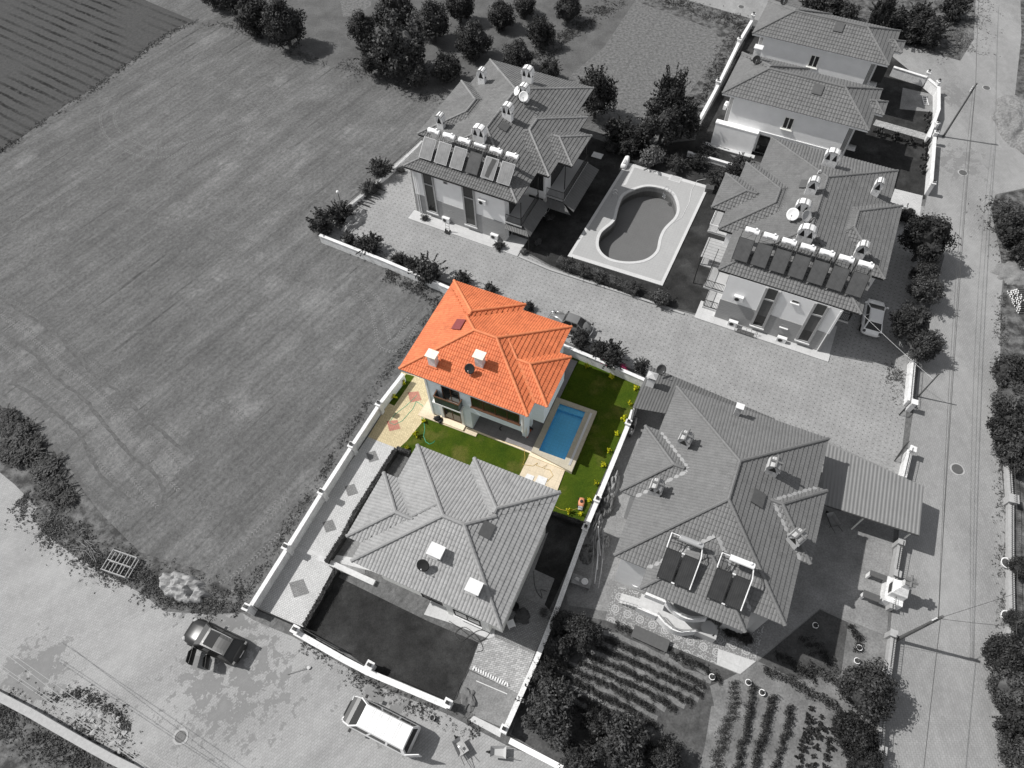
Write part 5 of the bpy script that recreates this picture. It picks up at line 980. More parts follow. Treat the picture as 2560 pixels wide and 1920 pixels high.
for a in [(1340, 286, 30, 'dark shrub under the tree behind the weathered roof', 1), (1356, 318, 24, 'shrub above the white lounger by the pool', 0), (1410, 338, 29, 'lighter round shrub at the top edge of the pool deck', 2, 'leafl'), (1462, 356, 20, 'shrub behind the upper right pool deck corner', 1, 'leaf2'), (1385, 300, 26, 'dark shrub between two lighter ones north of the pool', 1), (1508, 352, 20, 'shrub in front of the low white wall', 0), (1553, 386, 21, 'shrub beside the planter at the pool deck corner', 1, 'leaf2'), (1600, 358, 22, 'shrub against the wall of the right house', 0), (1520, 330, 17, 'shrub growing through the low white wall', 1), (1580, 372, 16, 'dark low shrub left of the roof corner', 1), (1320, 320, 16, 'small shrub left of the white lounger', 0)]:
    shrub(*a, group=SH)
for a in [(1755, 8, 24, 'dark bush behind the upper twin house roof, leftmost', 1), (1795, 18, 24, 'second bush behind the upper twin house roof', 0), (1830, 28, 22, 'third bush behind the upper twin house roof', 2), (1939, 52, 26, 'dark bush right of the upper twin house roof', 1), (1966, 70, 26, 'bush at the corner of the side street', 0), (2008, 72, 30, 'large loose bush at the lane corner', 1), (1985, 40, 26, 'bush above the lane corner bush', 0), (2060, 20, 24, 'bush beside the lane at the top edge', 1)]:
    shrub(*a, group='bushes at the top right')
tree(1904, 32, 20, 'slender cone shaped tree behind the upper twin house', 2, zc=2.2, hz=2.)
for a in [(2007, 512, 48, 'largest dark tree on the lane side of the right house', 1), (1998, 590, 24, 'thin tree below the largest one on the lane side', 3, 'leaf2'), (2003, 628, 30, 'tree with airy crown beside the lane wall', 3, 'leaf2'), (1971, 694, 40, 'dark dense tree beside the white hatchback', 1), (1993, 745, 31, 'lowest of the street trees above the whitewashed wall', 3, 'leaf2')]:
    tree(a[0], a[1], a[2], a[3], a[4], a[5] if len(a) > 5 else 'leaf', zc=1.3, group='trees along the lane')
shrub(1958, 466, 20, 'round bush at the corner of the right house roof', 2)
TLS = 'shrubs along the drive wall'
for a in [(822, 368, 24, 'round spiky shrub beside the railing behind the apron', 1), (735, 462, 26, 'right half of the dark bush in the drive corner', 1), (700, 482, 32, 'dark bush overhanging the wall corner by the field', 0), (797, 532, 27, 'spiky shrub below the pale tarpaulin heap', 1), (755, 515, 16, 'small shrub between wall and tarpaulin heap', 0), (862, 560, 16, 'small shrub in the middle of the drive wall', 1), (925, 586, 36, 'large dark shrub on the drive wall above the orange roof', 0), (890, 572, 18, 'shrub left of the large one on the drive wall', 1), (1000, 606, 20, 'shrub behind the tip of the orange roof', 1), (1058, 626, 16, 'low shrub behind the orange roof edge', 0), (800, 408, 18, 'shrub by the timber stack near the railing', 0), (1140, 664, 15, 'small shrub behind the notch of the orange roof', 0)]:
    shrub(*a, group=TLS)
for a in [(1250, 735, 26, 'dark shrub beside the old rounded car', 0), (1322, 770, 32, 'large spiky shrub on the white wall above the lawn', 1), (1290, 757, 24, 'shrub between the two dark ones on the lawn wall', 0), (1385, 792, 18, 'small shrub beside the lean-to corner', 1)]:
    shrub(*a, group='shrubs above the green lawn', z0=.4)
shrub(1310, 782, 12, 'purple flowering creeper hanging over the white wall', 1, 'leafp', flat=.5, z0=.7, name='creeper', cat='creeper'); shrub(1345, 795, 10, 'purple creeper end on the white wall near the lean-to', 1, 'leafp', flat=.5, z0=.7, name='creeper', cat='creeper')
for i, (x, y) in enumerate([(1262, 588), (1300, 601), (1335, 612), (1368, 624), (1228, 574)]): shrub(x, y, 17, ['clump with pale tips, second along the pool hedge', 'third clump along the pool hedge', 'fourth clump along the pool hedge', 'last clump at the right end of the pool hedge', 'first clump at the left end of the pool hedge'][i], i % 3, 'leaf2', group='pool hedge clumps')
shrub(1430, 646, 24, 'round shrub standing alone at the lawn corner below the pool', 2, 'leaf2')
for a in [(1258, 1370, 38, 'glossy leaved tree at the top of the vegetable garden', 3, 'leaf2'), (1215, 1345, 30, 'deeply shaded tree by the side yard corner', 1), (1205, 1400, 32, 'dark tree along the white villa wall', 1), (1180, 1462, 32, 'tree between wall and crop rows', 2), (1186, 1538, 58, 'large dark tree at the foot of the garden wall', 3, 'leaf2'), (1285, 1560, 32, 'tree right of the large one at the garden foot', 2), (1338, 1612, 58, 'wide tree cut by the bottom edge', 3, 'leaf2'), (1250, 1640, 40, 'dark tree cut by the bottom edge, left of the wide one', 1), (1430, 1640, 42, 'tree at the bottom edge below the crop rows', 1), (1872, 1492, 56, 'dense dark tree overhanging the lane wall', 0, 'leaf2'), (1845, 1590, 38, 'broad leaved tree below the dense one by the lane wall', 3), (1868, 1645, 36, 'tree in the bottom corner of the vegetable garden', 1)]:
    tree(a[0], a[1], a[2], a[3], a[4], a[5] if len(a) > 5 else 'leaf', group='garden trees')
FR_ = 'trees across the lane'
for i, a in enumerate([(2181, 1415, 42), (2195, 1490, 44), (2204, 1550, 42), (2210, 1630, 34), (2190, 808, 40), (2203, 870, 46), (2184, 918, 38), (2206, 960, 42), (2208, 1005, 26), (2180, 470, 26), (2204, 500, 34), (2212, 545, 24), (2207, 1226, 24), (2196, 1340, 20)]):
    tree(*a, ['lower bush in the group across the lane from the pole', 'second bush below the pole across the lane', 'third bush below the pole across the lane', 'lowest bush across the lane', 'top bush of the long group beyond the log pile', 'biggest bush of the long group beyond the log pile', 'bush bulging towards the lane manhole', 'lower bush of the long group beyond the log pile', 'last bush above the pale gate block', 'bush beside the sandy clearing', 'dark bush at the right edge by the clearing', 'bush at the right edge above the sand heap', 'bush growing from the upper white planter', 'bush growing from the lower white planter'][i], i % 4, 'leaf2' if i % 2 else 'leaf', group=FR_, zc=.8)
for i, a in enumerate([(35, 935, 34), (62, 975, 32), (95, 1010, 32), (120, 1050, 30), (142, 1075, 22), (18, 975, 26), (8, 905, 26)]): shrub(*a, 'overgrown bush on the field verge, ' + ['upper middle', 'central one', 'lower middle', 'near the kerb', 'lowest by the sticks', 'left, by the paving', 'topmost at the left edge'][i], i % 3, 'leaf', flat=.25, group='overgrown verge bushes')
# young yellow-green plants on the lawn
YS = [(408, 812, 'by the wall under the roof corner'), (352, 905, 'by the wall next to the block paving'), (535, 1062, 'at the lawn corner with the hose'), (487, 1148, 'on the lawn edge below the hose corner'), (428, 1235, 'at the hedge corner of the lawn'), (1588, 710, 'under the creeper wall, left'), (1740, 775, 'under the creeper wall, middle'), (1900, 848, 'in the upper right lawn corner'), (1862, 945, 'second down the right lawn edge'), (1825, 1045, 'third down the right lawn edge'), (1780, 1140, 'fourth down the right lawn edge'), (1728, 1250, 'fifth down the right lawn edge'), (1692, 1345, 'sixth down the right lawn edge'), (1648, 1460, 'seventh down the right lawn edge'), (1602, 1572, 'beside the lawn mower'), (1470, 1640, 'at the bottom of the lawn, left'), (1548, 1660, 'at the bottom of the lawn, right')]
for i, (x, y, l) in enumerate(YS): p = TE(x, y); shrub(p[0] * .864, p[1] * .864, 5.2 if i % 3 else 6.4, 'small yellow green plant ' + l, i % 2, 'leafy', flat=1.5, group='young plants round the green lawn', name='young_plant', cat='plant', meshes=CT)
# ---------------------------------------------------------------- vegetable garden
def row(label, pts, w_, h_, dens, m_='leaf2', sz=.07, group='crop rows', kind=None, core=True, name='vegetable_row'):
    mb = MB(); rnd = random.Random(hash(label) % 1000 if False else len(label) * 7 + int(pts[0][0])); pp = [P(p, h_ * .5) for p in pts]; o = pp[0].copy(); o.z = 0
    for a, b in zip(pp, pp[1:]):
        a, b = a - o, b - o; a.z = b.z = 0; d = b - a; L = d.length; n = max(1, int(L / .27)); d.normalize(); s = V((-d.y, d.x, 0))
        for i in range(n):
            q = a + d * (i + .5) * L / n + s * rnd.uniform(-.15, .15) * w_; k = rnd.uniform(.75, 1.25)
            leaf_quads(mb, (q.x, q.y, h_ * .45), (.24 * k, w_ * .5 * k, h_ * .5 * k) if abs(d.x) > .7 else (w_ * .5 * k, .24 * k, h_ * .5 * k), int(dens * .34 * k), sz, rnd, .2)
    ob = mb.build(name, m_, label=label, cat='crop row', group=group, kind=kind); ob.location = o; return ob
ORD = ['first', 'second', 'third', 'fourth', 'fifth', 'sixth', 'seventh', 'eighth', 'ninth', 'tenth', 'eleventh', 'twelfth']
RW = [[(210, 930), (420, 1010), (650, 1150)], [(690, 1180), (850, 1250), (1010, 1330), (1170, 1440)], [(80, 1045), (330, 1150), (640, 1290), (1020, 1480)], [(30, 1130), (280, 1230), (600, 1380), (1000, 1560)], [(-60, 1200), (240, 1320), (560, 1470), (900, 1640)], [(-120, 1260), (200, 1400), (500, 1540), (760, 1690)], [(-300, 1290), (0, 1400), (300, 1550), (560, 1690)], [(-380, 1350), (-60, 1480), (260, 1650), (600, 1850)], [(-420, 1440), (-100, 1590), (240, 1760), (500, 1900)], [(-460, 1530), (-100, 1700), (260, 1880)]]
for i, q in enumerate(RW): row(f'{ORD[i]} crop row of low leafy plants counting down from the patterned terrace', T(Z8, *q), .78, .3, 480, 'leaf', sz=.042)
def resamp(pts, n=12):
    L = [0]
    for a, b in zip(pts, pts[1:]): L.append(L[-1] + math.hypot(b[0] - a[0], b[1] - a[1]))
    out = []
    for k in range(n + 1):
        s_ = L[-1] * k / n; j = max(i for i in range(len(L) - 1) if L[i] <= s_ + 1e-6); u = (s_ - L[j]) / (L[j + 1] - L[j]); out.append((pts[j][0] + (pts[j + 1][0] - pts[j][0]) * u, pts[j][1] + (pts[j + 1][1] - pts[j][1]) * u))
    return out
def ribbon(name, m_, pts, w_, z, jit=0.):
    pp = [P(p) for p in pts]; L = []; R_ = []
    for i, p in enumerate(pp):
        d = (pp[min(i + 1, len(pp) - 1)] - pp[max(i - 1, 0)]).normalized(); s_ = V((-d.y, d.x, 0)) * w_ / 2; L.append(p + s_ * (1 + rt.uniform(-jit, jit))); R_.append(p - s_ * (1 + rt.uniform(-jit, jit)))
    m = MB(); m.add([(p.x, p.y, z) for p in L + R_], [(i, i + 1, len(L) + i + 1, len(L) + i) for i in range(len(L) - 1)]); return m.build(name, m_, kind='structure')
rs = [resamp(q, 16) for q in RW[2:]]
for i in range(len(rs) - 1): ribbon('earth_ridge', 'soil', [Z8(*[(a + b) / 2 + rt.uniform(-4, 4) for a, b in zip(p, q)]) for p, q in zip(rs[i], rs[i + 1])], .34, .026, .35)
ribbon('earth_ridge', 'soil', [Z8(*p) for p in resamp([(100, 1000), (250, 1040), (640, 1230), (800, 1330), (1060, 1440)], 16)], .34, .026, .35); ribbon('earth_ridge', 'soil', [Z8(*p) for p in resamp([(650, 1240), (680, 1180), (900, 1290), (1060, 1400)], 16)], .28, .025, .35)
CW = [([(375, 1090), (330, 1300), (240, 1646), (150, 2000)], 1.15, .15, 900, 'leaf2', .035, 'dense grassy bed between the crop rows and the staked rows'), ([(470, 1110), (450, 1300), (400, 1500), (370, 1700), (330, 2000)], .7, .6, 520, 'leaf', .055, 'first tall row right of the grassy bed'), ([(600, 1170), (570, 1330), (510, 1500), (470, 1700), (430, 2000)], .75, .6, 520, 'leaf', .055, 'second tall row right of the grassy bed'), ([(710, 1240), (690, 1400), (640, 1560), (610, 1700), (560, 2000)], .65, .55, 460, 'leaf', .055, 'third tall row right of the grassy bed'), ([(540, 1010), (720, 1090), (900, 1190), (1040, 1290)], .9, .4, 420, 'leaf2', .065, 'broad diagonal strip of large leaved plants by the earth path'), ([(620, 900), (760, 990), (880, 1080)], 1.1, .35, 300, 'leaf', .06, 'shaded bed of low plants behind the broad diagonal strip'), ([(800, 800), (900, 900), (1000, 980)], 1.6, .4, 260, 'leaf', .06, 'deeply shaded bed beside the dark soil corner'), ([(1090, 720), (1160, 800), (1150, 900)], .9, .5, 400, 'leaf', .06, 'sunny bed of plants near the white pots'), ([(830, 980), (950, 1060), (1080, 1120)], .9, .5, 400, 'leaf2', .06, 'leafy bed above the dense dark tree')]
for pts, w_, h_, de, m_, sz, l in CW: row(l, T(TI, *pts), w_, h_, de, m_, sz, 'tall vegetable rows')
row('narrow flower bed strip beside the patterned terrace', T(Z8, (190, 940), (400, 1010), (640, 1110), (720, 1180)), .6, .25, 60, 'leaf', .06); row('mixed bed along the terrace above the crop rows', T(Z8, (720, 1190), (900, 1260), (1060, 1330)), .9, .25, 70, 'leaf', .06)
k_ = 0
for (x0, y0, x1, y1, n, r0) in [(850, 1270, 760, 1646, 7, 9), (910, 1310, 850, 1640, 6, 8), (985, 1340, 930, 1640, 6, 8), (1110, 1300, 1090, 1646, 4, 10)]:
    for i in range(n):
        u = i / (n - 1); p = TI(x0 + (x1 - x0) * u + rt.uniform(-8, 8), y0 + (y1 - y0) * u + rt.uniform(-8, 8)); k_ += 1
        shrub(p[0] * .864, p[1] * .864, r0 * rt.uniform(.6, 1.25), ORD[i] + ' plant from the top in the ' + {850: 'leftmost', 910: 'second', 985: 'third', 1110: 'rightmost'}[x0] + ' row of separate plants', i % 2, 'leaf', flat=.8, group='separate plants in the earth rows', name='vegetable_plant', cat='plant', meshes=CT)
# weeds and rough grass along the edges
def weeds(label, pts, w_, n, m_='leafw', sz=.055, h_=.09):
    n = int(n * 1.9)
    mb = MB(); rnd = random.Random(n); pp = [P(p, 0) for p in pts]; seg = list(zip(pp, pp[1:])); Ls = [(b - a).length for a, b in seg]
    for _ in range(n):
        a, b = rnd.choices(seg, Ls)[0]; d = (b - a).normalized(); q = a.lerp(b, rnd.random()) + V((-d.y, d.x, 0)) * rnd.gauss(0, .33) * w_
        if mnoise.noise(q * .5) < -.08 and rnd.random() < .8: continue
        r = rnd.uniform(.06, .22); leaf_quads(mb, (q.x, q.y, .03), (r, r, h_ * rnd.uniform(.5, 1.8)), 7, sz, rnd, .2)
    return mb.build('weeds', m_, kind='stuff', label=label, cat='weeds')
weeds('rough weeds along the edge between field and paved street', T(TG, (150, -100), (330, 120), (600, 280), (900, 430), (1250, 560), (1550, 560)), 1.9, 3600)
weeds('weeds at the foot of the long white wall on the field side', T(TG, (1560, 560), (1700, 330), (2000, -130)) + T(TE, (200, 900), (400, 620), (650, 300)), .8, 700)
weeds('weeds along the drive wall beside the field', T(TB, (20, 1560), (400, 1700)) + T(TE, (300, 120), (560, 240), (660, 320)), 1.2, 900)
weeds('rough grass between the mown plot and the white wall at the top', T(TC, (-100, 10), (150, 70), (420, 160), (330, 330), (180, 560), (60, 760), (0, 850)), 2.2, 1500, 'leaf')
weeds('weeds in the plot behind the upper twin house', T(TC, (900, 40), (1200, 120), (1500, 200), (1800, 330), (1830, 100), (1860, -60)), 4.5, 1700)
weeds('dry weeds along the far side of the lane', T(TF, (2070, 250), (2060, 600), (2050, 1000), (2070, 1300)) + T(TI, (2100, 900), (2110, 1200), (2150, 1700)), 1.0, 900)
weeds('weeds and rubble growth in the lower left plot', T(TG, (0, 1260), (300, 1400), (600, 1560), (800, 1700)), 2.5, 1500)
weeds('weed ring round the broken stones by the street', T(TG, (330, 1230), (520, 1160), (700, 1240), (800, 1340), (810, 1480), (740, 1600)), .8, 420)
weeds('leaf litter and weeds along the front wall of the pale grey villa', T(TG, (1950, 830), (2200, 1000)) + T(TH, (120, 1080), (450, 1240), (690, 1330), (900, 1420)), .9, 420)
weeds('weeds on the verge beside the twin house wall and lane', T(TC, (2010, 1260), (2050, 1400), (2110, 1600), (2200, 1700)), 2.5, 700, 'leaf')
weeds('low weeds under the orchard trees', T(TB, (1250, 380), (1400, 260), (1600, 120), (1750, 20)), 2.2, 900, 'leaf')
weeds('patch of weeds between paving joints near the lane gate', T(TF, (1400, 700), (1380, 850), (1400, 960)), 1.3, 260, sz=.06, h_=.05)

for q in ([(-60, 230), (150, 370), (330, 470), (600, 760), (800, 900), (930, 1050), (1060, 1150), (1200, 1270)], [(-60, 450), (250, 650), (330, 760), (520, 900), (640, 1040), (850, 1290), (1000, 1400), (1060, 1500)], [(100, 820), (250, 920), (400, 1040), (520, 1150), (600, 1340), (680, 1450), (830, 1570)], [(200, 1100), (380, 1260), (470, 1370), (560, 1520), (700, 1640)]):
    ribbon('tyre_rut', 'track', [TD(x + rt.uniform(-5, 5), y + rt.uniform(-5, 5)) for x, y in resamp(q, 40)], .3, .0052, .45)
for q in ([(720, 630), (830, 560), (960, 440), (1210, 280)], [(1160, 430), (1300, 330)], [(1480, 470), (1560, 410)], [(560, 900), (640, 850)]): ribbon('tyre_rut', 'track', [TA(x + rt.uniform(-4, 4), y + rt.uniform(-4, 4)) for x, y in resamp(q, 20)], .28, .0052, .6)
weeds('rough grass strip between ploughed plot and the big field', T(TA, (-50, 1010), (430, 680), (640, 550), (870, 375), (1100, 205), (1250, 140), (1500, 170), (1800, 300), (2100, 420)), 1.0, 900, h_=.05)
weeds('rough grass where the orchard soil meets the open field', T(TB, (0, 400), (180, 480), (420, 560), (560, 640), (700, 600)), 2.0, 500, h_=.06)
weeds('rough grass at the orchard edge of the mown plot', T(TB, (1330, 560), (1350, 380), (1480, 230), (1640, 110), (1830, 10)), .9, 500, h_=.08)
def tracks(pts, gauge=1.5, w_=.32, m_='track', z=.0055):
    sm = []
    for i in range(len(pts) - 1):
        p0, p1_, p2_, p3_ = [V((*q, 0)) for q in (pts[max(i - 1, 0)], pts[i], pts[i + 1], pts[min(i + 2, len(pts) - 1)])]
        for k in range(8): u = k / 8; q = .5 * ((2 * p1_) + (p2_ - p0) * u + (2 * p0 - 5 * p1_ + 4 * p2_ - p3_) * u * u + (3 * p1_ - p0 - 3 * p2_ + p3_) * u ** 3); sm.append((q.x, q.y))
    pp = [P(q) for q in sm]
    for sd_ in (-1, 1):
        C_ = []
        for i, p in enumerate(pp): d = (pp[min(i + 1, len(pp) - 1)] - pp[max(i - 1, 0)]).normalized(); C_.append((p + V((-d.y, d.x, 0)) * gauge / 2 * sd_, d))
        m = MB(); vs_ = []; fs_ = []
        # tread: short slanted lugs left and right of the centre of the rut
        acc = 0
        for (a, d), (b, _) in zip(C_, C_[1:]):
            L_ = (b - a).length; nn = V((-d.y, d.x, 0)); s_ = acc
            while s_ < L_:
                q = a + d * s_
                for e in (-1, 1): k = len(vs_); A1, B1 = q + nn * .03 * e, q + nn * w_ / 2 * e + d * .12; vs_ += [(A1.x, A1.y, z), (B1.x, B1.y, z), (B1.x + d.x * .09, B1.y + d.y * .09, z), (A1.x + d.x * .09, A1.y + d.y * .09, z)]; fs_.append((k, k + 1, k + 2, k + 3) if e < 0 else (k + 3, k + 2, k + 1, k))
                s_ += .27
            acc = s_ - L_
        m.add(vs_, fs_); m.build('tyre_track', m_, kind='structure')
tracks(T(TA, (1760, 600), (1650, 740), (1450, 850), (1250, 930), (1000, 985), (820, 930), (720, 850), (690, 740), (740, 640)), m_='tracklight')
tracks(T(TD, (-60, 420), (150, 580), (350, 760), (520, 900), (680, 1080), (850, 1290), (1000, 1480), (1080, 1560)), 1.9, m_='tracklight'); tracks(T(TD, (-60, 260), (150, 380), (400, 580), (640, 780), (850, 980), (1050, 1150), (1200, 1300), (1200, 1420)), 1.4, m_='track')
tracks(T(TD, (2212, 800), (2000, 1150), (1820, 1430), (1660, 1646)), 1.5, m_='track'); tracks(T(TE, (100, 200), (220, 300), (260, 430), (290, 560), (380, 560), (480, 400)), 1.1, m_='tracklight'); tracks(T(TB, (2110, 90), (1960, 330), (1820, 560), (1720, 720)), 1.9, m_='orchard', z=.0075); tracks(T(TB, (1650, 170), (1500, 300), (1480, 480), (1600, 640)), 1.5, m_='orchard', z=.0075); tracks(T(TD, (300, 1180), (480, 1260), (600, 1400), (760, 1560), (900, 1646)), 1.6, m_='track')
tracks(T(TG, (1900, -60), (1700, 150), (1500, 330), (1350, 420)), 1.6, m_='tracklight'); tracks(T(TD, (1300, 960), (1500, 1060), (1620, 1250), (1540, 1500), (1300, 1646)), 1.6, m_='track'); tracks(T(TA, (-60, 1390), (400, 1370), (900, 1400), (1300, 1480), (1700, 1646)), 1.6, m_='track')
# ---------------------------------------------------------------- vehicles (local x forward)
def sec(x, hw, zb, zt, r=.12, top=.0):
    """rounded cross-section ring"""
    p = [(-hw + r, zb), (hw - r, zb), (hw, zb + r), (hw, (zb + zt) / 2), (hw - r * .35, zt - r), (hw - r * 1.2, zt - .02), (hw * .45, zt + top), (0, zt + top * 1.3), (-hw * .45, zt + top), (-hw + r * 1.2, zt - .02), (-hw + r * .35, zt - r), (-hw, (zb + zt) / 2), (-hw, zb + r)]
    return [V((x, y, z)) for y, z in p]
def patch(m, q, u0, u1, v0, v1, off, th=.012):
    a, b, c, d = [V(x) for x in q]; n = (b - a).cross(d - a).normalized(); f = lambda u, v: a.lerp(b, u).lerp(d.lerp(c, u), v) + n * off
    P4 = [f(u0, v0), f(u1, v0), f(u1, v1), f(u0, v1)]; m.loft([P4, [p - n * th for p in P4]][::-1])
def wheel(t, x, y, r=.33, wd=.22):
    M = Matrix.Translation((x, y, r)) @ Matrix.Rotation(R(90), 4, 'X'); m = MB(M); m.lathe((0, 0, 0), [(r * .62, -wd / 2), (r * .93, -wd / 2), (r, -wd * .3), (r, wd * .3), (r * .93, wd / 2), (r * .62, wd / 2)], 20); tt = m.build('tyre', 'rubber', t)
    m = MB(M); m.lathe((0, 0, 0), [(.02, -wd * .42), (r * .6, -wd * .42), (r * .6, wd * .42), (.02, wd * .42)], 16); m.build('rim', 'chrome', tt)
def car(name, label, cat, c, heading, body, L, W, H, secs, gh, glass='glass', roofm=None, wb=.6, wr=.33, group=None, lights='chrome', seams=True):
    """gh: windscreen base x, windscreen top x, rear top x, rear base x, belt z, roof z, hw base, hw roof"""
    t = thing(name, label, cat, c, heading, group)
    MB().loft([sec(*s) for s in secs]).build('body', body, t, smooth=True)
    x0, x1, x2, x3, zb, zr, hb, hr = gh; B = [(x0, -hb, zb), (x0, hb, zb), (x3, hb * .96, zb), (x3, -hb * .96, zb)]; T_ = [(x1, -hr, zr), (x1, hr, zr), (x2, hr * .96, zr), (x2, -hr * .96, zr)]
    m = MB(); m.loft([B, T_], cap=False); m.build('cabin', body, t)
    n = 9; rings = []
    for i in range(n):
        u = i / (n - 1); x = x1 + .04 + (x2 - x1 - .08) * u; k = math.sin(math.pi * (.12 + .76 * u)) * .055; w_ = hr * (1 - .04 * u) + .012
        rings.append([V((x, -w_, zr - .03)), V((x, -w_ * .92, zr + k * .6)), V((x, -w_ * .5, zr + k)), V((x, w_ * .5, zr + k)), V((x, w_ * .92, zr + k * .6)), V((x, w_, zr - .03))])
    MB().loft(rings).build('car_roof', roofm or body, t, smooth=False)
    m = MB(); patch(m, [B[0], B[1], T_[1], T_[0]], .06, .94, .04, .93, .006); wsm = m.build('windscreen', 'glassl' if body == 'carblack' else glass, t)
    m = MB(); patch(m, [B[2], B[3], T_[3], T_[2]], .06, .94, .1, .92, .006); m.build('rear_window', glass, t)
    for q in ([B[3], B[0], T_[0], T_[3]], [B[1], B[2], T_[2], T_[1]]):
        for u0, u1 in ((.05, .47), (.52, .93)): m = MB(); patch(m, q, u0, u1, .1, .86, .006); m.build('side_window', glass, t)
    for sx in (L / 2 * wb + .1, -L / 2 * wb - .02):
        for sy in (-1, 1): wheel(t, sx, sy * (W / 2 - .11), wr)
    for sy in (-1, 1):
        m = MB(); m.cbox((x0 - .15, sy * (hb + .11), zb + .08), (.12, .2, .12)); m.build('mirror', 'black' if body != 'carwhite' else body, t)
        MB().blob((L / 2 - .2, sy * (W / 2 - .28), secs[-2][3] - .13), (.16, .17, .07), 1, 0, 2).build('headlight', lights, t, smooth=True); MB().cbox((-L / 2 + .09, sy * (W / 2 - .22), .85), (.14, .2, .2)).build('tail_light', 'hatch', t)
    return t
def head(pa, pb, z=.8): a, b = P(pa, z), P(pb, z); d = b - a; return math.atan2(d.y, d.x)
hd = head(TG(1545, 925), TG(1205, 760)); c = P(TG(1378, 828), .75); c.z = .012
L, W = 4.5, 1.84
suv = car('parked_car', 'black hatchback with its left doors open on the paved street', 'car', c, hd, 'carblack', L, W, 1.5,
    [(-2.22, .58, .45, .84, .15), (-2.16, .74, .35, .96, .15), (-2.0, .84, .3, 1.0, .15), (-1.6, .9, .25, 1.02, .14), (-.2, .92, .22, 1.0, .14), (.8, .91, .22, .99, .14, .01), (1.45, .89, .25, .92, .15, .03), (1.95, .82, .3, .82, .16, .02), (2.2, .66, .42, .7, .13)],
    (1.1, .4, -1.45, -2.02, .97, 1.46, .83, .64), wr=.34, lights='trim')
MB().box(-.5, -.5, 1.5, .25, .5, 1.527).build('sunroof', 'glass', suv)
for sy in (-1, 1): MB().tube([(.2, sy * .56, 1.5), (-.5, sy * .57, 1.56), (-1.35, sy * .55, 1.5)], .02, 5).build('roof_rail', 'trim', suv)
for k, (hx, l_, an) in enumerate(((1.0, 1.05, 70), (-.12, .9, 62))):
    M = Matrix.Translation((hx, .93, 0)) @ Matrix.Rotation(R(90 + (90 - an) if False else 180 - an), 4, 'Z'); m = MB(M); m.box(0, -.05, .35, l_, .04, .95); m.tube([(0.05, 0, .95), (.35, 0, 1.38), (l_ - .08, 0, 1.38), (l_ - .02, 0, .95)], .03, 5); dd = m.build('open_door', 'carblack', suv)
    m = MB(M); m.add([(.1, 0, .96), (l_ - .06, 0, .96), (l_ - .1, 0, 1.36), (.37, 0, 1.36)], [(0, 1, 2, 3)]); m.build('door_glass', 'glass', dd)
MB().add([(-2.235, -.25, .62), (-2.235, .25, .62), (-2.235, .25, .74), (-2.235, -.25, .74)], [(0, 1, 2, 3)]).build('number_plate', 'plastic', suv)
hd = head(TF(1228, 500), TF(1262, 290)); c = P(TF(1246, 392), .7); c.z = .024
car('parked_car', 'white hatchback in the shade at the side of the right house', 'car', c, hd, 'carwhite', 4.0, 1.72, 1.5,
    [(-2.0, .5, .45, .8, .15), (-1.93, .68, .4, .92, .15), (-1.8, .8, .3, 1.0, .15), (-1.4, .85, .25, 1.02, .14), (0, .86, .22, 1.0, .14), (.9, .85, .22, .98, .14, .01), (1.4, .83, .25, .92, .15, .03), (1.75, .76, .3, .82, .16, .02), (1.98, .6, .42, .68, .13)],
    (1.2, .2, -1.2, -1.86, .97, 1.46, .78, .58), wr=.31)
hd = head(TE(1610, 470), TE(1345, 375)); c = P(TE(1480, 432), .6); c.z = .024
bt = car('old_rounded_car', 'old grey rounded car parked behind the orange roof', 'car', c, hd, 'carsilver', 4.0, 1.54, 1.5,
    [(-1.95, .2, .5, .62, .08), (-1.8, .42, .4, .82, .12), (-1.4, .56, .3, 1.02, .15, .04), (-.9, .62, .25, 1.08, .15, .02), (0, .64, .25, 1.02, .14), (.6, .62, .25, 1.0, .14, .02), (1.1, .52, .3, .98, .2, .06), (1.6, .4, .4, .86, .2, .06), (1.88, .24, .5, .7, .1, .03)],
    (.62, .28, -.75, -1.35, 1.0, 1.42, .58, .46), wb=.58, wr=.33)
for sx in (1.25, -1.25):
    for sy in (-1, 1): MB().blob((sx, sy * .62, .52), (.52, .18, .30), 2, 0, 3).build('fender', 'carsilver', bt, smooth=True)
MB().tube([(.7, -.72, .3), (-.7, -.72, .3)], .05, 6).build('running_board', 'black', bt); MB().tube([(.7, .72, .3), (-.7, .72, .3)], .05, 6).build('running_board', 'black', bt)
m = MB(); m.tube([(2.0, -.6, .45), (2.08, 0, .45), (2.0, .6, .45)], .04, 6); m.build('bumper', 'chrome', bt); m = MB(); m.tube([(-2.0, -.6, .45), (-2.08, 0, .45), (-2.0, .6, .45)], .04, 6); m.build('bumper', 'chrome', bt)
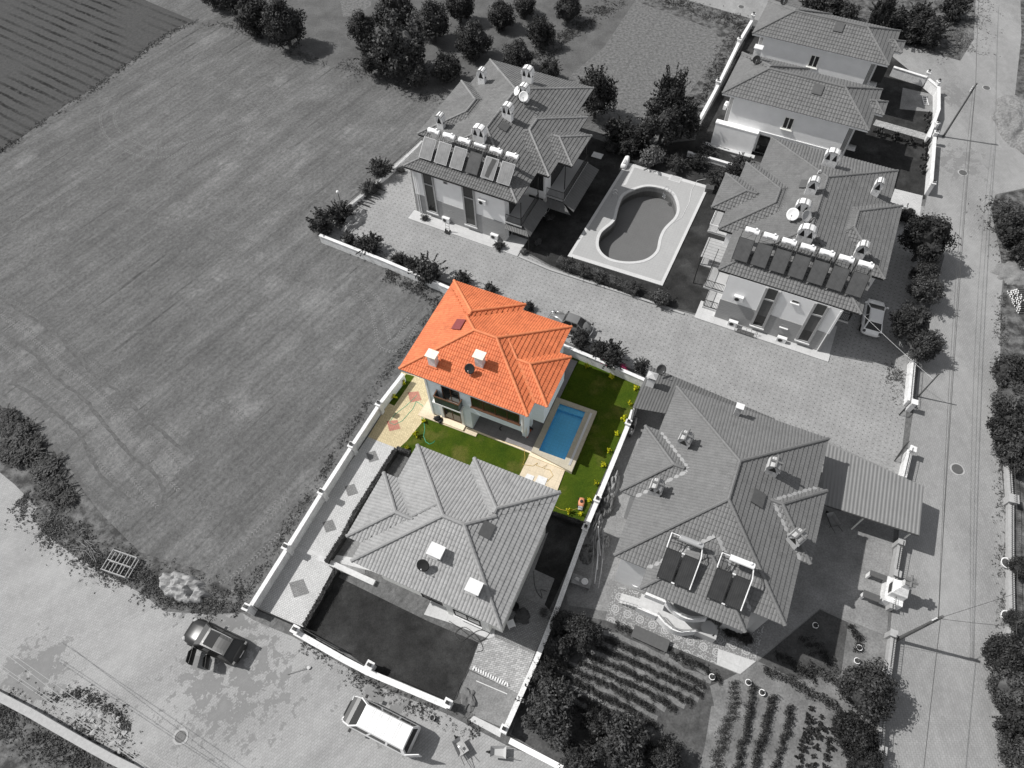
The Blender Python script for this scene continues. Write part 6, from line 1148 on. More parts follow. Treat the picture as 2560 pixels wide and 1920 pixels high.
# van
hd = head(TH(445, 1350), TH(150, 1200), 1.95); pr = [P(q, 1.95) for q in T(TH, (150, 1200), (455, 1350), (372, 1550), (85, 1375))]; c = sum(pr, V()) / 4; dv = V((math.cos(hd), math.sin(hd), 0)); c = c + dv * .28; c.z = .012
LV = 4.9; vn = thing('minibus', 'white minibus with a ribbed white roof and open tailgate on the paved street', 'van', c, hd)
def vs(x, hw, zb, zt, r=.1): return sec(x, hw, zb, zt, r, .0)
MB().loft([vs(-2.4, .9, .35, 1.05), vs(-2.3, .95, .28, 1.08), vs(0, .96, .25, 1.08), vs(1.5, .95, .25, 1.06), vs(1.95, .93, .3, 1.0), vs(2.35, .86, .35, .86), vs(2.48, .72, .45, .68)]).build('body', 'vanwhite', vn, smooth=True)
B = [(1.85, -.93, 1.06), (1.85, .93, 1.06), (-2.38, .93, 1.07), (-2.38, -.93, 1.07)]; T_ = [(1.1, -.66, 1.9), (1.1, .66, 1.9), (-2.18, .68, 1.9), (-2.18, -.68, 1.9)]
MB().loft([B, T_]).build('cabin', 'vanwhite', vn)
m = MB(); rings = []
for i in range(7): u = i / 6; x = 1.08 - 3.25 * u; k = .04 + .03 * math.sin(math.pi * u); e = .06 if i in (0, 6) else 0; rings.append([V((x, -.69 + e, 1.86)), V((x, -.66 + e, 1.92)), V((x, -.35, 1.93 + k)), V((x, .35, 1.93 + k)), V((x, .66 - e, 1.92)), V((x, .69 - e, 1.86))])
m.loft(rings); rf = m.build('van_roof', 'vanwhite', vn)
m = MB()
for i, x in enumerate((.55, .42, .05, -.1, -.55, -.72, -1.3, -1.45)): k = .04 + .03 * math.sin(math.pi * (1.08 - x) / 3.25); m = MB(); m.loft([[V((x + d_, y, z + .007)) for y, z in ((-.64, 1.925), (-.35, 1.93 + k), (.35, 1.93 + k), (.64, 1.925))] + [V((x + d_, y, z - .01)) for y, z in ((.64, 1.925), (.35, 1.93 + k), (-.35, 1.93 + k), (-.64, 1.925))] for d_ in (-.012, .012)]); m.build('roof_rib', 'porch', vn)
m = MB(); patch(m, [B[0], B[1], T_[1], T_[0]], .04, .96, .04, .9, .006); m.build('windscreen', 'glass', vn)
for q in ([B[3], B[0], T_[0], T_[3]], [B[1], B[2], T_[2], T_[1]]):
    for u0, u1 in ((.03, .3), (.34, .64), (.68, .93)):
        m = MB(); patch(m, q, u0, u1, .2, .75, .006); m.build('side_window', 'glass', vn)
m = MB(); patch(m, [B[2], B[3], T_[3], T_[2]], .08, .92, .1, .85, .004); m.build('rear_window', 'glass', vn)
m = MB(); m.loft([[V((x, y, z)) for y in (-w_, -w_ * .5, 0, w_ * .5, w_)] + [V((x, y, z - .02)) for y in (w_, 0, -w_)] for x, z, w_ in ((2.46, .74, .6), (2.36, .9, .74), (2.1, 1.0, .8), (1.8, 1.09, .84))]); m.build('bonnet', 'carblack', vn)
for sx in (1.5, -1.45):
    for sy in (-1, 1): wheel(vn, sx, sy * .84, .33)
for sy in (-1, 1): MB().cbox((1.55, sy * 1.08, 1.2), (.12, .22, .25)).build('mirror', 'black', vn); MB().cbox((2.43, sy * .66, .72), (.08, .26, .16)).build('headlight', 'chrome', vn)
MB().box(2.44, -.45, .62, 2.5, .45, .8).build('radiator_grille', 'black', vn)
M = Matrix.Translation((-2.4, .88, 0)) @ Matrix.Rotation(R(205), 4, 'Z') ; m = MB(M); m.box(0, -.03, .35, .88, .03, 1.05); m.box(0, -.03, 1.05, .08, .03, 1.85); m.box(.8, -.03, 1.05, .88, .03, 1.85); m.box(.08, -.03, 1.78, .8, .03, 1.85); dr = m.build('open_rear_door', 'vanwhite', vn); m = MB(M); m.box(.08, -.01, 1.05, .8, .01, 1.78); m.build('door_glass', 'glass', dr)
# ---------------------------------------------------------------- poles and wires
def pole(label, base, top, h, rb=.13, rt_=.09, ins=True, lean=None):
    b = P(base, 0); tp = P(top, h); t = thing('utility_pole', label, 'utility pole', b); d = tp - b
    MB().tube([V((0, 0, 0)), d * .5, d], rb, 10, rt_).build('pole_shaft', 'carp', t)
    if ins:
        m = MB()
        for k in range(3): p = d * (.93 - k * .035); m.tube([p + V((-.22, 0, 0)), p + V((.22, .05, 0))], .03, 5); m.cbox(p + V((.2, .04, .06)), (.07, .07, .12)); m.cbox(p + V((-.2, 0, .06)), (.07, .07, .12))
        m.build('insulator', 'capgrey', t)
    return tp
p1 = pole('thick wooden utility pole leaning over the lane by the garden wall', TI(1385, 825), TI(1690, 672), 6.45); p2 = pole('wooden utility pole at the upper lane junction', TC(1692, 880), TC(1910, 535), 6.4, .11, .08); p3 = pole('short thin pole on the whitewashed wall by the drive', TF(1530, 905), TF(1668, 755), 3.6, .07, .05, False)
def wire(label, a, b, sag, r=.012, m_='dcable', n=14, pre=None):
    pts = [a.lerp(b, i / n) - V((0, 0, sag * 4 * (i / n) * (1 - i / n))) for i in range(n + 1)]; o = pts[0].copy(); m = MB(); m.tube([p - o for p in pts], r, 4); ob = m.build('overhead_wire', m_, label=label, cat='overhead wire'); ob.location = o; return ob
d1 = V((0, 0, -.25)); wire('dark overhead wire between the two lane poles, left strand', p1 + d1 + V((-.15, 0, 0)), p2 + d1, .35, .02); wire('dark overhead wire between the two lane poles, sagging strand', p1 + d1 * 2, p2 + d1 * 2 + V((.1, 0, 0)), .6, .014); wire('third strand between the two lane poles', p1 + d1 * 3 + V((.1, 0, 0)), p2 + d1 * 3, .8, .012)
pt = P(TC(1930, -120), 6.4); wire('overhead wire leaving the upper pole towards the top edge', p2 + d1, pt + (pt - p2) * .4, .1, .02); pb_ = P(TI(1575, 1646), 6.2); wire('overhead wire leaving the thick pole towards the bottom edge', p1 + d1, pb_ + (pb_ - p1) * .5, .05, .018)
wire('wire from the thick pole across the lane, upper', p1 + d1, P(TI(2140, 530), 3.), .1, .012); wire('wire from the thick pole across the lane, lower', p1 + d1 * 2, P(TI(2120, 735), 3.), .1, .012)
wire('pale service cable from the short pole to the right house eave', p3 - V((0, 0, .9)), P(TF(1165, 365), 5.7), .1, .014, 'plastic'); wire('stay wire from the thick pole down to the garden wall', p1 + d1, P(TI(1390, 830), .8), .0, .01)
for i, (a, b) in enumerate((((80, 950), (960, 1646)), ((95, 930), (1130, 1660)), ((0, 1010), (930, 1646)), ((20, 1000), (950, 1640)))):
    A_, B_ = P(TG(*a), 6.5), P(TG(*b), 6.5); d = B_ - A_; wire('pale overhead wire crossing the lower left corner, ' + ['upper', 'outermost', 'lower', 'innermost'][i] + ' strand', A_ - d * .6, B_ + d * .5, .2, .013, 'greywall')
def lamp_post(base, h_, label):
    b = P(base); t = thing('garden_lamp', label, 'lamp', b); MB().tube([(0, 0, 0), (0, 0, h_)], .03, 6).build('post', 'black', t); m = MB(); m.lathe((0, 0, h_), [(.03, 0), (.13, .06), (.16, .2), (.1, .3), (.02, .33)], 12); m.build('lamp_globe', 'plastic', t, smooth=True)
lamp_post(TB(15, 1335), 1.9, 'thin garden lamp on the wall corner by the field')
# manholes
def manhole(px, r, label, ap=None):
    q = P(px); t = thing('manhole', label, 'manhole', (q.x, q.y, .03)); m = MB(); rnd = random.Random(3); m.prism([((ap or r * 1.25) * (1 + rnd.uniform(-.08, .12)) * math.cos(k * .3927), (ap or r * 1.25) * (1 + rnd.uniform(-.08, .12)) * math.sin(k * .3927)) for k in range(16)], -.01, .004); m.build('concrete_collar', 'collar', t)
    m = MB(); m.lathe((0, 0, .004), [(r * .02, .014), (r * .25, .014), (r * .27, .004), (r * .5, .004), (r * .52, .014), (r * .8, .014), (r * .82, .004), (r * .9, .004), (r * .92, .016), (r, .016), (r, 0)], 24); m.build('iron_cover', 'hatch', t)
manhole(TG(1163, 1445), .36, 'round iron manhole in the paved street with a ragged concrete collar', .5); manhole(TF(1782, 1372), .42, 'manhole in the middle of the lane across from the carport'); manhole(TC(1818, 1112), .38, 'manhole in the lane beside the lower twin house yard'); manhole(TC(1970, 566), .36, 'manhole in the lane near the leaning upper pole'); manhole(TC(393, 45), .34, 'manhole in the side street at the top')
# ---------------------------------------------------------------- kidney pool furniture
def ladder(px, label, az):
    q = P(px, .15); t = thing('pool_ladder', label, 'pool ladder', q, az); m = MB()
    for s in (-.22, .22): m.tube([(-.35, s, 0), (-.3, s, .5), (0, s, .68), (.22, s, .4), (.25, s, -.6)], .022, 6)
    t2 = m.build('handrail', 'chrome', t); m = MB()
    for k in range(3): m.box(.2, -.22, -.15 - k * .2, .28, .22, -.13 - k * .2)
    m.build('rung', 'chrome', t)
ladder(TB(1770, 1260), 'steel ladder on the left rim of the kidney pool', R(-10)); ladder(TB(2100, 1240), 'steel shower rail on the right rim of the kidney pool', R(200))
q = P(TB(1835, 1050), .3); t = thing('pool_slide_box', 'white pool machine standing at the top left corner of the deck', 'pool equipment', (q.x, q.y, .12), R(62)); m = MB(); m.loft([sec(-.75, .2, 0, .3, .06), sec(-.6, .3, 0, .5, .08), sec(0, .32, 0, .55, .1), sec(.5, .28, 0, .75, .1), sec(.75, .2, 0, .6, .08)]); m.build('casing', 'plastic', t, smooth=True); MB().box(-.5, -.12, .5, .1, .12, .6).build('lid', 'greywall', t)
q = P(TB(2155, 1150), .13); t = thing('floor_hatch', 'square pale hatch in the upper right pool deck corner', 'hatch', (q.x, q.y, .121), R(-27)); MB().box(-.62, -.42, 0, .62, .42, .03).build('hatch_frame', 'pdeckedge', t); MB().box(-.45, -.3, .03, .45, .3, .05).build('lid', 'greywall', t)
q = P(TC(190, 1210), .4); t = thing('planter', 'dark square planter at the right corner of the pool deck', 'planter', (q.x, q.y, 0), R(-20)); m = MB(); m.box(-.4, -.35, 0, .4, .35, .6); m.build('box', 'hatch', t); MB().box(-.32, -.27, .55, .32, .27, .61).build('soil', 'darksoil', t)
m = MB(); a = P(TC(70, 1230), .14); pts = [P(TC(*p), .14) for p in [(165, 1150), (110, 1160), (75, 1220), (60, 1300), (10, 1400), (-40, 1430)]]; m.tube([p - pts[0] for p in pts], .02, 5); o = m.build('pool_hose', 'plastic', label='thin pale hose lying across the right side of the pool deck', cat='hose'); o.location = pts[0]
# ---------------------------------------------------------------- street clutter
def barrow(px, az, label, m_='trim', tip=0):
    q = P(px, .3); t = thing('wheelbarrow', label, 'wheelbarrow', (q.x, q.y, .02), az); m = MB(); bt_ = [V((-.3, -.22, .3)), V((.3, -.16, .3)), V((.3, .16, .3)), V((-.3, .22, .3))]; tp_ = [V((-.48, -.36, .58)), V((.5, -.3, .6)), V((.5, .3, .6)), V((-.48, .36, .58))]
    m.loft([bt_, tp_], cap=False); m.add(bt_, [(0, 1, 2, 3)]); m.loft([[p + V((0, 0, -.012)) for p in bt_], [p * 1.02 + V((0, 0, -.012)) for p in tp_]], cap=False); m.build('tray', m_, t)
    m = MB()
    for s in (-1, 1): m.tube([(.62, s * .06, .2), (.2, s * .18, .27), (-.4, s * .25, .3), (-1.05, s * .3, .5)], .02, 6); m.tube([(-.35, s * .24, .3), (-.4, s * .26, 0)], .018, 5)
    m.build('frame', 'terra' if False else 'meta', t); M = Matrix.Translation((.62, 0, .19)) @ Matrix.Rotation(R(90), 4, 'X'); MB(M).lathe((0, 0, 0), [(.05, -.04), (.16, -.05), (.19, 0), (.16, .05), (.05, .04)], 16).build('wheel', 'rubber', t); return t
barrow(TH(775, 1510), R(120), 'wheelbarrow with a shovel across it on the street near the garden corner'); t = barrow(TH(1020, 1545), R(175), 'wheelbarrow with a pale empty tray at the bottom of the street', 'greywall'); barrow(TF(1575 - 600, 1700), R(100), 'dark wheelbarrow parked in the shade of the big house')
a, b = P(TH(770, 1510), .65), P(TH(860, 1646), .1); m = MB(); m.tube([V((0, 0, 0)), b - a], .022, 6); t = thing('shovel', 'long handled shovel resting across the wheelbarrow', 'shovel', a); m.build('handle', 'wood', t); MB().blob((0, 0, .0), (.13, .1, .03), 1, .0, 2).build('blade', 'tankm', t)
a, b = P(TG(1845, 1045), .08), P(TG(1985, 1000), .12); t = thing('shovel', 'shovel lying on the sand stain beside the black car', 'shovel', a); MB().tube([V((0, 0, 0)), b - a], .02, 6).build('handle', 'wood', t); MB().blob(b - a, (.14, .12, .03), 1, .1, 2).build('blade', 'apron', t)
q = P(TH(595, 1325), .15); t = thing('bucket', 'pale bucket on the street by the front wall', 'bucket', (q.x, q.y, .02)); MB().lathe((0, 0, 0), [(.02, .01), (.14, .0), (.18, .32), (.165, .32), (.13, .03), (.02, .02)], 18).build('pail', 'greywall', t); MB().tube([(-.17, 0, .3), (-.12, .1, .2), (0, .14, .16), (.12, .1, .2), (.17, 0, .3)], .006, 4).build('handle', 'black', t)
# rubble, rack and heap on the verge
def heap(label, px, rx, ry, h_, m_, az=0, seed=1, name='heap', cat='heap', fold=.3, n=26):
    q = P(px); vs_ = []; fs_ = []
    for j in range(n):
        for i in range(n):
            u, v = i / (n - 1) * 2 - 1, j / (n - 1) * 2 - 1; d = max(0, 1 - (u * u + v * v)); e = mnoise.noise(V((u * 3 + seed, v * 3, 0))); e2 = abs(mnoise.noise(V((u * 5 + seed, v * 2.2, 4)))); z = (d ** .6) * h_ * (1 + e * .7) - fold * e2 * (d > 0) * .5 - (.05 if d < .04 else 0)
            vs_.append((u * rx * (1 + .2 * e), v * ry * (1 + .2 * e), z))
    for j in range(n - 1):
        for i in range(n - 1): a = j * n + i; fs_.append((a, a + 1, a + n + 1, a + n))
    m = MB(); m.add(vs_, fs_); o = m.build(name, m_, label=label, cat=cat); o.location = (q.x, q.y, .02); o.rotation_euler = (0, 0, az); return o
heap('crumpled pale tarpaulin over a heap at the edge of the street', TG(1180, 490), 2.0, .95, .75, 'tarp', R(-22), 3, 'tarpaulin_heap', 'tarpaulin', .5); heap('pale tarpaulin bundle on the drive corner by the shrubs', TB(90, 1430), .9, 1.8, .6, 'tarp', R(-35), 5, 'tarpaulin_heap', 'tarpaulin', .5)
heap('gravel heap at the far right of the lane', TC(2190, 800), 2.6, 5.0, .9, 'gravel', R(-10), 8, 'gravel_heap', 'gravel heap', .2, 40); heap('pale sand heap near the log pile', TF(2180, 110), 2.4, 1.5, .22, 'sand', 0, 9, 'sand_heap', 'sand heap', .1)
q = P(TG(790, 345)); t = thing('scaffold_rack', 'dark metal scaffold frame lying on the verge', 'metal frame', q, R(-20)); m = MB()
for z in (.15, .55):
    for y in (-.75, 0, .75): m.tube([(-1.0, y, z), (1.0, y, z + .02)], .04, 6)
    for x in (-1, -.35, .3, 1): m.tube([(x, -.8, z), (x, .8, z + .03)], .04, 6)
for x in (-1, 1):
    for y in (-.75, .75): m.tube([(x, y, 0), (x, y, .6)], .04, 6)
m.build('tube_frame', 'trim', t)
rnd = random.Random(9); q = P(TG(540, 225)); m = MB()
for i in range(26): a = V((rnd.uniform(-.9, .9), rnd.uniform(-.5, .5), rnd.uniform(.02, .3))); an = rnd.uniform(-1.1, .2); m.tube([a, a + V((math.cos(an), math.sin(an), rnd.uniform(-.1, .15))) * rnd.uniform(.5, 1.2)], .018, 4)
o = m.build('brushwood_pile', 'wood', label='pile of dry sticks on the verge left of the scaffold frame', cat='brushwood', kind='stuff'); o.location = q
SP = [(570, 1270), (545, 1330), (595, 1340), (735, 1305), (620, 1385), (680, 1310), (650, 1310), (770, 1370), (795, 1420), (750, 1440), (775, 1485), (600, 1420), (540, 1300), (510, 1390), (415, 1215), (650, 1380), (710, 1600), (770, 1540), (730, 1490), (480, 1400), (580, 1300), (620, 1280), (760, 1330), (700, 1350)]
for i, (x, y) in enumerate(SP):
    q = P(TG(x, y)); r = rnd.uniform(.1, .26); m = MB(); m.blob((0, 0, 0), (r, r * .75, r * .35), i, .5, 1); o = m.build('stone_slab', 'rock', label='broken pale stone in the rubble patch beside the street', cat='stone', group='broken stones beside the street'); o.location = (q.x, q.y, r * .2); o.rotation_euler = (0, 0, rnd.random() * 3)
# log pile
q = P(TF(2140, 300)); t = thing('log_pile', 'stack of thin logs with cut ends facing the lane', 'log pile', q, R(-4)); m = MB(); e_ = MB()
for j in range(7):
    for i in range(13 - j): y = (i - 6 + j * .5) * .2 + rnd.uniform(-.02, .02); z = .1 + j * .17; x = rnd.uniform(-.12, .12); m.tube([(x, y, z), (x + 3.2, y + rnd.uniform(-.1, .1), z)], .085, 7, cap=True); e_.tube([(x - .012, y, z), (x + .004, y, z)], .072, 7)
m.build('log', 'bark', t, kind='stuff'); e_.build('cut_end', 'cream', t, kind='stuff')
# white planters by the far wall
for i, px in enumerate((TI(2080, 340), TI(2080, 680))):
    q = P(px); t = thing('flower_pot', ['upper round white planter across the lane', 'lower round white planter across the lane'][i], 'planter', q, 0, 'white planters'); MB().lathe((0, 0, 0), [(.02, 0), (.25, 0), (.38, .4), (.42, .45), (.34, .45), (.3, .34), (.02, .34)], 18).build('pot', 'white', t); MB().lathe((0, 0, .385), [(.01, .02), (.3, .0)], 14).build('soil', 'darksoil', t)
for i, px in enumerate((TI(862, 735), TI(1128, 962), TI(1142, 878), TI(432, 1100), TI(520, 1165), TI(200, 1065))):
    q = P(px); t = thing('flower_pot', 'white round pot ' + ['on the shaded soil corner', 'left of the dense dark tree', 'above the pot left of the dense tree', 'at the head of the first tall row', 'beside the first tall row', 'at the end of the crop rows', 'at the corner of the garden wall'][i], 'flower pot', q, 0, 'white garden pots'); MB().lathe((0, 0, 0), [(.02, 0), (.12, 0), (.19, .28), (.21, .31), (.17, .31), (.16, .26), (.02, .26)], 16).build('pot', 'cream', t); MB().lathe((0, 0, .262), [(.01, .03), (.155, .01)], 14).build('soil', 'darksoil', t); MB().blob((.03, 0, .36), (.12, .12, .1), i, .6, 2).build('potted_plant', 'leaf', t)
# garden oven / barbecue
q = P(TI(1350, 600)); t = thing('barbecue_oven', 'white garden oven with a tiled chimney on the lane wall', 'garden oven', q, R(64)); m = MB(); m.box(-.2, -.45, 0, 1.6, .75, .95); m.box(.2, -.4, .95, 1.2, .6, 1.7); m.loft([[V((.2, -.4, 1.7)), V((1.2, -.4, 1.7)), V((1.2, .6, 1.7)), V((.2, .6, 1.7))], [V((.5, -.2, 2.3)), V((1.0, -.2, 2.3)), V((1.0, .35, 2.3)), V((.5, .35, 2.3))]]); m.box(.52, -.18, 2.3, .98, .33, 3.1); ov = m.build('oven_body', 'white', t)
MB().box(.35, .601, 1.0, 1.05, .62, 1.55).build('fire_opening', 'black', ov); m = MB(); m.tube([(.3, .08, 3.2), (1.2, .08, 3.2)], .09, 8); m.tube([(.75, -.35, 3.15), (.75, .5, 3.3)], .09, 8); m.box(.45, -.25, 3.1, 1.05, .4, 3.18); m.build('chimney_tiles', 'b_ridge', t)
MB().box(-.5, 1.0, .85, .0, 2.1, .9).build('counter', 'hatch', t); MB().box(1.2, .8, .85, 1.6, 1.9, .9).build('counter', 'hatch', t); m = MB(); m.box(-.4, 1.9, 0, -.1, 2.05, .85); m.box(1.25, 1.75, 0, 1.55, 1.88, .85); m.build('counter_leg', 'white', t)
# garden roller bench by the terrace, hatch table
a = P(Z8(520, 1060), .3); t = thing('raised_bed_cover', 'grey flat slab standing on legs beside the patterned terrace', 'slab', (a.x, a.y, 0), R(-27)); MB().box(-1.25, -.42, .38, 1.25, .42, .44).build('slab', 'hatch', t); m = MB(); m.box(-1.2, -.38, 0, -1.1, .38, .38); m.box(1.1, -.38, 0, 1.2, .38, .38); m.build('leg', 'greywall', t)
a = P(Z8(400, 545), .5); m = MB(); m.lathe((0, 0, .7), [(.02, .03), (.5, .03), (.5, 0), (.02, 0)], 24); t = thing('round_table', 'round pale table in the front corner of the big house', 'table', (a.x, a.y, 0)); m.build('table_top', 'cream', t); MB().tube([(0, 0, 0), (0, 0, .7)], .05, 8).build('leg', 'greywall', t)
a = P(Z8(1035, 970), .9); t = thing('round_table', 'round grey table on the curved porch of the big house', 'table', (a.x, a.y, 0)); MB().lathe((0, 0, 1.05), [(.02, .03), (.5, .03), (.5, 0), (.02, 0)], 24).build('table_top', 'greywall', t); MB().tube([(0, 0, .6), (0, 0, 1.05)], .05, 8).build('leg', 'greywall', t)
# bushes at the porch, flower box
for i, px in enumerate(((1230, 990), (1310, 1020), (1390, 1060))): p = Z8(*px); shrub(p[0] * .864, p[1] * .864, 13, 'dark flower bush beside the porch, ' + ['left of three', 'middle of three', 'right of three'][i], i, 'leaf')
# lawn things of the coloured parcel
pts = [P(TE(*p), .04) for p in [(610, 1188), (600, 1200), (575, 1210), (552, 1195), (538, 1160), (545, 1110), (540, 1070), (527, 1040), (545, 990), (530, 960), (490, 935), (470, 980), (400, 1060), (350, 1085), (318, 1070), (350, 1020), (430, 960), (510, 880)]]
m = MB(); sm = [];
for i in range(len(pts) - 1):
    for k in range(5): sm.append(pts[i].lerp(pts[i + 1], k / 5))
m.tube([p - sm[0] for p in sm], .022, 5); o = m.build('garden_hose', 'hose', label='green garden hose winding over the paving and lawn', cat='hose'); o.location = sm[0]
pts = [P(TE(*p), .14) for p in [(1040, 1190), (1150, 1225), (1185, 1240), (1190, 1300), (1175, 1340), (1240, 1350), (1270, 1330), (1260, 1345), (1300, 1360), (1330, 1340), (1310, 1365), (1350, 1375), (1370, 1410), (1330, 1450)]]; m = MB(); m.tube([p - pts[0] for p in pts], .014, 4); o = m.build('power_cable', 'cable', label='thin yellow cable over the lawn edge and beige deck', cat='cable'); o.location = pts[0]
pts = [P(TE(*p), .04) for p in [(1385, 1610), (1420, 1630), (1470, 1640), (1540, 1620), (1555, 1580)]]; m = MB(); m.tube([p - pts[0] for p in pts], .014, 4); o = m.build('power_cable', 'cable', label='thin yellow cable running to the lawn mower', cat='cable'); o.location = pts[0]
q = P(TE(1552, 1585), .2); t = thing('lawn_mower', 'salmon and grey lawn mower on the lawn corner', 'lawn mower', (q.x, q.y, .03), R(76)); m = MB(); m.loft([sec(-.35, .2, .08, .3, .05), sec(0, .24, .08, .42, .08), sec(.35, .18, .08, .3, .05)]); m.build('deck', 'mower', t, smooth=True); MB().loft([sec(-.62, .16, .08, .26, .05), sec(-.36, .2, .08, .34, .06)]).build('grass_box', 'trim', t); MB().lathe((0, 0, .38), [(.02, .14), (.11, .12), (.13, 0)], 12).build('motor', 'black', t); m = MB(); m.tube([(-.3, -.18, .3), (-.7, -.18, .8), (-.7, .18, .8), (-.3, .18, .3)], .015, 5); m.build('handle', 'black', t)
for sx in (-.28, .28):
    for sy in (-.25, .25): MB(Matrix.Translation((sx, sy, .09)) @ Matrix.Rotation(R(90), 4, 'X')).lathe((0, 0, 0), [(.02, -.025), (.09, -.025), (.09, .025), (.02, .025)], 12).build('wheel', 'rubber', t)
q = P(TE(1218, 1135), .12); t = thing('rusty_tool', 'rusty orange hand tool lying on the grey terrace', 'tool', (q.x, q.y, .13), R(60)); MB().tube([(-.45, 0, .05), (.3, 0, .06)], .05, 8).build('tool_tube', 'terra', t); MB().box(.28, -.14, .0, .42, .14, .12).build('tool_head', 'black', t); MB().box(-.5, -.1, .0, -.4, .1, .1).build('tool_foot', 'terra', t)
q = P(TE(628, 1048), .2); t = thing('black_sack', 'black sack leaning at the door step of the villa', 'sack', (q.x, q.y, .1)); m = MB(); m.blob((0, 0, .2), (.3, .24, .26), 4, .35, 3); m.build('bag', 'rubber', t, smooth=True); m = MB(); m.blob((.22, -.2, .12), (.2, .2, .16), 6, .4, 3); m.build('bag', 'rubber', t, smooth=True)
q = P(Z2(1168, 730), .12); m = MB(); m.tube([V((math.cos(k * .35) * .17, math.sin(k * .35) * .17, .02)) for k in range(4, 14)], .03, 6); o = m.build('rubber_strap', 'black', label='curled black strap lying under the porch', cat='strap'); o.location = (q.x, q.y, .13)
# grey villa surroundings
def gate(label, a, b, h_, m_='meta'):
    A_, B_ = P(a, h_), P(b, h_); o = V((A_.x, A_.y, 0)); d = B_ - A_; d.z = 0; t = thing('sliding_gate', label, 'gate', o); n = int(d.length / .14); m = MB(); z = V((0, 0, 1)); m.tube([z * .1, d + z * .1], .03, 5); m.tube([z * h_, d + z * h_], .03, 5); m.tube([z * .1, z * h_], .03, 5); m.tube([d + z * .1, d + z * h_], .03, 5); m.build('gate_frame', m_, t)
    m = MB()
    for i in range(n + 1): p = d * (i / n); m.tube([p + z * .1, p + z * h_], .014, 4)
    m.build('gate_bars', m_, t)
gate('dark sliding gate closing the white block drive at the street', TG(1635, 608), TG(1880, 715), 1.0); gate('dark gate leaf behind the front wall of the pale grey villa', TG(1935, 745), TG(2180, 880), .9); gate('dark gate lying along the front wall by the garden pillar', TH(390, 1080), TH(680, 1205), .5, 'black')
gate('dark sliding gate frame at the lane opening, upper', TF(1440, 985), TF(1500, 925), 1.0); gate('dark sliding gate frame at the lane opening, lower', TF(1415, 1280), TF(1475, 1190), 1.1)
for i in range(15):
    p = TH(860 + i * 15.5, 1005 + i * 7.6); q = P(p, .05); o = MB().cbox((0, 0, .05), (.24, .11, .09), R(55 + (i * 37) % 40)).build('loose_brick', 'capgrey', label=(ORD + ['thirteenth', 'fourteenth', 'last'])[i] + ' loose brick from the left in the row on the sand edge', cat='brick', group='row of loose bricks'); o.location = (q.x, q.y, .04)
a, b = P(TH(875, 1085), .05), P(TH(1075, 1170), .05); m = MB(); m.tube([V(), b - a], .03, 5); o = m.build('timber_batten', 'capgrey', label='long pale levelling batten on the sand patch', cat='batten'); o.location = a
q = P(TH(820, 1200), .3); t = thing('folded_tarpaulin', 'dark sheet on the sand beside the gate pillar', 'tarpaulin', (q.x, q.y, .04)); m = MB(); m.blob((0, 0, .08), (.45, .55, .14), 3, .5, 3); m.build('sheet', 'tarpd', t)
for i, (px, r, l) in enumerate(((TH(1170, 670), .45, 'dark round mound of soil under the grey roof corner'), (TH(1125, 612), .3, 'black rubber tub under the grey roof corner'))): q = P(px); m = MB(); m.lathe((0, 0, 0), [(r, .0), (r, .25), (r * .9, .27), (r * .85, .1), (.01, .1)], 18) if i else m.blob((0, 0, .0), (r * 1.2, r * 1.3, .18), 2, .2, 3); o = m.build(['soil_mound', 'rubber_tub'][i], ['darksoil', 'rubber'][i], label=l, cat=['soil mound', 'tub'][i]); o.location = (q.x, q.y, .03)
q = P(TH(1100, 720), .4); t = thing('plastic_chair', 'white plastic chair under the grey roof corner', 'chair', (q.x, q.y, .03), R(20)); MB().box(-.25, -.25, .42, .25, .25, .45).build('seat', 'plastic', t); MB().box(-.27, -.25, .45, -.23, .25, .9).build('backrest', 'plastic', t)
for sx in (-.22, .22):
    for sy in (-.22, .22): MB().box(sx - .02, sy - .02, 0, sx + .02, sy + .02, .42).build('leg', 'plastic', t)
q = P(TH(1310, 650)); shrub(TH(1310, 648)[0] * .864, TH(1310, 648)[1] * .864, 9, 'potted flowering plant at the white villa wall', 1, 'leafl'); 
for lb, pts_ in (('tangled dark hose on the front steps of the pale grey villa', [(700, 700), (760, 740), (840, 800), (900, 830), (960, 780), (900, 760), (840, 790), (780, 830), (740, 780), (800, 740), (880, 800), (920, 880), (880, 900)]), ('dark cable along the edge of the grey front lawn', [(880, 860), (830, 1000), (770, 1120), (740, 1200), (700, 1190)]), ('dark hose on the concrete strip behind the pale grey villa', [(1245, 380), (1250, 460), (1270, 520), (1300, 550), (1290, 500), (1330, 510)])):
    pts = [P(TH(*p), .06) for p in pts_]; m = MB(); sm = []
    for i in range(len(pts)):
        p0, p1_, p2_, p3_ = pts[max(i - 1, 0)], pts[i], pts[min(i + 1, len(pts) - 1)], pts[min(i + 2, len(pts) - 1)]
        for k in range(5): u = k / 5; sm.append(.5 * ((2 * p1_) + (p2_ - p0) * u + (2 * p0 - 5 * p1_ + 4 * p2_ - p3_) * u * u + (3 * p1_ - p0 - 3 * p2_ + p3_) * u ** 3))
    m.tube([p - sm[0] for p in sm], .02, 5); o = m.build('garden_hose', 'dcable', label=lb, cat='hose'); o.location = sm[0]
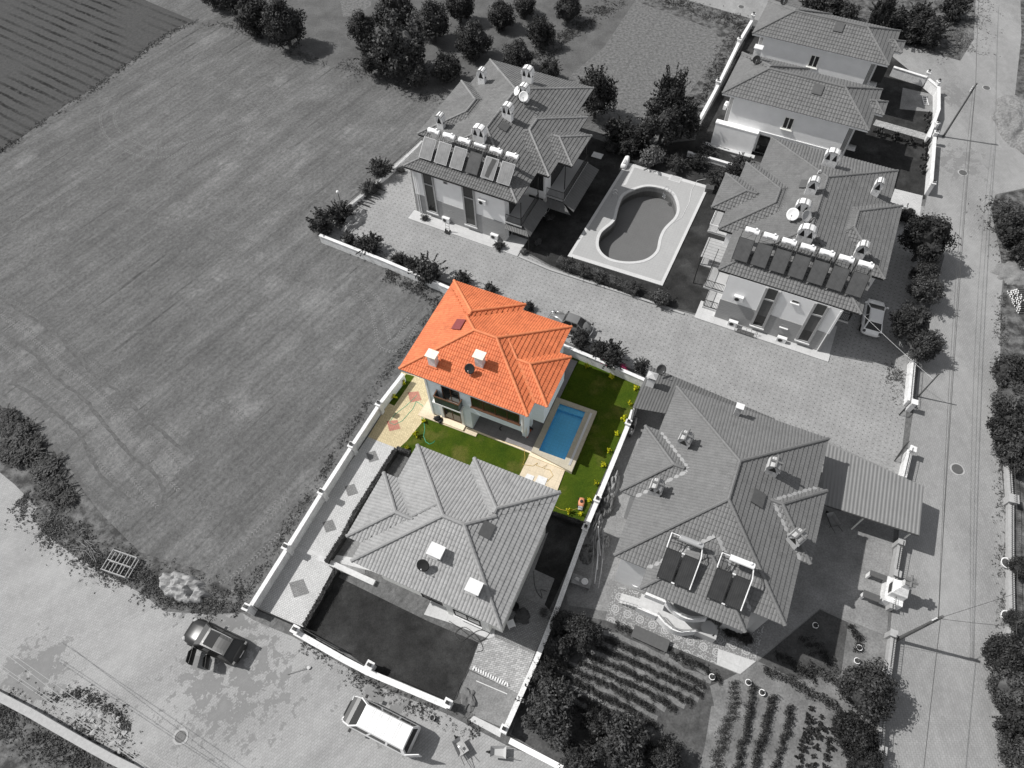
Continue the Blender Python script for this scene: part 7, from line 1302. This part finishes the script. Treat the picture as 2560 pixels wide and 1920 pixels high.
# side yard clutter beside the big house
for i, (x, y, rx, ry, h_, m_, l) in enumerate([(1750, 1480, .5, 1.3, .9, 'tarp', 'crumpled pale sheet hanging over the upper side yard clutter'), (1720, 1600, .55, 1.2, .8, 'tarpd', 'grey sheet heap in the middle of the side yard')]): heap(l, TE(x, y), rx, ry, h_, m_, R(-20), 12 + i, 'tarpaulin_heap', 'tarpaulin', .5)
heap('grey cloth bundle low in the side yard', TH(1590, 270), .6, .8, .6, 'tarpd', R(-20), 15, 'tarpaulin_heap', 'tarpaulin', .4); heap('pale sack beside the side yard bench', TH(1700, 190), .4, .6, .55, 'tarp', R(-10), 17, 'sack', 'sack', .3); heap('long pale sheet along the villa wall in the side yard', TH(1650, 90), .4, 1.4, .6, 'tarp', R(-20), 18, 'tarpaulin_heap', 'tarpaulin', .6)
for i in range(10): x, y = 1630 + (i % 3) * 30, 60 + i * 30; a, b = P(TH(x, y), .5 + .05 * i), P(TH(x + 20 - i * 6, y + 190), .35); m = MB(); m.tube([V(), b - a], .03, 5); o = m.build('loose_pole', ['wood', 'plastic', 'trim'][i % 3], label=['bare timber', 'white plastic', 'grey metal'][i % 3] + ' rod, ' + ORD[i] + ' from the top in the side yard pile', cat='pole', group='rods piled in the side yard'); o.location = a
q = P(TH(1550, 450), .4); t = thing('work_bench', 'small work bench with a white basin in the side yard', 'bench', (q.x, q.y, .03), R(-22)); MB().box(-.7, -.35, .6, .7, .35, .65).build('bench_top', 'wood', t); MB().lathe((.25, 0, .65), [(.02, .02), (.18, .0), (.24, .16), (.21, .16), (.15, .04), (.02, .04)], 16).build('basin', 'white', t); MB().blob((-.3, 0, .75), (.18, .15, .12), 4, .4, 2).build('bundle', 'greywall', t)
for sx in (-.6, .6): MB().box(sx - .04, -.3, 0, sx + .04, .3, .6).build('leg', 'wood', t)
q = P(TE(1885, 1100), .5); t = thing('motor_scooter', 'dusty scooter parked by the white wall near the lean-to', 'scooter', (q.x, q.y, .03), R(65)); m = MB(); m.loft([sec(-.7, .12, .3, .75, .06), sec(-.3, .18, .3, .85, .08), sec(.1, .14, .25, .4, .06), sec(.5, .15, .3, .5, .06), sec(.7, .1, .4, 1.0, .05)]); m.build('body', 'trim', t, smooth=True); m = MB(); m.tube([(.65, -.32, 1.05), (.65, .32, 1.05)], .02, 5); m.build('handlebar', 'black', t); MB().blob((-.35, 0, .95), (.28, .15, .1), 3, .1, 2).build('saddle', 'black', t)
for x in (-.6, .65): MB(Matrix.Translation((x, 0, .26)) @ Matrix.Rotation(R(90), 4, 'X')).lathe((0, 0, 0), [(.1, -.05), (.24, -.05), (.26, 0), (.24, .05), (.1, .05)], 16).build('wheel', 'rubber', t)
# timber stack and yard bits by the railing wall
for i in range(8):
    q = P(TB(130 + i * 17, 1330 - i * 17), .15); o = MB().cbox((0, 0, .1), (1.6, .09, .09), R(-35 + (i % 3) * 6), None).build('timber_beam', 'darkwood' if i % 2 else 'wood', label=ORD[i] + ' beam from the left in the timber stack near the railing wall', cat='beam', group='timber stack'); o.location = (q.x, q.y, .03 + .04 * (i % 3))
q = P(TB(690, 1470), .5); t = thing('hand_truck', 'black hand truck standing beside the air conditioner', 'hand truck', (q.x, q.y, .1), R(-28)); m = MB(); m.tube([(-.2, 0, .1), (-.2, .1, 1.0), (.2, .1, 1.0), (.2, 0, .1)], .02, 5); m.tube([(-.2, .03, .4), (.2, .03, .4)], .015, 5); m.tube([(-.2, .07, .7), (.2, .07, .7)], .015, 5); m.build('frame', 'black', t); MB().box(-.25, -.3, .05, .25, 0, .08).build('toe_plate', 'black', t)
for s in (-.24, .24): MB(Matrix.Translation((s, .05, .12)) @ Matrix.Rotation(R(90), 4, 'Y')).lathe((0, 0, 0), [(.02, -.03), (.12, -.03), (.12, .03), (.02, .03)], 12).build('wheel', 'rubber', t)
for i, (x, y, r_, l) in enumerate([(545, 1400, 9, 'low plants at the left end of the pale apron'), (1025, 1580, 12, 'spiky potted plant at the right end of the pale apron'), (1180, 1620, 9, 'pale flowering plant at the hedge corner by the apron'), (1345, 1400, 11, 'plant beside the porch canopy post'), (1275, 1560, 8, 'dark potted plant at the yard lawn edge'), (395, 1095, 9, 'small plant at the foot of the railing wall'), (170, 1225, 15, 'shrub leaning over the railing wall'), (250, 1195, 9, 'bushy plant in the drive corner beside a pot')]): p = TB(x, y); shrub(p[0] * .864, p[1] * .864, r_, l, i % 3, 'leaf2' if i % 2 else 'leafl', group='potted plants round the apron')
q = P(TB(1655, 1000), .03); o = MB().box(-.55, -.4, 0, .55, .4, .04).build('stone_slab', 'capgrey', label='pale square slab on the shaded lawn beside the weathered house', cat='slab'); o.location = (q.x, q.y, .03); o.rotation_euler = (0, 0, R(-27))
q = P(TC(1580, 640), .2); t = thing('ladder', 'short pale ladder lying on the concrete patio', 'ladder', (q.x, q.y, .06), R(80)); m = MB(); m.box(-.8, -.25, 0, .8, -.2, .06); m.box(-.8, .2, 0, .8, .25, .06); m.build('side_rail', 'plastic', t); m = MB()
for i in range(5): m.box(-.7 + i * .34, -.2, .01, -.65 + i * .34, .2, .05)
m.build('rung', 'plastic', t)
for i, (x, y) in enumerate([(1285, 860), (1380, 880), (1480, 915), (1580, 940), (1590, 760), (1590, 830), (1575, 1010), (1560, 1090)]): p = TC(x, y); shrub(p[0] * .864, p[1] * .864, 6, 'thin young tree ' + ['first along the hedge strip', 'second along the hedge strip', 'third along the hedge strip', 'fourth along the hedge strip', 'upper one in the patio yard', 'lower one in the patio yard', 'upper one in the lower twin yard', 'lower one in the lower twin yard'][i], 1, 'leaf2', flat=1.6, meshes=CT, name='young_tree', cat='young tree', group='young trees in the twin yards')
q = P(TC(300, 690), 1.6); t = thing('air_conditioner', 'white air conditioner on the end wall of the lower twin house', 'air conditioner', (q.x, q.y, 1.5), R(60)); MB().box(-.4, 0, 0, .4, .3, .55).build('casing', 'plastic', t); MB().lathe((0, 0, 0), [(.2, .56), (.2, .57)], 12).build('fan_grille', 'trim', t)
q = P(TF(965, 1130));
